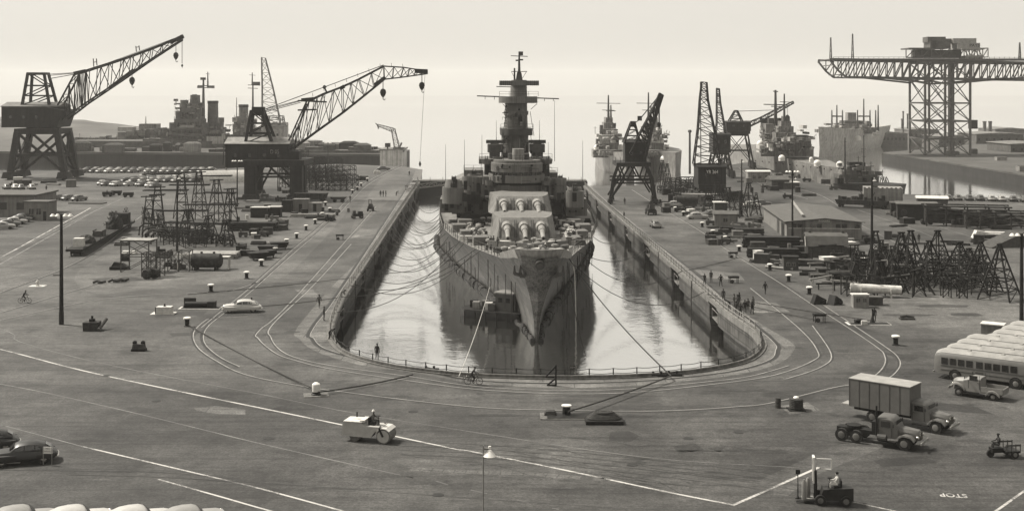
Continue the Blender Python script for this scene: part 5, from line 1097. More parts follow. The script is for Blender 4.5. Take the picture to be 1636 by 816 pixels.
def person(lab, kind, outfit, loc, rz=0, hat='cap', group=None, sc=1.0):
    if kind not in BODIES: J, E = pose(kind); BODIES[kind] = (skin_mesh(J, E), J)
    base, J = BODIES[kind]; key = (kind, outfit)
    if key not in HATS:
        me = base.copy(); me.materials.clear()
        for m in (OUT[outfit][0], OUT[outfit][1], M_skin, M_black): me.materials.append(m)
        HATS[key] = me
    t = thing('person', lab, 'person', loc, rz, group); t.scale = (sc, sc, sc)
    o = bpy.data.objects.new('body', HATS[key]); COL.objects.link(o); o.parent = t
    c = J['head'][0]; hk = ('hat', kind, hat)
    if hk not in HATS:
        q = MB(); z = c[2]+.035
        if hat == 'hard': q.lathe([(.14,-.01),(.115,.0),(.11,.06),(.07,.12),(.02,.14)], (c[0],c[1],z), 12)
        elif hat == 'fedora': q.lathe([(.16,-.005),(.10,.0),(.095,.09),(.07,.12),(.02,.12)], (c[0],c[1],z), 12)
        elif hat == 'hair': q.lathe([(.10,-.06),(.108,.0),(.10,.06),(.06,.10),(.02,.115)], (c[0],c[1]+.015,z-.005), 12)
        else: q.lathe([(.105,-.01),(.108,.04),(.10,.08),(.02,.09)], (c[0],c[1],z), 12); q.box((c[0],c[1]-.12,z),(.14,.1,.015))
        o_ = q.build('hat' if hat != 'hair' else 'hair', M_white if hat == 'hard' else (M_cloth_m if hat == 'fedora' else M_cloth_d), t, smooth=True); HATS[hk] = o_.data
    else: o_ = bpy.data.objects.new('hat' if hat != 'hair' else 'hair', HATS[hk]); COL.objects.link(o_); o_.parent = t
    return t
def bicycle(lab, loc, rz):
    t = thing('bicycle', lab, 'bicycle', loc, rz)          # travels towards -Y
    for y in (-.78, .36):
        q = MB(); n = 20; q.tube([(0, y+.33*math.cos(k*2*math.pi/n), .34+.33*math.sin(k*2*math.pi/n)) for k in range(n+1)], .03, 5)
        for k in range(4): a = k*math.pi/4; q.beam((0,y+.31*math.cos(a),.34+.31*math.sin(a)),(0,y-.31*math.cos(a),.34-.31*math.sin(a)),.008)
        q.build('wheel', M_rubber, t)
    q = MB(); H_, St, BB, RA, FA = (0,-.6,.86),(0,.12,.84),(0,-.12,.32),(0,.36,.34),(0,-.78,.34)
    for a, b in ((H_,St),(H_,BB),(St,BB),(St,RA),(BB,RA),(H_,FA)): q.beam(a, b, .04)
    q.build('frame', M_black, t); q = MB(); q.beam((-.25,-.6,1.02),(.25,-.6,1.02),.035); q.beam(H_,(0,-.6,1.02),.035); q.build('handlebar', M_chrome, t); q = MB(); q.box((0,.14,.86),(.16,.26,.07),0,.7); q.build('saddle', M_black, t)
    return t
# ---- bollard, lamp post, trestle, lattice frame
BOL = []
def bollard(lab, loc, group='bollards along the dock sides', white=True):
    if not BOL:
        t = thing('bollard', lab, 'bollard', loc, 0, group); q = MB(); q.lathe([(.42,0),(.42,.08),(.26,.12),(.27,.75),(.34,.85)], n=14); q.build('post', M_black, t, smooth=True)
        q = MB(); q.lathe([(.34,.85),(.46,.92),(.46,1.06),(.25,1.13),(.02,1.14)], n=14); q.build('cap', M_white, t, smooth=True); BOL.append(t); return t
    return dup(BOL[0], loc, 0, lab)
def lamp_post(lab, base, h, r=.2, arms=2, m=M_woodd, ang=0):
    t = thing('lamp_post', lab, 'lamp post', base, ang, 'tall lamp posts round the yard'); q = MB(); q.cyl((0,0,0),(0,0,h), r, r*.6, 9); q.build('pole', m, t, smooth=True)
    q = MB(); q.cyl((0,0,0),(0,0,1.5), r*1.12, r*1.1, 9); q.build('base_sleeve', M_black, t)
    aw = 1.1 if arms == 2 else .35; q = MB(); q.beam((-aw*(arms-1),0,h-.2),(aw,0,h-.2),.1); q.build('crossarm', m, t)
    for x in ((-1.05,-.45,.5,1.1) if arms == 2 else (.35,)): q = MB(); q.cyl((x,0,h-.22),(x,0,h-.05),.08,n=6); q.lathe([(.12,.0),(.36,-.28),(.34,-.30),(.1,-.06)], (x,0,h+.02 if arms == 2 else h-.3), 10); q.build('lamp_shade', M_white, t, smooth=True)
    return t
def trestle_mesh(h, b, top=.5, n=4, r=.14, seed=0, cross=.35):
    rr = random.Random(seed); q = MB(); C = [(-1,-1),(1,-1),(1,1),(-1,1)]
    B = [Vector((x*b, y*b, 0)) for x, y in C]; T = [Vector((x*top, y*top*.4, h)) for x, y in C]
    for a, c in zip(B, T): q.beam(a, c+(c-a)*.03, r)
    for i in range(1, n+1):
        t = i/(n+.0)*.92; L = [a.lerp(c, t) for a, c in zip(B, T)]; Lp = [a.lerp(c, t-.92/n) for a, c in zip(B, T)]
        for k in range(4):
            q.beam(L[k], L[(k+1)%4], r*.75); 
            if rr.random() < .8: q.beam(Lp[k], L[(k+1)%4], r*.5)
    for s in (-1, 1): q.beam((-top-cross, s*top*.4, h+.1), (top+cross, s*top*.4, h+.1), r*1.2)
    return q
def frame_mesh(w, d, h, nx=2, ny=1, nz=3, r=.1, seed=0, drop=.25):
    rr = random.Random(seed); q = MB(); X = [(-w/2+w*i/nx) for i in range(nx+1)]; Y = [(-d/2+d*i/ny) for i in range(ny+1)]; Z = [h*i/nz for i in range(nz+1)]
    for x in X:
        for y in Y: q.beam((x,y,0),(x,y,h), r)
    for z in Z[1:]:
        for y in Y: q.beam((X[0]-.1,y,z),(X[-1]+.1,y,z), r*.8)
        for x in X: q.beam((x,Y[0]-.1,z),(x,Y[-1]+.1,z), r*.8)
    for i in range(nx):
        for k in range(nz):
            for y in (Y[0], Y[-1]):
                if rr.random() > drop: q.beam((X[i],y,Z[k]),(X[i+1],y,Z[k+1]), r*.6)
                if rr.random() > drop+.2: q.beam((X[i+1],y,Z[k]),(X[i],y,Z[k+1]), r*.6)
    return q
def rope(lab, a, b, sag, r=.06, m=M_rope, n=14, grp='mooring lines of the battleship'):
    a, b = Vector(a), Vector(b); pts = [a.lerp(b, k/n)+Vector((0,0,-4*sag*(k/n)*(1-k/n))) for k in range(n+1)]; q = MB(); q.tube(pts, r, 5); return tag(q.build('mooring_line', m), lab, 'rope', grp)
# ================================================================== CARS
r = random.Random(3); DIRT = ['white','pale','pale','grey','grey','dark','black']
def row(lab, grp, a, b, n, rz, rows=1, dy=0, ddx=0, jit=.3, mats=DIRT, z=0):
    for j in range(rows):
        for i in range(n):
            if r.random() < .07: continue
            p = a.lerp(b, (i+.5)/n)+Vector((ddx*j, dy*j, 0)); pc = r.choice(mats)
            far_car(lab[pc] if isinstance(lab, dict) else (pc+lab), pc, (p.x+r.uniform(-jit,jit), p.y+r.uniform(-jit,jit)*2, z), R(rz+r.uniform(-3,3)), grp)
row(' sedan in the long parked rows behind the left crane', 'cars parked in rows by the left basin', P(120,276), P(330,276), 17, 62, 2, 7.5, 1)
row(' sedan in the front parked rows left of the round-roofed hut', 'cars parked in rows by the left basin', P(196,291), P(318,291), 9, 60, 3, 7.2, .5)
row(' sedan parked between the round-roofed hut and the gabled crane', 'cars parked by the hut', P(352,288), P(392,286), 3, 60, 2, 8, 1)
row(' sedan under and beside the far left crane', 'cars parked under the left crane', P(2,302), P(70,302), 5, 118)
row(' sedan in the pale row beside the low slab at left', 'cars parked by the low slab', P(44,317), P(132,321), 6, 62, 1)
row(' sedan in the short row beside the guard hut', 'cars parked beside the guard hut', P(-2,368), P(46,350), 5, 10)
row(' sedan parked loosely in front of the long rows on the left', 'cars parked loosely before the long rows', P(150,296), P(262,299), 9, 75, 1, 0, 0, 1.2)
row(' sedan in the second row beside the guard hut', 'cars parked in the second row by the guard hut', P(-10,335), P(30,322), 5, 15)
row(' sedan in the far parked row across the right basin edge', 'cars parked along the right basin', P(1490,319), P(1680,323), 11, 75)
t = make_car('white fastback sedan standing on the left of the dock with a man at its door', paint='white', loc=P(387,498), rz=R(188))
t = make_car('black sedan parked nose-out beside the little white sign', paint='black', loc=P(38,738), rz=R(199))
t = make_car('black sedan at the left edge, behind the one by the white sign', paint='black', loc=P(-22,718), rz=R(199))
for i, (px, pc, lab) in enumerate(((30,'pale','leftmost pale sedan roof in the bottom row'),(118,'white','pale sedan in the bottom row, second from left'),(215,'white','whitest sedan roof in the bottom row'),(300,'pale','rightmost pale sedan just showing in the bottom row'),(-60,'grey','grey sedan cut off at the bottom left corner'))): make_car(lab, paint=pc, loc=P(px, 847), rz=R(28), group='cars parked along the bottom edge')
for px, py, pc, rz, lab in ((1047,363,'grey',92,'small grey car alone on the right dock road'),(1114,350,'pale',8,'pale sedan by the small huts on the right quay'),(1134,346,'grey',200,'grey sedan behind the pale one by the small huts'),(1075,331,'pale',175,'pale coupe parked before the tank trailer on the right quay'),(1200,331,'white',20,'white sedan in front of the low right building'),(1216,329,'dark',15,'dark sedan left of the low right building roof'),(613,272,'dark',5,'dark car alone at the far end of the left quay'),(1228,286,'pale',10,'pale car by the white hut under the cruiser')): make_car(lab, paint=pc, loc=P(px, py), rz=R(rz))
# ------------------------------------------------------------------ trucks
def wheelp(t, x, y, rad=.5, w=.3, m=M_rubber):
    s = 1 if y > 0 else -1; q = MB(); q.cyl((x,y-s*w/2,rad),(x,y+s*w/2,rad),rad,n=18); o = q.build('wheel', m, t, smooth=True); q = MB(); q.lathe([(rad*.55,0),(rad*.5,.03),(rad*.2,.05)], (0,0,0), 12); q.v = [Vector((x+v.x, y+s*(w/2+v.z*.9), rad+v.y)) for v in q.v]; q.build('rim', M_navy, o); return o
def truck_cab(t, m, x0=0, hood=1.5, hw=1.0, zf=.75, ztop=2.35, fender=True):
    q = MB(); q.loft([[(x,-w,zf),(x,-w,z-.15),(x,-w*.8,z),(x,w*.8,z),(x,w,z-.15),(x,w,zf)] for x,w,z in ((x0-1.2,hw*.95,ztop),(x0-.25,hw*.95,ztop),(x0-.05,hw*.93,ztop-.1),(x0+.35,hw*.9,1.66))]); c = q.build('cab', m, t, smooth=True)
    q = MB(); q.loft([[(x,-w,zf),(x,-w,z-.22),(x,-w*.6,z),(x,w*.6,z),(x,w,z-.22),(x,w,zf)] for x,w,z in ((x0+.3,hw*.72,1.62),(x0+.9,hw*.62,1.56),(x0+hood+.2,hw*.5,1.48),(x0+hood+.32,hw*.44,1.35))]); q.build('hood', m, t, smooth=True)
    q = MB(); q.poly([(x0+.02,-hw*.75,1.75),(x0+.02,hw*.75,1.75),(x0-.02,hw*.72,ztop-.2),(x0-.02,-hw*.72,ztop-.2)]); q.build('windscreen', M_glass, t, loc=(.22,0,-.02))
    for s in (-1,1):
        q = MB(); q.poly([(x0-.95,s*(hw*.955+.01),1.6),(x0-.2,s*(hw*.955+.01),1.6),(x0-.2,s*(hw*.955+.01),2.05),(x0-.95,s*(hw*.955+.01),2.05)]); q.build('window', M_glass, c)
        q = MB(); q.loft([[(x,s*hw*.55,z),(x,s*hw*1.12,z-.03),(x,s*hw*1.15,z-.14),(x,s*hw*.55,z-.1)] for x,z in ((x0+.2,.75),(x0+.45,1.05),(x0+.9,1.22),(x0+1.4,1.15),(x0+1.7,.85))]); q.build('front_fender', m, t, smooth=True)
        q = MB(); q.ball((x0+hood+.25,s*hw*.68,1.05),.14,10); q.build('headlight', M_chrome, t, smooth=True)
    for s in (-1,1):
        q = MB(); q.beam((x0-1.12,s*(hw*.955+.012),.85),(x0-1.12,s*(hw*.955+.012),2.1),.025); q.build('door_seam', M_black, c); q = MB(); q.beam((x0-.1,s*(hw*.93+.012),.85),(x0-.1,s*(hw*.93+.012),1.55),.025); q.build('door_seam', M_black, c); q = MB(); q.box((x0-.98,s*(hw*.955+.03),1.42),(.16,.05,.04)); q.build('door_handle', M_chrome, c)
        q = MB(); q.beam((x0+.05,s*hw*.95,1.75),(x0+.12,s*(hw+.28),1.85),.03); q.box((x0+.12,s*(hw+.28),1.72),(.04,.16,.26)); q.build('mirror', M_black, c)
        q = MB(); q.rbox(x0-1.1,x0+.3,s*(hw+.02)-.14,s*(hw+.02)+.14,.48,.56); q.build('running_board', M_black, t)
    q = MB()
    for k in range(6): q.box((x0+hood+.36,-hw*.32+k*hw*.128,.75),(.05,.03,.62))
    q.build('grille', M_chrome, t); q = MB(); q.beam((x0+hood+.6,-hw,.66),(x0+hood+.6,hw,.66),.1,.18); q.build('bumper', M_navy_l, t)
    return c
M_trk = mat('grey_truck_paint', .085, .5, .1, 1.2); M_trkr = mat('top_lit_truck_paint', .22, .6, .12, 1.2)  # second paint is paler: light from above is put into its colour
t = thing('box_truck', 'grey box truck with round-nosed cab parked beyond the cab-only tractor', 'truck', P(1457,683)+Vector((-.2,.8,0)), R(-40))
c = truck_cab(t, M_trk, 2.0); q = MB(); q.rbox(-4.6,.75,-1.2,1.2,1.15,3.5); b = q.build('cargo_box', M_trk, t); q = MB(); q.rbox(-4.65,.8,-1.24,1.24,3.5,3.56); q.build('roof', M_trkr, b)
for k in range(7): q = MB(); q.beam((-4.6+k*.9-.0,-1.21,1.2),(-4.6+k*.9,-1.21,3.45),.05,.02); q.build('panel_seam', M_navy_d, b)
q = MB(); q.rbox(-4.5,3.4,-.45,.45,.75,1.05); q.build('chassis', M_black, t); q = MB(); q.box((-5.1,0,1.05),(1.0,1.2,.08)); q.build('tailboard', M_trkr, t)
for x in (2.9,-2.6): 
    for s in (-1,1): wheelp(t, x, s*.95)
t = thing('tractor_unit', 'grey six-wheel tractor truck without trailer in front of the box truck', 'truck', P(1402,707), R(-33))
truck_cab(t, M_trk, 1.5, 1.6, 1.0); q = MB(); q.rbox(-3.2,3.0,-.42,.42,.72,1.0); q.build('chassis', M_black, t); q = MB(); q.cyl((-1.9,0,1.0),(-1.9,0,1.22),.6,n=16); q.build('fifth_wheel', M_black, t); q = MB(); q.rbox(-.2,.2,-.9,.9,.9,1.9); q.build('tool_locker', M_black, t); q = MB(); q.cyl((.2,-.95,.8),(.2,-.95,3.2),.08,n=8); q.build('exhaust_stack', M_black, t)
for x in (2.4,-1.4,-2.6):
    for s in (-1,1): wheelp(t, x, s*.95, .52)
for s in (-1,1): q = MB(); q.cyl((.3,s*.95,.75),(1.0,s*.95,.75),.28,n=12); q.build('fuel_tank', M_navy_d, t)
t = thing('pickup_truck', 'light pickup truck with empty bed beside the first bus', 'pickup', P(1563,633), R(142)); 
M_pk = mat('pickup_paint', .14, .45, .08, 1.5); truck_cab(t, M_pk, .75, 1.1, .88, .5, 1.85)
q = MB(); q.rbox(-2.45,-.5,-.85,.85,.55,.65); bd = q.build('bed', M_pk, t)
for s in (-1,1): q = MB(); q.rbox(-2.45,-.5,s*.85-.04,s*.85+.04,.65,1.15); q.build('bed_side', M_pk, bd); q = MB(); q.loft([[(x,s*.85,z),(x,s*1.04,z-.05),(x,s*1.04,z-.2),(x,s*.85,z-.2)] for x,z in ((-.95,.55),(-1.2,.85),(-1.55,.95),(-1.9,.85),(-2.2,.55))]); q.build('rear_fender', M_pk, t, smooth=True)
q = MB(); q.rbox(-2.5,-2.42,-.85,.85,.65,1.12); q.build('tailgate', M_pk, bd)
for x in (1.5,-1.6):
    for s in (-1,1): wheelp(t, x, s*.84, .36, .2)
# buses
M_busr = mat('bus_roof_paint', .19, .6, .25, .8)
def make_bus(lab, loc, rz):
    t = thing('bus', lab, 'bus', loc, rz, 'grey buses parked side by side'); L_, W_ = 10.2, 1.2
    q = MB(); st = [(-L_/2,.86,.75,2.35),(-L_/2+.15,.92,.6,2.6),(-L_/2+.7,1,.55,2.8),(L_/2-.6,1,.55,2.82),(L_/2-.1,.94,.6,2.7),(L_/2,.85,.7,2.4)]
    q.loft([[(x,-W_*f,z0),(x,-W_*f,2.15*min(1,z1/2.5)),(x,-W_*f*.93,z1-.28),(x,-W_*f*.7,z1-.06),(x,-W_*f*.3,z1),(x,W_*f*.3,z1),(x,W_*f*.7,z1-.06),(x,W_*f*.93,z1-.28),(x,W_*f,2.15*min(1,z1/2.5)),(x,W_*f,z0)] for x,f,z0,z1 in st]); b = q.build('body', M_bus, t, smooth=True)
    q = MB(); q.loft([[(x,-W_*f*.9,z1-.2),(x,-W_*f*.7,z1-.04),(x,-W_*f*.3,z1+.025),(x,W_*f*.3,z1+.025),(x,W_*f*.7,z1-.04),(x,W_*f*.9,z1-.2)] for x,f,z0,z1 in st[1:5]], closed=False, cap=False); q.build('roof', M_busr, b, smooth=True)
    for s in (-1,1):
        for k in range(10):
            x = -L_/2+.75+k*.8+(.15 if k > 3 else 0)
            if s == -1 and k == 9: continue
            q = MB(); q.rbox(x,x+.62,s*(W_+.012)-.01,s*(W_+.012)+.01,1.5,2.12); q.build('window', M_glass, t)
    q = MB(); q.rbox(L_/2-1.55,L_/2-.75,-W_-.025,-W_+.0,.65,2.2); q.build('door', M_black, t)
    q = MB(); q.rbox(L_/2-.02,L_/2+.03,-.85,.85,1.5,2.15); q.build('windscreen', M_glass, t); q = MB(); q.rbox(-L_/2-.03,-L_/2+.02,-.5,.5,1.55,2.05); q.build('rear_window', M_glass, t)
    for x in (-L_/2+2.1, L_/2-2.4):
        for s in (-1,1):
            q = MB(); q.cyl((x,s*(W_-.05),.5),(x,s*(W_+.008),.5),.62,n=18); q.build('wheel_arch', M_black, t); wheelp(t, x, s*(W_-.1), .48, .3)
    for s in (-1,1):
        for z in (1.35,.95): q = MB(); q.beam((-L_/2+.7,s*(W_+.01),z),(L_/2-1.7,s*(W_+.01),z),.03,.04); q.build('belt_moulding', M_navy_d, b)
    for y in (-.8,.8): q = MB(); q.cyl((L_/2,y,1.05),(L_/2+.06,y,1.05),.14,n=12); q.build('headlight', M_chrome, t); q = MB(); q.cyl((-L_/2-.05,y,1.1),(-L_/2,y,1.1),.08,n=8); q.build('tail_light', M_black, t)
    for x in (L_/2+.1,-L_/2-.1): q = MB(); q.beam((x,-1.05,.62),(x,1.05,.62),.1,.16); q.build('bumper', M_navy_l, t)
    for x in (-2,1.2): q = MB(); q.box((x,0,2.83),(.35,.35,.12),0,.7); q.build('roof_vent', M_trkr, t)
    return t
M_bus = mat('bus_grey_paint', .10, .5, .1, 1)
base = P(1492,603); n = Vector((.61,.79,0)); dr = Vector((.79,-.61,0)); B0 = base+dr*5.1+n*1.2
names = ['nearest grey bus beside the pickup, its whole side showing', 'second grey bus from the pickup', 'third grey bus from the pickup', 'fourth grey bus from the pickup, last of the near row']
bus0 = make_bus(names[0], B0, R(-37.5))
for k in range(1,4): dup(bus0, B0+n*3.05*k, R(-37.5), names[k])
B1 = P(1568,577)+dr*5.1+n*1.2
for k, lab in enumerate(('first bus of the farther row, its windows showing over the near row','second bus of the farther row','third bus of the farther row','last and farthest bus at the right edge')): dup(bus0, B1+n*3.05*k, R(-37.5), lab)
t = thing('utility_box', 'pale square utility box behind the farther bus row', 'box', P(1592,541)+Vector((0,1,0)), R(-30)); q = MB(); q.box((0,0,0),(2.4,1.6,1.5)); q.build('body', M_wall, t); q = MB(); q.box((0,0,1.5),(2.6,1.8,.12)); q.build('lid', M_cream, t)
# ------------------------------------------------------------------ road roller and driver
t = thing('road_roller', 'white road roller with big smooth front drum driving along the white line', 'road roller', P(592,703), R(-14)); M_rol = mat('roller_cream_paint', .30, .5, .1, 1.4)
q = MB(); side = [(-2.15,.5),(-2.15,1.38),(-1.95,1.55),(-.55,1.55),(-.3,1.3),(1.15,1.3),(1.3,1.2),(1.3,1.0),(.65,.95),(.4,.6),(.3,.42),(-1.2,.42)]
q.loft([[(x,s*.72,z) for x,z in side] for s in (-1,1)]); b = q.build('body', M_rol, t)
q = MB(); q.rbox(-2.05,-.45,-.78,.78,1.56,1.64); q.box((-.5,0,1.56),(.4,1.3,.18)); q.build('engine_cover', M_cream, b); q = MB(); q.cyl((-1.2,.1,1.8),(-1.2,.1,2.2),.06,n=8); q.build('exhaust_pipe', M_black, b)
q = MB(); q.cyl((1.35,-.78,.58),(1.35,.78,.58),.58,n=28); d = q.build('front_drum', M_navy, t, smooth=True); 
for s in (-1,1): q = MB(); q.cyl((1.35,s*.78,.58),(1.35,s*.80,.58),.5,.44,n=20); q.build('drum_plate', M_rol, d); q = MB(); q.beam((1.35,s*.86,.58),(1.05,s*.86,1.2),.12); q.beam((1.05,s*.86,1.2),(1.05,s*.5,1.3),.12); q.build('fork', M_black, t)
q = MB(); q.loft([[(1.35+.68*math.cos(a),y,.58+.68*math.sin(a)) for a in [R(x) for x in (40,70,100,130,160)]]+[(1.35+.63*math.cos(a),y,.58+.63*math.sin(a)) for a in [R(x) for x in (160,130,100,70,40)]] for y in (-.84,.84)]); q.build('drum_fender', M_cream, t)
q = MB(); q.cyl((-1.15,-.6,.42),(-1.15,.6,.42),.42,n=22); q.build('rear_drum', M_navy, t, smooth=True); q = MB(); q.box((.2,0,1.31),(.5,.6,.28)); q.box((-.05,0,1.31),(.1,.6,.6)); q.build('seat', M_black, t); q = MB(); q.cyl((.75,0,1.45),(.65,0,2.0),.03,n=6); q.lathe([(.2,0),(.22,.02),(.2,.04)], (.65,0,2.0), 14); q.build('steering_wheel', M_black, t)
c, s_ = math.cos(R(-14)), math.sin(R(-14)); L0 = P(592,703)
person('driver in white helmet seated on the white road roller', 'sit', 'grey', (L0.x+.2*c, L0.y+.2*s_, .68), R(-14+90), 'hard')
# forklift with driver
t = thing('forklift', 'dark forklift carrying gas bottles at the bottom right, white mast raised', 'forklift', P(1326,803), R(172)); M_fk = mat('dark_forklift_paint', .02, .5, .2, 1.5)
q = MB(); q.hexa([(-1.5,-.6,.35),(.7,-.6,.35),(.7,.6,.35),(-1.5,.6,.35),(-1.5,-.6,1.25),(.5,-.6,1.05),(.5,.6,1.05),(-1.5,.6,1.25)]); q.build('body', M_fk, t)
for s in (-1,1): q = MB(); q.beam((.95,s*.38,.15),(1.0,s*.38,2.3),.16); q.build('mast_rail', M_black, t); q = MB(); q.beam((1.1,s*.3,1.4),(1.1,s*.3,3.1),.12); q.build('inner_mast', M_white, t); q = MB(); q.beam((1.1,s*.35,.12),(2.3,s*.35,.12),.14,.06); q.build('fork', M_black, t)
q = MB(); q.beam((1.1,-.35,3.1),(1.1,.35,3.1),.14); q.beam((1.1,-.35,2.5),(1.1,.35,2.5),.1); q.build('mast_crossbar', M_white, t); q = MB(); q.cyl((1.05,0,2.75),(1.15,0,2.75),.3,n=14); q.build('sheave', M_black, t)
q = MB(); q.beam((.6,0,2.3),(-.1,0,2.3),.06); q.beam((-.1,0,2.3),(-.1,0,3.0),.06); q.beam((-.1,0,3.0),(.9,0,3.0),.06); q.build('guard_frame', M_white, t)
for x in (.7,-1.0):
    for s in (-1,1): wheelp(t, x, s*.62, .36, .24)
q = MB(); q.box((-.5,0,1.15),(.5,.7,.12)); q.box((-.72,0,1.15),(.1,.7,.5)); q.build('seat', M_black, t); q = MB(); q.cyl((.1,0,1.05),(0,0,1.7),.03,n=6); q.lathe([(.17,0),(.19,.02),(.17,.04)], (0,0,1.7), 12); q.build('steering_wheel', M_black, t)
L0 = P(1326,803); c, s_ = math.cos(R(172)), math.sin(R(172)); person('driver in pale shirt seated on the dark forklift', 'sit', 'pale', (L0.x-.5*c, L0.y-.5*s_, .38), R(172+90), 'hair')
for k,(dx,dy) in enumerate(((1.45,-.25),(1.75,.15))): 
    x, y = L0.x+dx*c-dy*s_, L0.y+dx*s_+dy*c; q = MB(); q.box((x,y,.16),(.8,.7,.1)) if k == 0 else None; q.lathe([(.16,.2),(.17,.3),(.17,1.35),(.08,1.6)], (x,y,0), 12); o = q.build('gas_bottle', M_navy_l, smooth=True); tag(o, ('nearer','farther')[k]+' of the two gas bottles standing on the forks of the dark forklift', 'gas bottle'); 
q = MB(); q.lathe([(.1,.2),(.1,.3),(.04,.4),(.03,1.9)], (L0.x+2.15*c, L0.y+2.15*s_, 0), 8); q.box((L0.x+2.15*c, L0.y+2.15*s_, 1.9),(.3,.08,.3)); tag(q.build('signal_stand', M_black), 'thin stand with square head on the fork tips of the forklift', 'stand')
# three-wheel carrier at right
t = thing('cargo_scooter', 'small dark three-wheeled carrier driving near the right edge', 'scooter', P(1601,729), R(8)); q = MB(); q.rbox(0,1.2,-.6,.6,.4,.55); q.build('bed', M_black, t)
for k in range(4): q = MB(); q.beam((.05+k*.37,-.6,.55),(.05+k*.37,-.6,1.1),.06); q.beam((.05+k*.37,.6,.55),(.05+k*.37,.6,1.1),.06); q.build('stake', M_wood, t)
q = MB(); q.beam((0,-.6,1.0),(1.2,-.6,1.0),.05,.12); q.beam((0,.6,1.0),(1.2,.6,1.0),.05,.12); q.build('rail', M_wood, t); q = MB(); q.box((-.5,0,.4),(.9,.6,.35)); q.build('body', M_black, t); q = MB(); q.beam((-.9,0,.3),(-.7,0,1.15),.06); q.beam((-.7,-.3,1.15),(-.7,.3,1.15),.05); q.build('handlebar', M_black, t)
wheelp(t, .7, .62, .3, .16); wheelp(t, .7, -.62, .3, .16); wheelp(t, -.95, .03, .3, .14); L0 = P(1601,729); person('rider in dark clothes on the small three-wheeled carrier', 'sit', 'dark', (L0.x-.25, L0.y, .02), R(-90), 'cap')
# cyclists
L0 = P(753,614); bicycle('bicycle ridden along the head of the dock', L0, R(90)); person('cyclist in dark jacket and cap riding past the dock head', 'cycle', 'dark', L0+Vector((-.0,0,.0)), R(90), 'cap')
L0 = P(37,484); bicycle('bicycle ridden at the left edge', L0, R(90)); person('cyclist in dark clothes at the left edge by the white pad', 'cycle', 'dark', L0, R(90), 'hair')
# ------------------------------------------------------------------ people
PP = [(602.5,575,'stand','dark','man in dark clothes alone on the dock head curb behind the chain fence',160,'cap'),(517.6,512,'stand','dark','man in dark coat at the left dock corner by the railing',90,'cap'),(526,543,'bend','dark','man in dark clothes bending at the left dock corner steps',80,'cap'),
 (544,479,'bend','grey','man leaning over the left dock railing',80,'hair'),(510,492,'walk','grey','man in grey walking on the concrete apron left of the dock corner',30,'hair'),(402,497,'stand','mixed','man in dark jacket and pale trousers beside the white sedan',20,'hair'),
 (1125.7,456,'point','dark','man with arm stretched out towards the dock, right side',20,'fedora'),(1136,451,'stand','dark','slim man between the pointing man and the small cart',-10,'cap'),(1151.5,457.5,'hands_on_hips','dark','man in jacket standing just left of the small cart, hands on hips',10,'hair'),
 (1155.7,482,'stand','dark','man alone at the railing just behind the group on the right',-30,'cap'),(1222.6,470,'walk','dark','man in dark jacket walking alone on the right apron',15,'hair'),(998,327,'stand','dark','distant man standing under the right lattice crane',0,'cap'),(997,350,'stand','dark','distant man at the right dock railing',-60,'cap'),
 (654,281,'walk','dark','distant man near the far end of the left quay',0,'cap'),(633,313,'bend','dark','distant man bending by the pipes on the left quay edge',60,'cap'),(559.5,323,'walk','grey','distant man walking beside the left bollard row',20,'hair'),(1468,388,'stand','dark','lone man far off on the right road behind the trestles',0,'fedora'),(74,306,'stand','dark','distant man near the legs of the far left crane',0,'cap'),(1397,514,'stand','dark','small dark figure standing at the valve pit right',0,'cap'),(171,314,'stand','dark','distant man by the low trailers on the left yard',0,'cap')]
for (x,y,k,o,lab,rz,h) in PP: person(lab, k, o, P(x,y), R(rz), h)
for i,(x,y,k,o,h) in enumerate(((1165.7,495,'bend','dark','cap'),(1176,502,'stand','dark','fedora'),(1178,492,'stand','denim','hair'),(1183,506,'stand','dark','fedora'),(1190,501,'stand','dark','hair'),(1195,498.5,'stand','denim','cap'),(1201.5,502,'hands_on_hips','dark','fedora'),(1203,495,'stand','grey','cap'),(1181,488,'stand','dark','cap'),(1173,491,'stand','grey','hair'))):
    person(['leftmost man of the group at the right dock edge, leaning over','second man of the group at the right dock edge','man in work clothes in the middle of the dockside group','front man of the dockside group, nearest the viewer','man just right of the front man in the dockside group','man in work blue, third from right in the dockside group','man with hands on hips at the right end of the dockside group','man in grey behind the right end of the dockside group','rearmost capped man of the dockside group','bare-headed man in grey at the back left of the dockside group'][i], k, o, P(x,y), R(-60+i*13), h, 'men gathered at the right dock edge')
for i in range(3): person(('left','middle','right')[i]+' man of the three talking on the left quay', 'stand', 'dark', P(608+i*4.2,314.5), R(60*i), 'cap', 'three men talking on the left quay')
# crew on the battleship deck
r = random.Random(21); ship_people = [(x,y) for x,y in ((-7.0,38),(-7.9,41),(-7.2,36),(-8.6,42),(-6.2,31),(-5.6,28),(-4.6,25),(-6.6,35),(7.0,39),(7.9,41),(7.2,37),(8.6,43),(6.8,34),(6.2,33),(9.6,48),(-9.9,49),(1.5,6),(-8.0,45),(-9.0,47),(-6.8,42),(-5.2,29),(7.4,44),(8.2,45),(6.4,37),(9.0,52),(-9.4,56),(-2.2,16),(3.6,18),(.6,57.6))]
for i,(x,y) in enumerate(ship_people):
    px, py = BX+x+SK*y, BY+y; z = BZ+lerp_tab(DKZ, y); person('sailor at work on the battleship foredeck, '+('port side' if x > 3 else 'starboard side' if x < -3 else 'near the centreline'), r.choice(['stand','bend','stand','walk']), r.choice(['denim','pale','dark','denim']), (px, py, z), R(r.uniform(0,360)), r.choice(['hard','cap','cap']), 'sailors on the battleship foredeck')
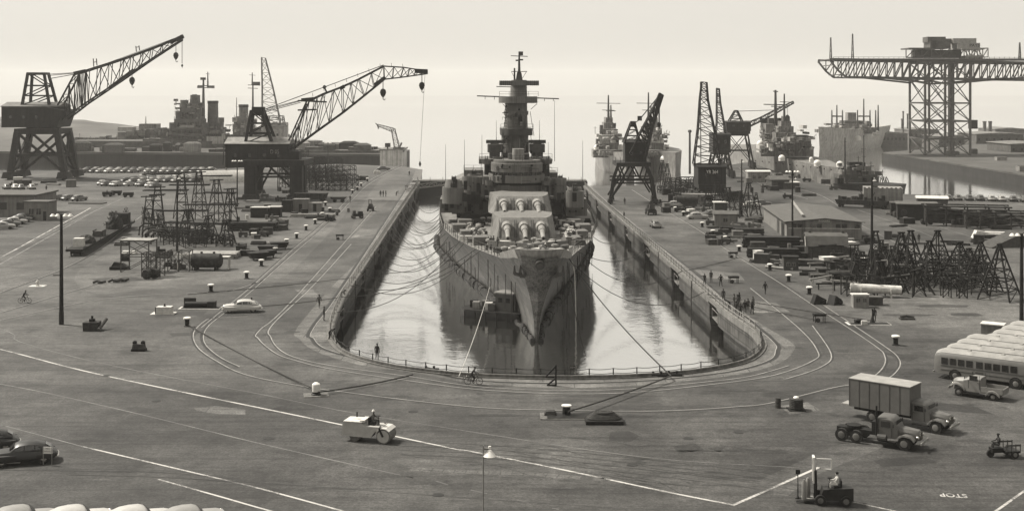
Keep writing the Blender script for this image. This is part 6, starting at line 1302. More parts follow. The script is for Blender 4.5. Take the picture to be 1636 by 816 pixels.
# ------------------------------------------------------------------ bollards
for i,(x,y) in enumerate(((337,466),(394,445),(417.6,425),(440,405),(458,391),(474,381),(489,368),(503.5,358),(515,347),(527,339),(520,329),(547,321),(563,309),(571,304),(577,298),(587,290),(299,521))):
    bollard(['bollard with white cap, first behind the white sedan','bollard with white cap, second up the left row','third bollard up the left row','fourth bollard up the left row','fifth bollard up the left row','sixth bollard up the left row','seventh bollard up the left row','eighth bollard up the left row','ninth bollard up the left row','tenth bollard up the left row','bollard standing back from the left row by the sheds','twelfth bollard of the left row, by the scaffolds','small far bollard by the scaffolds, first of the last four','small far bollard, second of the last four on the left','small far bollard, third of the last four on the left','last and farthest bollard of the left row','nearest left bollard, in front of the valve pit'][i], P(x,y))
for i,(x,y) in enumerate(((1431,551),(1293,470),(1260,450),(1230,432),(1181,402),(1159,386),(1139,376),(1122,363),(1092,345),(1079,338),(1055,324))):
    bollard(['nearest right bollard, left of the buses','second bollard up the right row','third bollard up the right row','fourth bollard up the right row, by the short pipe','fifth bollard up the right row by the timber stacks','sixth bollard up the right row','seventh bollard up the right row','eighth bollard of the right row, before the hut','ninth bollard of the right row','tenth bollard of the right row','farthest bollard of the right row'][i], P(x,y))
# big white mooring bollard on its pad
t = thing('mooring_bollard', 'white capped mooring bollard on a pale pad at the left of the dock head', 'bollard', P(505,631)); q = MB(); q.box((0,0,0),(2.3,1.6,.06),.2); q.build('pad', M_conc, t); q = MB(); q.lathe([(.45,.06),(.45,.14),(.36,.2),(.36,.35)], n=16); q.build('base', M_black, t); q = MB(); q.lathe([(.36,.35),(.38,.95),(.36,1.05),(.16,1.2),(.02,1.24)], n=16); q.build('cover', M_white, t, smooth=True)
t = thing('rope_wrapped_bollard', 'dark rope-wound bollard with white top right of the dock head', 'bollard', P(1272,654)); q = MB(); q.box((0,0,0),(1.5,1.3,.08)); q.build('pad', M_woodd, t); q = MB(); q.lathe([(.55,.08)]+[(.58+.05*(k%2),.15+k*.075) for k in range(12)]+[(.45,1.05)], n=18); q.build('rope_wrap', M_rope, t); q = MB(); q.ball((0,0,1.05),.26,12,.6,True); q.build('cap', M_white, t, smooth=True)
q = MB(); q.lathe([(.24,0),(.27,.3),(.24,.32),(.27,.6),(.24,.9)], n=14); o = q.build('metal_drum', M_wood, loc=P(1243,651)); tag(o, 'weathered pale drum standing left of the rope-wound bollard', 'drum')
# bollard with pit, rope-coil sledge
t = thing('mooring_pit', 'dark mooring bollard with white cap rising from an iron-plated pit at the dock head', 'mooring bollard', P(905,664)); q = MB(); q.box((-.2,-.25,0),(4.2,2.2,.08)); q.build('frame', M_conc, t); q = MB(); q.box((.1,-.3,.08),(3.6,1.7,.06)); q.build('cover_plate', M_black, t); q = MB(); q.lathe([(.4,.1),(.36,.2),(.34,.8),(.4,.85)], n=16); q.build('post', M_black, t); q = MB(); q.lathe([(.42,.85),(.44,.95),(.2,1.0),(.02,1.01)], n=16); q.build('cap', M_white, t, smooth=True); q = MB(); q.box((-1.4,.1,.14),(1.1,.9,.3),0,.7); q.build('hatch', M_rust, t)
t = thing('rope_sledge', 'low dark platform heaped with coiled hawser right of the capped bollard', 'rope pile', P(965,674)); q = MB(); q.box((0,0,0),(3.2,1.9,.3)); q.build('platform', M_woodd, t)
for k in range(5): q = MB(); a_, b_ = 1.35-k*.12, .75-k*.1; q.tube([(a_*math.copysign(abs(math.cos(u))**.6,math.cos(u)),.1+b_*math.copysign(abs(math.sin(u))**.6,math.sin(u)),.36+k*.09) for u in [2*math.pi*j/28 for j in range(29)]], .11, 6); q.build('rope_turn', M_rope, t, smooth=True)
q = MB(); q.loft([[(a_*math.cos(u),.1+b_*math.sin(u),z) for u in [2*math.pi*j/20 for j in range(20)]] for a_,b_,z in ((1.4,.8,.3),(1.2,.68,.6),(.75,.4,.78),(.2,.1,.82))]); q.build('rope_heap', M_rope, t, smooth=True)
for k in range(3): q = MB(); a_, b_ = .8-k*.22, .42-k*.12; q.tube([(a_*math.cos(u),.1+b_*math.sin(u),.80) for u in [2*math.pi*j/20 for j in range(21)]], .11, 6); q.build('rope_turn', M_rope, t, smooth=True)
# A-shaped prop and small sign at the dock head
t = thing('rail_stop', 'black braced prop standing at the dock head beside the ship reflection', 'prop', P(884,616)); q = MB(); q.beam((.25,0,0),(.25,0,2.0),.16); q.build('upright', M_black, t); q = MB(); q.beam((-.75,0,.85),(.25,0,1.9),.14); q.beam((-.75,0,.85),(.1,0,.85),.12); q.beam((-.6,0,.05),(.25,0,.75),.14); q.beam((-.6,0,.05),(.3,0,.05),.16); q.build('brace', M_black, t)
q = MB(); q.box((0,0,.95),(.55,.04,.38)); q.beam((-.2,0,.2),(-.2,0,.96),.05); o = q.build('dock_sign', M_black, loc=P(915,605)); tag(o, 'tiny black sign with white number hung on the dock head fence', 'sign'); text_mesh('lettering', 'D D 4', .22, M_white, o, (0,-.024,1.14), (R(90),0,0), .8, 1)
t = thing('notice_board', 'small white notice board on thin legs beside the black sedan', 'sign', P(76,742), R(-6)); q = MB(); q.box((0,0,.85),(.75,.04,.5)); bd = q.build('board', M_white, t)
for s in (-.34,.34): q = MB(); q.beam((s,0,0),(s,0,1.36),.045); q.build('leg', M_navy_l, t)
text_mesh('lettering', 'NO', .2, M_black, bd, (.02,-.025,1.23), (R(90),0,0), 1, .9); text_mesh('lettering', 'PARKING', .15, M_black, bd, (0,-.025,1.02), (R(90),0,0), .95, 1)
q = MB(); q.beam(P(-10,741)+Vector((0,0,.09)), P(32,739)+Vector((0,0,.09)), .16); tag(q.build('parking_bumper', M_white), 'white kerb bar in front of the black sedan by the sign', 'wheel stop')
# ------------------------------------------------------------------ lamp posts
lamp_post('tall dark wooden lamp post with four white shades, nearest on the left', P(98,518), 13.4, .27)
lamp_post('lamp post left of the gabled crane leg', P(379,330), 11.5, .2); lamp_post('lamp post rising in front of the gabled crane house', P(444,305), 11.0, .18); lamp_post('lamp post among the left trestles', P(283,402), 13.5, .2, 1)
lamp_post('thin far lamp post on the left quay above the scaffolds', P(524,268), 9.5, .16); lamp_post('dark lamp post before the low right building', P(1266,382), 13.2, .22); lamp_post('dark pole among the front trestles right of the low building', P(1393,448), 15.5, .24, 1)
lamp_post('tall lamp post at the right edge above the buses', P(1632,540), 12.0, .26); lamp_post('lamp post behind the right trestle frames', P(1185,345), 13.0, .2, 1); lamp_post('lamp post on the far right quay by the round hut', P(1269,300), 3.2, .12, 1)
lamp_post('thin far lamp post right of the raised black crane', P(1111,268), 9.5, .14, 1); lamp_post('slim pale lamp post in the foreground, its foot below the picture', P(772,985), 9.2, .06, 1, M_crane_l)
q = MB(); q.cyl((0,0,0),(0,0,14.5),.42,.34,10); q.lathe([(.6,14.5),(.7,14.9),(.5,15.4)], n=10); o = q.build('vent_stack', M_navy_d, loc=P(1102,278)); tag(o, 'thick dark vent stack standing between the two right crane groups', 'stack')
# ------------------------------------------------------------------ fences round the dock
def fence(lab, pts, step, hgt, r_=.03, name='chain_fence', m=M_black, rails=(1.0,.55), part='chain', sagd=.09, pw=.06):
    t = thing(name, lab, 'fence' if 'chain' in name else 'railing'); ps = resample(pts, step)
    for p in ps[:100]: q = MB(); q.cyl((p.x,p.y,.1),(p.x,p.y,hgt+.05), pw, n=6); q.build('post', m, t)
    for h in rails:
        q = MB()
        for a, b in zip(ps, ps[1:]):
            n_ = 4; pt = [a.lerp(b, k/n_)+Vector((0,0,h*hgt-sagd*4*(k/n_)*(1-k/n_))) for k in range(n_+1)]
            q.tube(pt, r_, 4)
        q.build(part, m, t)
    return t
c0 = [Vector((p.x,p.y,0)) for p in offset_line(line, -.25)]
ih = [p for p in c0 if p.y < 144]; fence('low chain fence on thin posts round the head of the dock', ih, 2.4, .95)
lw = [p for p in c0 if p.x < 0 and p.y >= 146 and p.y < 395]; rw = [p for p in c0 if p.x > 0 and p.y >= 146 and p.y < 395]
fence('white railing along the left dock wall', lw, 2.6, 1.15, .045, 'dock_railing', M_navy_l, (1,.5,.12), 'rail', 0, .07); fence('white railing along the right dock wall', rw, 2.6, 1.15, .045, 'dock_railing', M_navy_l, (1,.5,.12), 'rail', 0, .07)
q = MB(); 
for i in range(len(c0)-1):
    a, b = c0[i], c0[i+1]
    if a.y < 150: q.hexa([a+Vector((0,-.0,.12)), b+Vector((0,0,.12)), b*1.0+Vector((0,-.3,.12)), a+Vector((0,-.3,.12)), a+Vector((0,0,.38)), b+Vector((0,0,.38)), b+Vector((0,-.3,.38)), a+Vector((0,-.3,.38))])
q.build('kerb', M_conc)['kind'] = 'structure'
for k,(x,y,lab) in enumerate(((687,592,'small dark fairlead roller at left of the dock head curb'),(1075,600,'dark fairlead where the tight hawser crosses the right of the curb'),(1050,601,'low dark chock lying left of the right fairlead'))): 
    t = thing('fairlead', lab, 'fairlead', P(x,y)); q = MB(); q.box((0,0,.02),(1.8,.6,.22)); q.build('base', M_black, t); q = MB(); q.cyl((-.4,0,.2),(-.4,0,.5),.12,n=8); q.build('roller', M_black, t); q = MB(); q.cyl((.4,0,.2),(.4,0,.5),.12,n=8); q.build('roller', M_black, t)
# dockside stair landings inside the recesses: small stairs
for s, X0 in ((-1,None),(1,None)):
    for k, yy in enumerate(REC[:6]):
        ref = min((p for p in line if (p.x < 0) == (s < 0)), key=lambda p: abs(p.y-yy)); t = thing('dock_stair', ('left' if s < 0 else 'right')+' dock wall landing and stair, number '+['one','two','three','four','five','six'][k]+' from the head', 'stairs', group='stairs in the dock wall recesses')
        x = ref.x+s*1.6; q = MB(); q.box((x,yy,-2.4),(3.0,4.6,.18)); q.build('landing', M_conc, t)
        q = MB()
        for j in range(9): q.box((ref.x+s*1.9, yy+2.0-j*.45, -2.2-.0*j-0.19*j+ 0),(1.6,.45,.08))
        q.build('steps', M_woodd, t); q = MB(); q.beam((ref.x+s*.1,yy-2.2,-2.2),(ref.x+s*.1,yy-2.2,-1.1),.07); q.beam((ref.x+s*.1,yy+2.2,-2.2),(ref.x+s*.1,yy+2.2,-1.1),.07); q.beam((ref.x+s*.1,yy-2.2,-1.1),(ref.x+s*.1,yy+2.2,-1.1),.06); q.build('handrail', M_navy_l, t)
# ------------------------------------------------------------------ mooring lines
def wallp(yy, side, z=.3): p = min((q_ for q_ in line if (q_.x < 0) == (side < 0) and q_.y > 146), key=lambda q_: abs(q_.y-yy)); return Vector((p.x, p.y, z))
def shp(y, side, z=None, f=1.0): b = lerp_tab(DKB, y)*f; return Vector((BX+side*b+SK*y, BY+y, BZ+(lerp_tab(DKZ, y) if z is None else z)))
k = 0
for ys_, yw, sg, zz in ((58,236,3.2,-.3),(64,252,3.6,.3),(70,268,4.0,.3),(78,284,3.6,.3),(84,300,3.4,.3),(92,318,3.2,.3),(98,330,3.0,.3),(104,345,2.6,.3),(50,214,3.4,.3),(36,196,3.8,.3)):
    rope('slack mooring line looping from the battleship to the left dock wall', shp(ys_, -1, None if k % 2 else 6), wallp(yw, -1, zz), sg, .055); k += 1
for a, yw, sg in ((shp(22,-1),182,2.6),(shp(26,-1),172,1.8),(shp(40,-1),160,3.0)): rope('long mooring line low across the water to the left dock wall', a, wallp(yw,-1), sg, .05)
for ys_, yw, sg in ((55,226,3.9),(60,244,2.4),(66,262,3.0),(72,276,4.2),(80,292,3.0),(88,310,3.9),(44,205,2.4),(30,188,3.4)):
    rope('slack mooring line looping from the battleship to the left dock wall', shp(ys_, -1, 7.2), wallp(yw, -1, -.4), sg, .05)
rope('line running from the left dock wall over the apron to the white sedan', wallp(171,-1), P(402,490,.15), .15, .045); rope('line crossing the left apron to the rope pile', wallp(190,-1), P(300,470,.1), .1, .045)
rope('line crossing the right apron behind the dockside group', wallp(172,1), P(1310,512,.2), .1, .05); rope('second line crossing the right apron behind the dockside group', wallp(174,1), P(1395,512,.2), .1, .05); rope('line crossing the right apron to the small cart', wallp(196,1), P(1175,413,.2), .1, .045)
rope('tight hawser from the battleship bow down to the right of the dock head', shp(6, 1, None, .9), P(1072,600,.5), .8, .075); rope('hawser running on from the curb to the capped bollard', P(1072,600,.5), P(908,657,.6), .12, .075)
rope('hawser from the white mooring bollard to the dock curb', P(508,626,.4), P(660,598,.3), .15, .065); rope('long hawser lying from the left bollard to the white mooring bollard', P(302,519,.3), P(500,620,.3), .25, .065)
for a, b, sg in ((shp(30,1,7),wallp(196,1),3.0),(shp(14,1,8),wallp(176,1),3.5),(shp(20,1),wallp(230,1),2.2),(shp(48,1),wallp(262,1),2.2)): rope('mooring line sagging from the battleship to the right dock wall', a, b, sg, .05)
rope('loose line hanging from the battleship bow into the water', shp(4,1,10,.9), Vector((9.0,152,-3.9)), 1.5, .05)
rope('pale heaving line from the workboat to the dock head', Vector((-3.2,178,.5)), P(733,601,.5), .6, .035, M_ropel); rope('short pale line beside the heaving line', Vector((-4.6,132,-1)), P(745,601,.4), .1, .035, M_ropel)
# ------------------------------------------------------------------ fender logs round the hull
nf = 0
for side in (-1,1):
    pts = [Vector((BX+side*(lerp_tab(WLB,y)+(.3 if y < 12 else .7))+SK*y, BY+y-.3, -3.9)) for y in range(0,120,2)]
    ps = resample(pts, 2.1)
    for a, b in zip(ps, ps[1:]):
        if nf >= 200: break
        d = (b-a)*.5; c = (a+b)/2+Vector((random.uniform(-.1,.1),0,random.uniform(-.1,.12))); q = MB(); rad = .32 if c.y < BY+14 else .6; q.cyl(-d, d, rad+random.uniform(-.08,.08), n=8); q.beam((-d*.5)+Vector((0,0,-.1)), (-d*.5)+Vector((0,0,.5)), .25)
        o = q.build('fender_log', M_black if nf % 5 else M_rust, loc=c); tag(o, 'dark floating fender log in the boom against the '+('left' if side < 0 else 'right')+' side of the hull', 'fender', 'floating fender logs round the battleship'); nf += 1
# work boat by the bow
t = thing('work_boat', 'small dark work boat with box cabin moored against the battleship bow', 'boat', (-1.9,179.5,-4), R(-28)); t.scale = (1.25,1.25,1.25); q = MB()
q.loft([[(x,-w,.9),(x,-w*.8,-.5),(x,w*.8,-.5),(x,w,.9)] for x,w in ((-4.6,1.0),(-3.6,1.7),(0,1.9),(3.2,1.7),(4.6,.5))]); q.build('hull', M_black, t); q = MB(); q.box((1.2,0,.9),(2.2,1.9,2.0)); cb = q.build('cabin', M_navy_d, t); q = MB(); q.box((1.2,0,2.9),(2.6,2.3,.14)); q.build('roof', M_navy_l, cb)
for y in (-.5,.5): q = MB(); q.box((1.2+y,-.96,1.9),(.5,.04,.5)); q.build('window', M_glass, cb)
for (x,y,m_) in ((-1,-.5,M_cream),(-2,.5,M_navy),(-2.6,-.6,M_navy_l),(-.6,.7,M_rust),(3,0,M_navy),(-3.4,.2,M_black),(-1.6,0,M_rust),(-.3,-1.1,M_navy_d)): q = MB(); q.box((x,y,.9),(.8,.7,.8),.3); q.build('crate', m_, t)
q = MB(); q.cyl((1.9,.4,3.0),(1.9,.4,4.6),.06,n=6); q.build('mast', M_black, t)
for k in range(6): q = MB(); q.lathe([(.2,-.12),(.42,-.1),(.42,.1),(.2,.12)], (0,0,0), 12); q.v = [Vector((-3.4+k*1.4, -1.95+v.z, .35+v.y)) for v in q.v]; q.build('tyre_fender', M_rubber, t)
# water jet from the bow
q = MB(); a = shp(7,1,9.5,.95)+Vector((.3,-.6,0)); q.tube([a, a+Vector((.3,0,-1.5)), a+Vector((.45,0,-5)), Vector((a.x+.5,a.y,-4))], .09, 6); tag(q.build('water_jet', M_ropel), 'thin white stream of water falling from the battleship bow', 'water jet')

# timber fender piles and ladders on the dock walls
for s in (-1, 1):
    side = [p for p in line if (p.x < 0) == (s < 0) and p.y > 148 and p.y < 392]
    for i, p in enumerate([]):
        q = MB(); q.beam((0,0,-5.5),(0,0,-.6),.32,.3); o = q.build('fender_pile', M_woodd, loc=(p.x-s*.3*(-1 if 0 else 1), p.y, 0)); tag(o, 'dark upright fender timber on the '+('left' if s < 0 else 'right')+' dock wall', 'fender', 'fender timbers on the dock walls')
    for i, yy in enumerate((184, 218, 252, 285)):
        p = min(side, key=lambda a: abs(a.y-yy)); q = MB(); x = p.x-s*.34
        for d_ in (-.25,.25): q.beam((x,yy+d_,-5.5),(x,yy+d_,.6),.07)
        for k in range(16): q.beam((x,yy-.25,-5.3+k*.36),(x,yy+.25,-5.3+k*.36),.05)
        tag(q.build('dock_ladder', M_rust), ['nearest','second','third','farthest'][i]+' iron ladder down the '+('left' if s < 0 else 'right')+' dock wall', 'ladder')
# ================================================================== YARD BUILDINGS
def hut(name, lab, cat, px, py, w, d, h, rz=0, wall=M_wall, roofm=M_roof, gable=.8, wins=(), doors=(), over=.25, shed=False):
    t = thing(name, lab, cat, P(px, py), R(rz)); q = MB(); q.rbox(-w/2,w/2,0,d,0,h); wl = q.build('wall', wall, t)
    q = MB(); z = h+.01
    if shed: q.hexa([(-w/2-over,-over,z),(w/2+over,-over,z),(w/2+over,d+over,z),(-w/2-over,d+over,z),(-w/2-over,-over,z+.2),(w/2+over,-over,z+.2),(w/2+over,d+over,z+gable),(-w/2-over,d+over,z+gable)])
    else: q.loft([[(x,-over,z),(x,-over,z+.14),(x,d/2,z+gable),(x,d+over,z+.14),(x,d+over,z)] for x in (-w/2-over,w/2+over)])
    q.build('roof', roofm, t)
    for (x,z0,ww,hh) in wins:
        q = MB(); q.rbox(x-ww/2-.08,x+ww/2+.08,-.05,0,z0-.08,z0+hh+.08); f = q.build('window', M_navy_l, t); q = MB(); q.rbox(x-ww/2,x+ww/2,-.07,-.02,z0,z0+hh); q.build('pane', M_glass, f)
        q = MB(); q.rbox(x-.03,x+.03,-.09,-.05,z0,z0+hh); q.build('mullion', M_navy_l, f)
    for (x,ww,hh) in doors: q = MB(); q.rbox(x-ww/2,x+ww/2,-.06,.0,.02,hh); q.build('door', M_black, t)
    return t
hut('guard_hut', 'small flat-roofed stucco guard hut with paired windows on the left yard', 'hut', 57, 352, 5.4, 4.5, 4.0, -6, gable=.15, wins=((-1.0,1.3,1.1,1.3),(.7,1.3,1.1,1.3)), doors=((2.1,.7,2.0),), shed=True)
t = thing('office_building', 'long pale flat-roofed building cut off by the left edge', 'building', P(38,350)+Vector((0,6,0))); q = MB(); q.rbox(-40,0,0,14,0,4.6); q.build('wall', M_wall, t); q = MB(); q.rbox(-40,.4,-.4,14.4,4.61,4.95); q.build('roof', M_roof, t); q = MB(); q.rbox(-40,.45,-.45,-.4,4.55,5.0); q.build('fascia', M_navy_d, t)
for k in range(4): q = MB(); q.rbox(-4-k*4,-2.2-k*4,-.06,0,1.6,3.2); q.build('window', M_glass, t)
# round roofed hut
t = thing('round_roofed_hut', 'pale round-roofed metal hut among the parked cars on the left', 'hut', P(314,291), R(8)); q = MB(); rr_ = 3.6
q.loft([[(x,2+rr_*math.cos(a),rr_*math.sin(a)) for a in [math.pi*k/14 for k in range(15)]] for x in (1.5,16)]); q.build('shell', M_cream, t, smooth=True)
q = MB(); q.loft([[(x,2+(rr_*.97)*math.cos(a),(rr_*.97)*math.sin(a)) for a in [math.pi*k/14 for k in range(15)]] for x in (1.40,1.5)]); e = q.build('end_wall', M_wall, t); q = MB(); q.rbox(1.3,1.41,.6,3.4,0,2.4); q.build('door', M_navy_d, e); q = MB(); q.cyl((9,2,3.4),(9,2,4.8),.25,n=8); q.build('chimney', M_wall, t); q = MB(); q.rbox(-6,1.2,-.6,1.8,0,1.5); q.build('porch', M_wood, t)
# low right building, gable end towards the camera
t = thing('workshop', 'long low pale workshop with shallow roof and row of high windows right of the dock', 'building', P(1257,382), R(-4)); w = 14.2; q = MB()
q.loft([[(0,y,0),(0,y,3.3),(w/2,y,4.0),(w,y,3.3),(w,y,0)] for y in (0,34)]); q.build('wall', M_wall, t)
q = MB(); q.loft([[(-.5,y,3.28),(-.5,y,3.42),(w/2,y,4.14),(w+.6,y,3.42),(w+.6,y,3.28),(w/2,y,3.99)] for y in (-.5,34.5)]); q.build('roof', M_roof, t)
for k in range(11):
    if k in (2,5,6,9): continue
    q = MB(); x = .9+k*1.2; q.rbox(x,x+.95,-.05,.0,2.2,3.0); q.build('window', M_glass, t)
q = MB(); q.rbox(.3,w-.3,-.08,.0,2.06,2.17); q.build('sill', M_cream, t); q = MB(); q.rbox(-.05,0,3,7,0,2.6); q.build('door', M_black, t); q = MB(); q.rbox(-.05,0,10,13,0,2.8); q.build('door', M_navy_d, t)
q = MB(); q.beam((3.7,4,4.25),(6.2,34,4.5),.5,.2); q.build('roof_plank', M_woodl, t); q = MB()
for s in (0,.5): q.beam((2.9+s,-.1,0),(2.9+s,-.1,3.6),.07)
for k in range(12): q.beam((2.9,-.1,.3*k+.1),(3.4,-.1,.3*k+.1),.05)
q.build('ladder', M_navy_d, t); text_mesh('lettering', 'RIGGERS', .55, M_white, t, (7.1,-.02,3.55), (R(90),0,0), 1, 1)
# gambrel hut
t = thing('gambrel_hut', 'small old hut with sagging two-slope roof and open gable before the workshop', 'hut', P(1290,411), R(-6)); q = MB(); prof = [(0,0),(0,2.0),(.8,3.5),(1.9,4.0),(3.0,3.5),(3.8,2.0),(3.8,0)]
q.loft([[(x,y,z) for y,z in prof] for x in (0,6.6)]); q.build('wall', M_wood, t); q = MB(); pr2 = [(-.15,1.9),(.7,3.6),(1.9,4.12),(3.1,3.6),(3.95,1.9),(3.0,3.45),(1.9,3.98),(.8,3.45)]
q.loft([[(x,y,z) for y,z in pr2] for x in (-.3,6.9)]); q.build('roof', M_roof, t); q = MB(); q.rbox(-.05,0,1.1,2.6,0,2.1); q.build('doorway', M_black, t); q = MB(); q.beam((-.34,-.1,1.9),(-.34,.75,3.5),.08,.35); q.build('bargeboard', M_cream, t)
for x in (.6,6.2): q = MB(); q.box((x,1.9,4.05),(.4,.4,.35)); q.build('roof_vent', M_navy_d, t)
hut('site_hut', 'small pitched-roof hut with one window beside the right bollard row', 'hut', 1159, 361, 4.6, 4, 2.4, -4, M_wall, M_roof, .7, ((0,.9,.9,.7),)); hut('tool_shed', 'little white-roofed shed just behind the site hut', 'hut', 1152, 346, 2.8, 2.5, 3.1, 0, M_wood, M_cream, .2, (), (), .2, True)
hut('pump_hut', 'tiny pump hut with pale flat roof between the timber and the trestles', 'hut', 1264, 432, 2.3, 2.0, 2.0, -5, M_wood, M_woodd, .15, ((-.4,.7,.5,.5),(.4,.7,.5,.5)), (), .15, True)
hut('site_hut', 'small battered hut with pale roof under the big pipe at right', 'hut', 1376, 492, 2.0, 1.7, 1.6, -3, M_navy_l, M_cream, .1, ((-.4,.8,.5,.5),(.45,.8,.4,.5)), (), .1, True); hut('tool_shed', 'low flat chest-like shed right of the battered hut by the big pipe', 'hut', 1399, 488, 1.9, 1.5, .95, -3, M_wood, M_roof, .1, (), (), .1, True)
hut('white_hut', 'small white hut alone on the quay below the cruiser', 'hut', 1213, 291, 7, 4, 3.2, 0, M_navy_l, M_cream, .5, ((-1.6,1.2,.9,.9),(.2,1.2,.9,.9)), ((2.4,.9,2),)); hut('round_hut', 'small domed hut on the far right quay by the short lamp post', 'hut', 1247, 302, 5.4, 5, 2.6, 8, M_wood, M_roof, 1.2, (), ((0,1.6,2),)); hut('low_shed', 'low white-roofed shed right of the small domed hut', 'hut', 1266, 302, 4.2, 4, 1.8, 0, M_wood, M_cream, .2, (), (), .2, True)
t = thing('steel_tank_block', 'big square grey steel block standing on the right quay by the basin', 'tank', P(1411,333), R(-14)); q = MB(); q.rbox(-4.6,4.6,0,8,0,4.9); q.build('body', M_navy_l, t)
for k in range(9): q = MB(); q.rbox(-4.6+k*1.05,-4.1+k*1.05,-.05,.3,4.9,5.15); q.build('crenel', M_navy_l, t)
q = MB(); q.rbox(-2.6,-1.2,1,2.4,4.92,5.5); q.build('hatch', M_navy_d, t)
hut('storage_shed', 'dark open shed with flat roof right of the square steel block', 'shed', 1466, 352, 8.5, 6, 3.4, -14, M_woodd, M_roof, .3, (), ((-2,2.4,2.6),), .3, True); hut('storage_shed', 'small shed with pale curved roof behind the dark open shed', 'shed', 1490, 335, 7, 5, 2.6, -14, M_wood, M_cream, .6); hut('storage_shed', 'low dark shed left of the dark open shed', 'shed', 1437, 345, 3.8, 4, 2.8, -14, M_woodd, M_wood, .2, (), ((0,2,2.2),), .2, True)
for i,(px,py,w,h,m_,rf,lab) in enumerate(((415,348,4.2,2.2,M_woodd,M_cream,'low booth with white flat roof, left one of two by the left lamp post'),(437,347,3.0,2.2,M_woodd,M_cream,'low booth with white flat roof, right one of two by the left lamp post'),(480,338,3.6,2.8,M_wall,M_navy_l,'pale upright box hut by the left bollard row'),(503,338,3.0,1.9,M_navy_l,M_woodl,'small low box hut with flat lid right of the upright one'),(458,339,2.4,2.6,M_woodd,M_woodd,'narrow dark upright box hut left of the pale one'))):
    hut('site_hut', lab, 'hut', px, py, w, 2.6, h, 0, m_, rf, .12, (), ((0,.8,1.8),) if i > 1 else (), .12, True)
# ================================================================== TRESTLES AND SCAFFOLDS
def place(q, name, lab, cat, m, loc, rz=0, group=None): o = q.build(name, m, loc=loc, rz=R(rz)); tag(o, lab, cat, group); return o
g = 'tall timber trestles at the right'
for i,(px,py,h,b) in enumerate(((1399,436,6.4,1.5),(1440,444,6.8,2.0),(1455,446,7.2,2.0),(1485,456,6.4,2.2),(1498,452,7.6,2.2),(1533,462,6.6,2.5),(1548,452,5.0,2.2),(1567,466,7.0,2.2),(1597,478,7.4,2.2))):
    place(trestle_mesh(h, b, .22, 5, .19, i, .3), 'trestle', 'tall dark timber trestle with splayed legs, '+['leftmost of the right group, by the dark pole','second from left in the right group','third from left, beside the second','fourth from left in the right group','tallest, in the middle of the right group','sixth from left in the right group','short one behind the sixth','second from right in the right group','rightmost of the right group'][i], 'trestle', M_woodd, P(px,py), -8+i*7, g)
r = random.Random(14)
for i in range(26):
    px = r.uniform(1345,1570); py = r.uniform(430,484) - (1570-px)*.03; h = r.uniform(2.2,4.2)
    if py > 468 and px < 1440: py = 455
    place(trestle_mesh(h*1.15, r.uniform(.9,1.7), .2, 2, .16, 50+i, .2), 'low_trestle', 'low dark trestle in the crowded rows under the tall trestles', 'trestle', M_woodd, P(px,py), r.uniform(-25,25), 'low trestles crowded under the tall ones')
for i in range(8):
    px = r.uniform(1350,1560); py = r.uniform(425,478); place(frame_mesh(r.uniform(3,6), 1.6, r.uniform(1.6,2.8), 3, 1, 2, .13, i), 'low_scaffold', 'dark timber staging frame stacked among the right trestles', 'scaffold', M_woodd, P(px,py), r.uniform(-20,20), 'staging frames among the right trestles')
for i in range(34):
    px = r.uniform(1310,1575); py = r.uniform(405,474); L_ = r.uniform(2,6); q = MB(); z = r.uniform(.3,2.6); a = r.uniform(-.4,.4); q.beam((-L_/2,0,z),(L_/2,r.uniform(-1,1),z+a),.22); q.beam((-L_/2+.4,0,0),(-L_/2+.4,0,z),.14); q.beam((L_/2-.4,0,0),(L_/2-.4,0,z+a),.14); place(q, 'plank_on_props', 'beam or plank resting on short props in the right timber yard', 'timber', M_woodl if r.random() < .3 else M_woodd, P(px,py), r.uniform(-30,30), 'beams on props in the right timber yard')
place((lambda q: (q.cyl((-3.4,0,1.2),(3.4,0,1.0),.62,.60,18), q.beam((-2,-.7,0),(-2,-.7,1.2),.2), q.beam((-2,.7,0),(-2,.7,1.2),.2), q.beam((2,-.7,0),(2,-.7,1.2),.2), q.beam((2,.7,0),(2,.7,1.2),.2), q.beam((-2,-.8,.5),(-2,.8,.5),.2), q.beam((2,-.8,.5),(2,.8,.5),.2), q)[-1])(MB()), 'large_pipe', 'big pale pipe section lying on props before the right trestles', 'pipe', M_cream, P(1399,474), -10)
place((lambda q: (q.cyl((-1.8,0,1.15),(1.8,0,1.1),.75,.75,16), [q.lathe([(.1,0),(.75,0)],n=3) for _ in ()], q)[-1])(MB()), 'boiler_shell', 'dark round shell lying among the right trestles', 'tank', M_rust, P(1340,452), 10)
def pile(name, lab, cat, px, py, w, d, h, m, rz=0, layers=4, n=6, round_=False, seed=0):
    rr = random.Random(seed); q = MB()
    for j in range(layers):
        for k in range(n):
            y = -d/2+d*(k+.5)/n; z = h*j/layers; dx = rr.uniform(-.25,.25)
            if rr.random() < .08 and j == layers-1: continue
            if round_: q.cyl((-w/2+dx,y,z+h/layers/2),(w/2+dx,y,z+h/layers/2), h/layers*.46, n=8)
            else: q.rbox(-w/2+dx,w/2+dx,y-d/n*.46,y+d/n*.46,z+.02,z+h/layers*.93)
    return place(q, name, lab, cat, m, P(px,py), rz)
pile('timber_stack','long dark stack of squared timber left of the workshop','timber stack',1236,411,8.6,2.2,1.6,M_woodd,-4,3,6,seed=1); pile('timber_stack','long stack of dark baulks behind the first timber stack, left of the workshop','timber stack',1232,395,10,2.4,2.0,M_black,-4,4,6,seed=2); pile('timber_stack','short block of timber at the left end of the long stacks','timber stack',1210,399,2.6,2.0,1.5,M_wood,-4,3,4,seed=3)
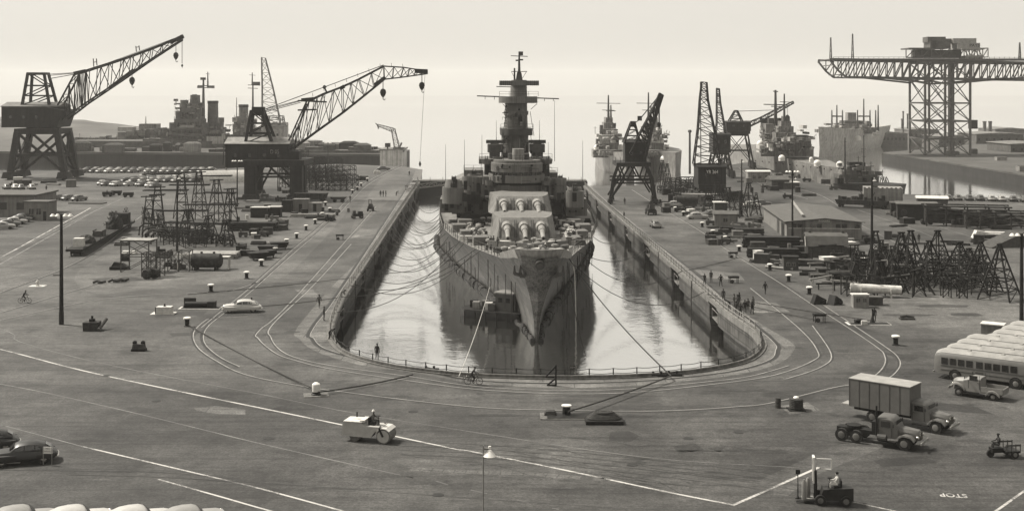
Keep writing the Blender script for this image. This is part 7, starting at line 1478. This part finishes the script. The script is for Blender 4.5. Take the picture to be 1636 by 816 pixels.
pile('plank_heap','low heap of planks by the fourth right bollard','planks',1213,419,2.8,1.4,.5,M_wood,-4,2,4,seed=4); pile('pipe_stack','stack of dark pipes among the right huts','pipes',1196,376,5.5,2.2,1.5,M_rust,-3,3,5,True,seed=5); pile('pipe_stack','pile of pipes left of the workshop door','pipes',1172,371,5.0,2.4,1.2,M_woodd,8,3,5,True,seed=6)
pile('steel_stack','long low stack of dark steel sections left of the low trestles','steel',1304,424,5.2,1.6,.9,M_rust,-20,2,5,seed=7); pile('log','single short tarred log lying left of the big pipe','log',1297,440,3.5,.6,.55,M_woodd,-5,1,1,True,seed=8); pile('spar','long dark spar lying aslant by the fourth bollard on the right','spar',1245,430,.4*12,.45,.45,M_woodl,-38,1,1,True,seed=9)
pile('spar','long horizontal spar before the right trestles','spar',1330,436,9.5,.5,.5,M_woodd,-3,1,1,True,seed=10); pile('timber_stack','long low timber stack with flat top on the left quay','timber stack',405,368,9.5,2.6,1.7,M_woodd,-2,4,5,seed=11); pile('timber_stack','short dark timber block right of the left flat-topped stack','timber stack',446,367,3.6,2.2,1.1,M_wood,-2,3,4,seed=12); pile('plank_heap','flat pale boards lying by the third left bollard row','planks',438,390,2.2,1.0,.35,M_woodl,0,1,4,seed=13)
pile('beam_stack','long thin pale beams lying before the box huts on the left','beams',500,347,10,1.0,.8,M_woodl,-2,2,3,seed=14); pile('pipe_stack','dark pipes lying flat by the far left bollards','pipes',520,352,4,1.6,.6,M_rust,5,2,4,True,seed=15)
# curved steel racks on the far right
for i,(px,py,w,h) in enumerate(((1545,362,17,4.2),(1590,366,12,3.4))):
    q = MB(); rr = random.Random(i)
    for k in range(11): z = h*.15+h*.72*k/11; q.tube([(x, 3*math.sin(u*3.14)+rr.uniform(-.3,.3), z+.5*math.cos(u*6.3)*.4+rr.uniform(-.1,.1)) for u,x in [(j/8,-w/2+w*j/8) for j in range(9)]], .24, 5)
    for x in (-w/2+.3,-w/4,0,w/4,w/2-.3): q.beam((x,-.6,0),(x,-.6,h),.3); q.beam((x,3.6,0),(x,3.6,h),.3); q.beam((x,-.6,h),(x,3.6,h),.3)
    q.beam((-w/2-.4,-.6,h),(w/2+.4,-.6,h),.3); q.beam((-w/2-.4,3.6,h+.1),(w/2+.4,3.6,h+.1),.3); place(q, 'steel_rack', ('wide rack of bent dark steel on the right, left one','wide rack of bent dark steel on the right, right one')[i], 'steel rack', M_rust, P(px,py), -12)
t = place((lambda q: (q.hexa([(-3,0,0),(4.5,0,0),(4.5,4,0),(-3,4,0),(-3,0,.2),(4.5,0,2.7),(4.5,4,2.7),(-3,4,.2)]), q)[-1])(MB()), 'ramp', 'pale sloping loading ramp at the right below the steel racks', 'ramp', M_wood, P(1606,396), 20)
t = thing('shrouded_machine', 'machine under pale sheet standing left of the sloping ramp', 'machine', P(1567,380)); q = MB(); q.hexa([(-1.6,-1,0),(1.6,-1,0),(1.6,1,0),(-1.6,1,0),(-1.0,-.7,1.5),(1.2,-.6,1.1),(1.2,.6,1.1),(-1.0,.7,1.5)]); q.build('sheet', M_cream, t); q = MB(); q.box((1.0,-1.2,0),(2.6,1.2,.7)); q.build('base', M_woodd, t)
r = random.Random(5)
for i in range(22): px = r.uniform(1440,1510); py = r.uniform(338,352); q = MB(); q.cyl((0,-.3,.9*(i%2)+.75),(0,.35,.9*(i%2)+.75),.72,n=12); q.cyl((0,-.36,.9*(i%2)+.75),(0,.4,.9*(i%2)+.75),.25,n=8); place(q, 'cable_drum', 'round dark drum end in the heap beside the dark open shed', 'drum', M_rust, P(px,py), r.uniform(-20,20), 'drums heaped beside the dark open shed')
# left trestle group
g = 'timber trestles and plank stagings on the left yard'
for i,(px,py,h,b,n) in enumerate(((252,366,8.6,1.4,4),(238,376,7.6,1.3,4),(290,350,10.2,1.5,5),(318,350,10.4,1.6,5),(346,356,9.2,1.6,4),(368,368,8.4,1.3,4),(300,380,5.4,1.4,3),(333,388,5.0,1.6,3),(362,392,4.6,1.4,3))):
    place(trestle_mesh(h, b, .55, n, .17, 90+i, 1.0), 'trestle', 'dark timber trestle on the left yard, '+['leftmost tall one','short-topped one in front of the leftmost','one behind the thin lamp post','tallest in the middle','tall one right of the tallest','rightmost tall one near the crane leg','low one in front by the tank','low one before the tallest','low one at the right front'][i], 'trestle', M_woodd, P(px,py), 10+i*9, g)
for i,(xa,ya,xb,yb,z) in enumerate(((227,352,290,352,10.2),(228,366,300,366,8.0),(238,372,262,372,7.6),(270,352,335,352,7.8),(300,350,342,350,11.0),(292,362,380,362,4.6),(250,372,330,372,4.4),(325,362,376,364,7.2),(262,384,372,388,3.4),(318,350,370,350,9.6))):
    a, b = P(xa,ya)+Vector((0,0,z)), P(xb,yb)+Vector((0,0,z)); q = MB(); q.beam(a, b, .3, .22); q.beam(a+Vector((0,1.0,0)), b+Vector((0,1.0,.1)), .3, .22); tag(q.build('staging_plank', M_woodd), 'long dark planks laid across the left trestles', 'planks', 'planks across the left trestles')
r = random.Random(33)
for i in range(18): px = r.uniform(250,372); py = r.uniform(366,396); place(frame_mesh(r.uniform(2.5,5), 1.5, r.uniform(1.2,2.6), 2, 1, 2, .12, 200+i), 'low_scaffold', 'dark low staging frame heaped under the left trestles', 'scaffold', M_woodd, P(px,py), r.uniform(-30,30), 'staging frames heaped under the left trestles')
for i in range(9): px = r.uniform(232,262); py = r.uniform(372,390); q = MB(); q.tube([(-1.6,0,0),(-1.4,.2,1.6),(-.4,.3,2.3),(.9,.2,2.2),(1.6,0,1.5)], .2, 6); place(q, 'bent_girder', 'curved dark girder in the heap at the left foot of the trestles', 'girder', M_rust, P(px,py), r.uniform(-40,40), 'curved girders left of the trestles')
for i in range(12): px = r.uniform(228,256); py = r.uniform(350,372); q = MB(); q.tube([(0,0,0),(.2,0,1.5),(r.uniform(-.6,.6),.1,3.0)], .08, 5); q.tube([(.6,.3,0),(.4,.2,1.2),(r.uniform(-.2,1),.1,2.8)], .08, 5); q.beam((-.2,0,1.5),(.7,.2,1.3),.08); place(q, 'rod_bundle', 'thin upright rods bundled left of the trestles', 'rods', M_rust, P(px,py), r.uniform(0,180), 'thin rods left of the trestles')
# scaffold stacks behind the gabled crane
for i,(px,py,w,h,nx,nz) in enumerate(((478,300,11,6.8,6,5),(505,303,10,6.2,6,5),(530,304,9,5.6,5,4),(553,303,7,4.2,4,3),(490,290,12,7.8,6,5),(520,288,11,7.0,6,5),(545,292,9,5.4,5,4),(470,285,9,9.4,5,6))):
    place(frame_mesh(w, 3.5, h, nx, 1, nz, .15, 300+i, .1), 'scaffold', 'dark lattice scaffold block behind the gabled crane, '+['front left','front middle','front right','low one at the far right','rear left','rear middle','rear right','tallest, nearest the crane'][i], 'scaffold', M_woodd, P(px,py), -3+i*3, 'lattice scaffold blocks behind the gabled crane')
# open towers and tank on the left
place(frame_mesh(4.6, 3.0, 4.9, 1, 1, 2, .15, 7, 0), 'timber_tower', 'open timber tower with cross-braced sides and plank top on the left yard', 'staging tower', M_wood, P(222,433), -8); q = MB(); q.box((0,0,4.98),(5.0,3.3,.1)); place(q, 'loose_planks', 'pale plank lid lying on the open timber tower', 'planks', M_woodl, P(222,433), -8)
place(frame_mesh(2.9, 2.0, 3.6, 2, 1, 3, .12, 8, 0), 'timber_tower', 'smaller timber tower just right of the open braced tower', 'staging tower', M_wood, P(245,441), -5); place(frame_mesh(3.4, 2.0, 3.2, 2, 1, 2, .13, 9, 0), 'timber_stand', 'open timber frame left of the round tank', 'frame', M_wood, P(288,432), 0)
q = MB(); 
for x in (-1,1): q.beam((x,0,0),(x,0,2.4),.2)
q.beam((-1.1,0,2.4),(1.1,0,2.4),.25); place(q, 'goalpost_stand', 'white goalpost-shaped frame left of the round tank', 'frame', M_white, P(294,431), 0); q = MB()
for x in (-.8,.8): q.beam((x,0,0),(x,0,1.9),.16); q.beam((x,1,0),(x,1,1.9),.16)
q.box((0,.5,1.9),(1.9,1.4,.1)); place(q, 'work_table', 'pale table-like stand right of the round tank', 'stand', M_cream, P(357,430), 0)
t = thing('round_tank', 'dark horizontal cylinder tank on cradles, plank rack behind it, left yard', 'tank', P(330,431), R(-2)); q = MB(); q.lathe([(.1,-2.5),(.8,-2.45),(1.12,-2.2),(1.15,0),(1.12,2.2),(.8,2.45),(.1,2.5)], n=20); q.v = [Vector((v.z, v.y, v.x+1.5)) for v in q.v]; q.build('shell', M_rust, t, smooth=True)
for x in (-1.6,1.6): q = MB(); q.box((x,0,0),(.3,1.9,.7)); q.build('cradle', M_woodd, t)
for x in (-.8,1.2): q = MB(); q.cyl((x,0,2.6),(x,0,2.9),.2,n=10); q.build('nozzle', M_rust, t)
pile('plank_rack','broad pale plank rack behind the dark round tank','planks',340,411,8.6,4.5,.9,M_woodl,-2,2,9,seed=21)
for i,(px,py,rz) in enumerate(((235,446,60),(247,445,75))): q = MB(); q.cyl((-.35,0,.75),(.35,0,.75),.72,n=16); q.cyl((-.5,0,.75),(.5,0,.75),.22,n=10); place(q, 'cable_reel', ('left','right')[i]+' of two dark wheel-like reels below the timber towers', 'reel', M_rubber, P(px,py), rz)
place((lambda q: (q.box((0,0,0),(2.8,1.8,.5)), q.hexa([(-1.2,-.7,.5),(1.2,-.7,.5),(1.2,.7,.5),(-1.2,.7,.5),(-.8,-.4,1.2),(.5,-.4,1.0),(.5,.4,1.0),(-.8,.4,1.2)]), q)[-1])(MB()), 'covered_skid', 'dark covered skid left of the open timber tower', 'skid', M_woodd, P(191,430), 5)
for i,(px,py) in enumerate(((158,453),(183,451),(196,450))): q = MB(); q.tube([(-.9,0,.15),(-.3,.2,.35),(.4,0,.2),(1.0,.2,.3)], .18, 6); q.box((.2,0,0),(.7,.5,.35),.5); place(q, 'scrap_piece', ['leftmost','middle','rightmost'][i]+' dark scrap piece on the ground left of the reels', 'scrap', M_rust, P(px,py), 20*i)
# flatcar with netting load
a, b = P(118,410), P(205,362); d_ = (b-a); L_ = d_.length; ang = math.degrees(math.atan2(d_.y, d_.x))
t = thing('flatcar', 'long railway flatcar on the left yard track', 'flatcar', (a+b)/2, R(ang)); q = MB(); q.rbox(-L_/2,L_/2,-1.4,1.4,.9,1.25); q.build('deck', M_woodd, t)
for x in (-L_/2+2.5,L_/2-2.5): q = MB(); q.box((x,0,.35),(2.6,1.8,.55)); q.build('bogie', M_black, t)
for x in (-L_/2+1.6,-L_/2+3.4,L_/2-3.4,L_/2-1.6):
    for s in (-1,1): q = MB(); q.cyl((x,s*.72,.42),(x,s*.86,.42),.42,n=14); q.build('wheel', M_black, t)
for k in range(8): 
    for s in (-1,1): q = MB(); q.beam((-L_/2+1+k*(L_-2)/7,s*1.42,.9),(-L_/2+1+k*(L_-2)/7,s*1.42,1.6),.09); q.build('stake', M_wood, t)
def onc(fx, z=1.26): p = (a+b)/2+d_.normalized()*fx*L_; return Vector((p.x,p.y,z))
rr = random.Random(2)
q = MB(); q.ball((0,0,0),2.6,14,1.15,True)
for v in q.v: n_ = noise.noise(v*1.2); v *= 1+.18*n_; v.y *= .62
for k in range(120): u, w_ = rr.uniform(0,6.28), rr.uniform(.1,1.5); p = Vector((2.7*math.cos(u)*math.cos(w_),1.7*math.sin(u)*math.cos(w_),3.1*math.sin(w_))); q.beam(p, p+Vector((rr.uniform(-.5,.5),rr.uniform(-.5,.5),rr.uniform(-.2,.4))),.09)
place(q, 'net_heap', 'big dark shaggy heap of net loaded on the far half of the flatcar', 'net heap', M_black, onc(.2), ang)
q = MB(); q.ball((0,0,0),1.6,12,.9,True)
for v in q.v: v *= 1+.2*noise.noise(v*1.7); v.x *= 1.3
place(q, 'tarpaulin_load', 'hump of tarpaulin with pale patches on the near end of the flatcar', 'load', M_rust, onc(-.3), ang); q = MB(); q.box((0,0,0),(1.6,1.7,1.5)); place(q, 'crate', 'white square crate at the near end of the flatcar', 'crate', M_cream, onc(-.42), ang)
q = MB(); q.box((0,0,0),(2.6,1.9,1.0)); q.beam((-1.3,-.9,1.1),(1.3,-.9,1.1),.2); q.beam((-1.3,.9,1.1),(1.3,.9,1.1),.2); place(q, 'crate', 'grey slatted crate in the middle of the flatcar', 'crate', M_wood, onc(-.08), ang)
q = MB()
for k in range(12): u = k*.52; q.beam((0,0,1.6),(1.3*math.cos(u),.4*math.cos(u),1.6+1.5*math.sin(u)),.1)
q.cyl((0,-.2,1.6),(0,.2,1.6),.5,n=12); q.beam((0,0,0),(0,0,1.6),.3); place(q, 'spoked_wheel', 'big spoked wheel standing at the far end of the flatcar', 'wheel', M_black, onc(.45), 60)
q = MB(); q.rbox(-2.6,.4,-1.3,1.3,0,2.2); place(q, 'timber_bin', 'dark timber bin behind the net heap on the flatcar', 'bin', M_woodd, onc(.4), ang)
# rail wagon, barge-like, on the left quay
for (px,py,w,d,h,rz,lab,m_,nm,ct) in ((497,323,8.5,3.0,1.9,-6,'long dark open wagon behind the left crane right leg','__r','rail_wagon','wagon'),(1378,332,13,3.0,1.4,-32,'low flat wagon loaded with small machinery on the right quay','__r','rail_wagon','wagon'),(541,323,4.4,2.2,.9,0,'low dark trailer right of the long open wagon','__r','trailer','trailer')):
    t = thing(nm, lab, ct, P(px,py), R(rz)); q = MB(); q.hexa([(-w/2+.6,-d/2,.8),(w/2-.6,-d/2,.8),(w/2-.6,d/2,.8),(-w/2+.6,d/2,.8),(-w/2,-d/2,h+.5),(w/2,-d/2,h+.5),(w/2,d/2,h+.5),(-w/2,d/2,h+.5)]); q.build('body', M_black if h > 1 else M_rust, t)
    for x in (-w/2+1.2,w/2-1.2):
        for s in (-1,1): q = MB(); q.cyl((x,s*d*.36,.42),(x,s*d*.42,.42),.42,n=12); q.build('wheel', M_black, t)
    if px == 1378:
        rr = random.Random(4)
        for k in range(16): q = MB(); x = -5.6+k*.72; q.box((x,rr.uniform(-.8,.8),h+.5),(rr.uniform(.4,1),.8,rr.uniform(.5,1.5)),rr.random()); q.build('machine_load', rr.choice((M_black,M_rust,M_navy_d)), t)
        q = MB(); q.beam((1,0,h+.5),(-1.5,0,h+4),.14); q.beam((2,0,h+.5),(3,0,h+2.5),.14); q.build('jib', M_black, t)
    for k in range(7): q = MB(); x = -w/2+.8+k*(w-1.6)/6; q.beam((x,-d/2-.05,.8),(x,-d/2-.05,h+.5),.12); q.build('rib', M_rust, t)
q = MB(); q.cyl((-2.6,0,1.9),(2.6,0,1.9),1.05,n=18); q.box((0,0,.3),(4.6,1.6,.8)); q.cyl((1.5,-.9,.4),(1.5,.9,.4),.4,n=12); q.cyl((-1.5,-.9,.4),(-1.5,.9,.4),.4,n=12); place(q, 'tank_trailer', 'dark cylindrical tank trailer behind the pale coupe on the right quay', 'tank trailer', M_rust, P(1098,331), -4)
q = MB(); q.box((0,0,2.2),(9,4,.25))
for x in (-4.2,0,4.2):
    for y in (-1.8,1.8): q.beam((x,y,0),(x,y,2.2),.25)
place(q, 'open_shelter', 'low open shelter with pale flat roof above the tank trailer', 'shelter', M_wall, P(1118,325), -3)
# right side trestles below the YR crane
for i,(px,py,h,b) in enumerate(((1132,342,6.0,1.3),(1146,340,7.0,1.6),(1163,345,6.4,1.6),(1182,347,5.8,1.3),(1196,343,7.2,1.5),(1058,300,8.0,1.6),(1066,303,7.4,1.4),(1208,345,5.2,1.2))): place(trestle_mesh(h, b, .4, 3, .17, 400+i), 'trestle', 'dark trestle on the right quay, '+['left front of the numbered crane','under the numbered crane','right of the numbered crane','by the rear lamp post','tallest by the rear lamp post','left of two beyond the black lattice crane','right of two beyond the black lattice crane','last on the right by the white sedan'][i], 'trestle', M_woodd, P(px,py), i*11, 'trestles on the right quay')
for i in range(9): px = r.uniform(1060,1130); py = r.uniform(296,316); place(frame_mesh(r.uniform(4,8), 2.2, r.uniform(1.6,3.4), 3, 1, 2, .18, 500+i), 'low_scaffold', 'dark staging frame heaped beyond the black lattice crane', 'scaffold', M_woodd, P(px,py), r.uniform(-15,15), 'staging frames heaped beyond the black lattice crane')
# small mixed yard loads: countable, each its own
def load(r, px, py, lab, grp, big=1.0):
    k = r.random(); q = MB(); m_ = r.choice((M_woodd, M_rust, M_wood, M_navy_d, M_black, M_navy, M_cream if r.random() < .35 else M_wood))
    if k < .3:
        w, d, h = r.uniform(1,2.4)*big, r.uniform(.8,1.8)*big, r.uniform(.5,1.5)*big; q.rbox(-w/2,w/2,-d/2,d/2,0,h)
        for x in (-w/2+.1,w/2-.1): q.beam((x,-d/2-.03,0),(x,-d/2-.03,h),.1)
        q.rbox(-w/2-.05,w/2+.05,-d/2-.05,d/2+.05,h,h+.08); n_, c_ = 'crate', 'crate'
    elif k < .45: q.cyl((0,0,0),(0,0,1.0*big),.36*big,n=12); q.cyl((0,0,.3),(0,0,.36),.39*big,n=12); n_, c_ = 'oil_drum', 'drum'
    elif k < .62:
        for j in range(5): q.rbox(-1.6*big,1.6*big,-.5+j*.2,-.34+j*.2,.1+.08*(j%2),.3+.08*(j%2))
        q.box((-1,0,0),(.2,1,.1)); q.box((1,0,0),(.2,1,.1)); n_, c_ = 'plank_heap', 'planks'
    elif k < .8: q.box((0,0,.45),(1.9*big,1.0,.6)); q.cyl((-.5*big,0,1.05),(-.5*big,0,1.5),.2,n=8); [q.cyl((x*big,s*.45,.3),(x*big,s*.6,.3),.3,n=10) for x in (-.6,.6) for s in (-1,1)]; q.beam((.95*big,0,.5),(1.7*big,0,.3),.1); n_, c_ = 'air_compressor', 'compressor'
    else:
        for j in range(4): q.cyl((-1.5*big,-.5+j*.34,.2),(1.5*big,-.5+j*.34,.2),.17,n=8)
        for j in range(3): q.cyl((-1.4*big,-.33+j*.34,.48),(1.45*big,-.33+j*.34,.48),.17,n=8)
        n_, c_ = 'pipe_stack', 'pipes'
    return place(q, n_, lab, c_, m_, P(px,py), r.uniform(-25,25), grp)
r = random.Random(99)
for (x0,x1,y0,y1,n,lab,big) in ((382,440,372,412,12,'small load standing between the left timber stack and the bollard row',.9),(376,470,350,366,14,'small load standing before the booths and box huts on the left',1.0),(470,560,326,356,14,'small load standing by the box huts and the far left bollards',.9),
        (385,470,305,340,14,'small load standing around the gabled crane legs',1.2),(570,610,275,300,4,'small load at the far end of the left bollard row',1.1),(1062,1140,310,345,26,'small load in the crowded strip behind the right bollard row',1.2),(1130,1215,345,392,30,'small load in the crowded strip left of the workshop',1.1),
        (1200,1290,384,425,16,'small load by the timber stacks left of the gambrel hut',1.0),(1290,1420,418,462,30,'small load among the low trestles on the right',1.0),(1330,1440,378,425,16,'small load behind the trestles right of the gambrel hut',1.1),(1425,1520,330,362,18,'small load around the dark open shed on the right',1.3),(1500,1620,352,392,18,'small load by the steel racks on the right',1.3),
        (1130,1215,290,330,18,'small load around the numbered crane',1.5),(190,225,380,432,5,'small load left of the timber towers on the left yard',.8),(250,300,400,432,7,'small load between the timber towers and the tank',.8),(1215,1350,300,318,7,'small load on the open far right quay',1.3),(1240,1350,282,296,9,'small load along the quayside under the cruiser',1.4),(20,125,292,300,8,'small load at the feet of the far left crane',1.6),(1180,1250,410,430,3,'small load by the fourth right bollard',.6)):
    for i in range(n): load(r, r.uniform(x0,x1), r.uniform(y0,y1), lab, lab.replace('small load','small loads',1), big)
for i,(px,py) in enumerate(((428,404),(446,398),(412,415),(424,412))): q = MB(); q.hexa([(-1.2,-.8,.3),(1.2,-.8,.3),(1.2,.8,.3),(-1.2,.8,.3),(-1.7,-1,1.3),(1.7,-1,1.3),(1.7,1,1.3),(-1.7,1,1.3)]); q.beam((-1,-.9,0),(-1,-.9,.5),.14); q.beam((1,-.9,0),(1,-.9,.5),.14); place(q, 'skip', 'dark iron skip in the cluster left of the bollard row, '+['middle','farthest','nearest left','nearest right'][i], 'skip', M_black, P(px,py), i*15)
for i,(px,py,lab) in enumerate(((1309,514,'small flat cart where the two lines end at right'),(1172,452,'small table-like cart beside the man with hands on hips'),(1171,412,'small dark trestle cart on the right track by the fifth bollard'),(543,383,'small two-wheeled cart alone on the left apron'))):
    t = thing('hand_cart', lab, 'cart', P(px,py), R(5)); q = MB(); q.box((0,0,.75),(1.5,.8,.28)); q.build('tray', M_woodd, t)
    for x in (-.6,.6):
        for y in (-.35,.35): q = MB(); q.beam((x,y,0),(x,y,.76),.08); q.build('leg', M_woodd, t)
    q = MB(); q.cyl((-.3,-.42,.28),(-.3,-.36,.28),.28,n=12); q.build('wheel', M_rubber, t)
# small yard tractors
for i,(px,py,lab,rz) in enumerate(((592,337,'small dark yard tractor with upright mast on the left apron',90),(570,349,'low dark yard tractor nearer than the masted one',20),(1040,343,'large dark mobile crane truck under the right lattice crane',95))):
    t = thing('yard_tractor', lab, 'tractor', P(px,py), R(rz)); s = 1.5 if i == 2 else 1.0; q = MB(); q.box((.2,0,.5),(2.4*s,1.2*s,.6*s)); q.box((.8*s,0,.5+.6*s),(1.1*s,.9*s,.5*s),0,.85); q.build('body', M_black, t)
    q = MB(); q.box((-.6*s,0,.5+.6*s),(.7*s,.9*s,.7*s),0,.8); q.build('cab', M_navy_d, t)
    if i == 0: q = MB(); q.beam((-1.1,-.3,.3),(-1.1,-.3,2.8),.12); q.beam((-1.1,.3,.3),(-1.1,.3,2.8),.12); q.beam((-1.1,-.3,2.8),(-1.1,.3,2.8),.12); q.build('mast', M_navy_d, t)
    if i == 2: q = MB(); truss(q, (1.2,0,1.6), (-2.2,0,3.6), .9, .5, .7, .4, 5, .1); q.build('jib', M_black, t)
    for x in (-.8*s,1.0*s):
        for y in (-1,1): wheelp(t, x, y*.62*s, .38*s, .25)
# ground equipment on the left foreground
t = thing('pipe_tractor', 'small dark crawler-like machine with slanting pipe on the left foreground', 'machine', P(150,527), R(4)); q = MB(); q.hexa([(-1.1,-.7,.0),(.7,-.7,.0),(.7,.7,.0),(-1.1,.7,.0),(-1.15,-.7,1.0),(.7,-.7,1.0),(.7,.7,1.0),(-1.15,.7,1.0)]); q.build('body', M_rust, t); q = MB(); q.box((-.2,0,1.0),(.6,.5,.35)); q.cyl((-.2,0,1.3),(-.2,0,1.7),.13,n=8); q.build('engine', M_black, t); q = MB(); q.cyl((.8,-1.0,.2),(1.2,1.0,1.1),.2,n=10); q.build('pipe', M_wood, t)
t = thing('pump_unit', 'small pale pump with two dark valves on a base, left foreground', 'pump', P(222,560)); q = MB(); q.box((0,0,0),(1.5,.9,.25)); q.build('base', M_woodd, t); q = MB(); q.box((0,0,.25),(1.35,.7,.5),0,.9); q.build('housing', M_wood, t); q = MB(); q.cyl((-.45,0,.75),(-.45,0,1.1),.12,n=8); q.cyl((-.65,0,.9),(-.25,0,.9),.17,n=8); q.build('valve', M_black, t); q = MB(); q.cyl((.45,0,.75),(.45,0,1.1),.12,n=8); q.cyl((.25,0,.9),(.65,0,.9),.17,n=8); q.build('valve', M_black, t)
t = thing('valve_box', 'pale square valve box with small post on a white pad left of the pit', 'box', P(263,501)); q = MB(); q.box((-.2,.2,0),(3.0,1.8,.04)); q.build('pad', M_cream, t); q = MB(); q.box((0,0,.04),(1.9,1.2,.9)); q.build('body', M_cream, t); q = MB(); q.lathe([(.2,.94),(.12,1.0),(.12,1.25),(.02,1.3)], n=8); q.build('valve', M_black, t); q = MB(); q.box((-1.0,0,.04),(.12,1.2,.86)); q.build('side_panel', M_navy_d, t)
t = thing('winch_pit', 'dark winch lying in a shallow white-edged pit left of the white sedan', 'winch', P(320,492)); q = MB(); q.box((0,0,0),(5.4,1.9,.05)); q.build('edge', M_cream, t); q = MB(); q.box((.1,0,.05),(5.0,1.5,.03)); q.build('pit_floor', M_black, t); q = MB(); q.cyl((-2.0,.1,.5),(1.2,.1,.5),.34,n=12); q.box((1.5,.1,.08),(1.0,1.0,.8)); q.box((-.4,.3,.08),(3.6,.6,.3)); q.build('winch', M_black, t); q = MB(); q.box((-1.6,1.0,.08),(1.6,.1,1.1)); q.build('backboard', M_rust, t)
q = MB(); q.box((0,0,0),(2.2,1.5,.05)); q.lathe([(.25,.05),(.2,.5),(.3,.6),(.1,.9)], n=10); place(q, 'hydrant', 'small dark hydrant on a white pad behind the left cyclist', 'hydrant', M_cream, P(60,457))
q = MB(); q.box((0,0,0),(1.3,.4,.12)); place(q, 'steel_plate', 'small dark plate lying near the foot of the nearest left lamp post', 'plate', M_black, P(92,440), 5)
t = thing('mooring_pit', 'square pit with low bollard and valve spindle before the right trestles', 'pit', P(1387,517)); q = MB(); q.box((0,0,0),(5.2,1.9,.05)); q.build('edge', M_cream, t); q = MB(); q.box((.1,-.05,.05),(4.8,1.5,.03)); q.build('cover', M_black, t); q = MB(); q.lathe([(.45,.08),(.5,.5),(.4,.6),(.1,.65)], (-1.2,.2,0), 12); q.build('bollard', M_black, t); q = MB(); q.lathe([(.35,.08),(.2,.5),(.08,.9),(.07,1.6),(.16,1.7)], (.7,.6,0), 10); q.build('spindle', M_black, t); q = MB(); q.box((-.7,-.8,.08),(.7,.3,.45)); q.build('block', M_cream, t)
q = MB(); q.box((0,0,0),(1.8,.9,.2)); q.tube([(-.8,0,.3),(0,.2,.4),(.9,0,.25)],.15,6); place(q, 'rope_heap', 'low dark rope heap right of the square pit with the spindle', 'rope', M_rope, P(1449,510)); 
for i,(px,py,lab) in enumerate(((1307,485,'dark upturned skip at the right, nearest the last track'),(1333,486,'low dark engine block beside the upturned skip'))): q = MB(); q.hexa([(-.9,-.6,0),(.9,-.6,0),(.9,.6,0),(-.9,.6,0),(-.4,-.5,1.3),(1.0,-.5,.6),(1.0,.5,.6),(-.4,.5,1.3)]); q.cyl((.5,-.8,.3),(.5,.8,.3),.3,n=10); place(q, 'scrap_machine', lab, 'machine', M_black, P(px,py), 10+i*30)
q = MB(); q.box((0,0,0),(9,3,.25)); place(q, 'concrete_slab', 'low flat slab right of the pale car row on the left yard', 'slab', M_wood, P(140,325), -6)
for i,(px,py) in enumerate(((172,314),(186,312),(205,315))): q = MB(); q.box((0,0,.5),(2.6,1.6,.8)); q.cyl((-.8,-.8,.35),(-.8,.8,.35),.35,n=8); q.cyl((.8,-.8,.35),(.8,.8,.35),.35,n=8); place(q, 'trailer', 'small dark low trailer on the open left yard, '+('left','middle','right')[i], 'trailer', M_woodd, P(px,py), 5)
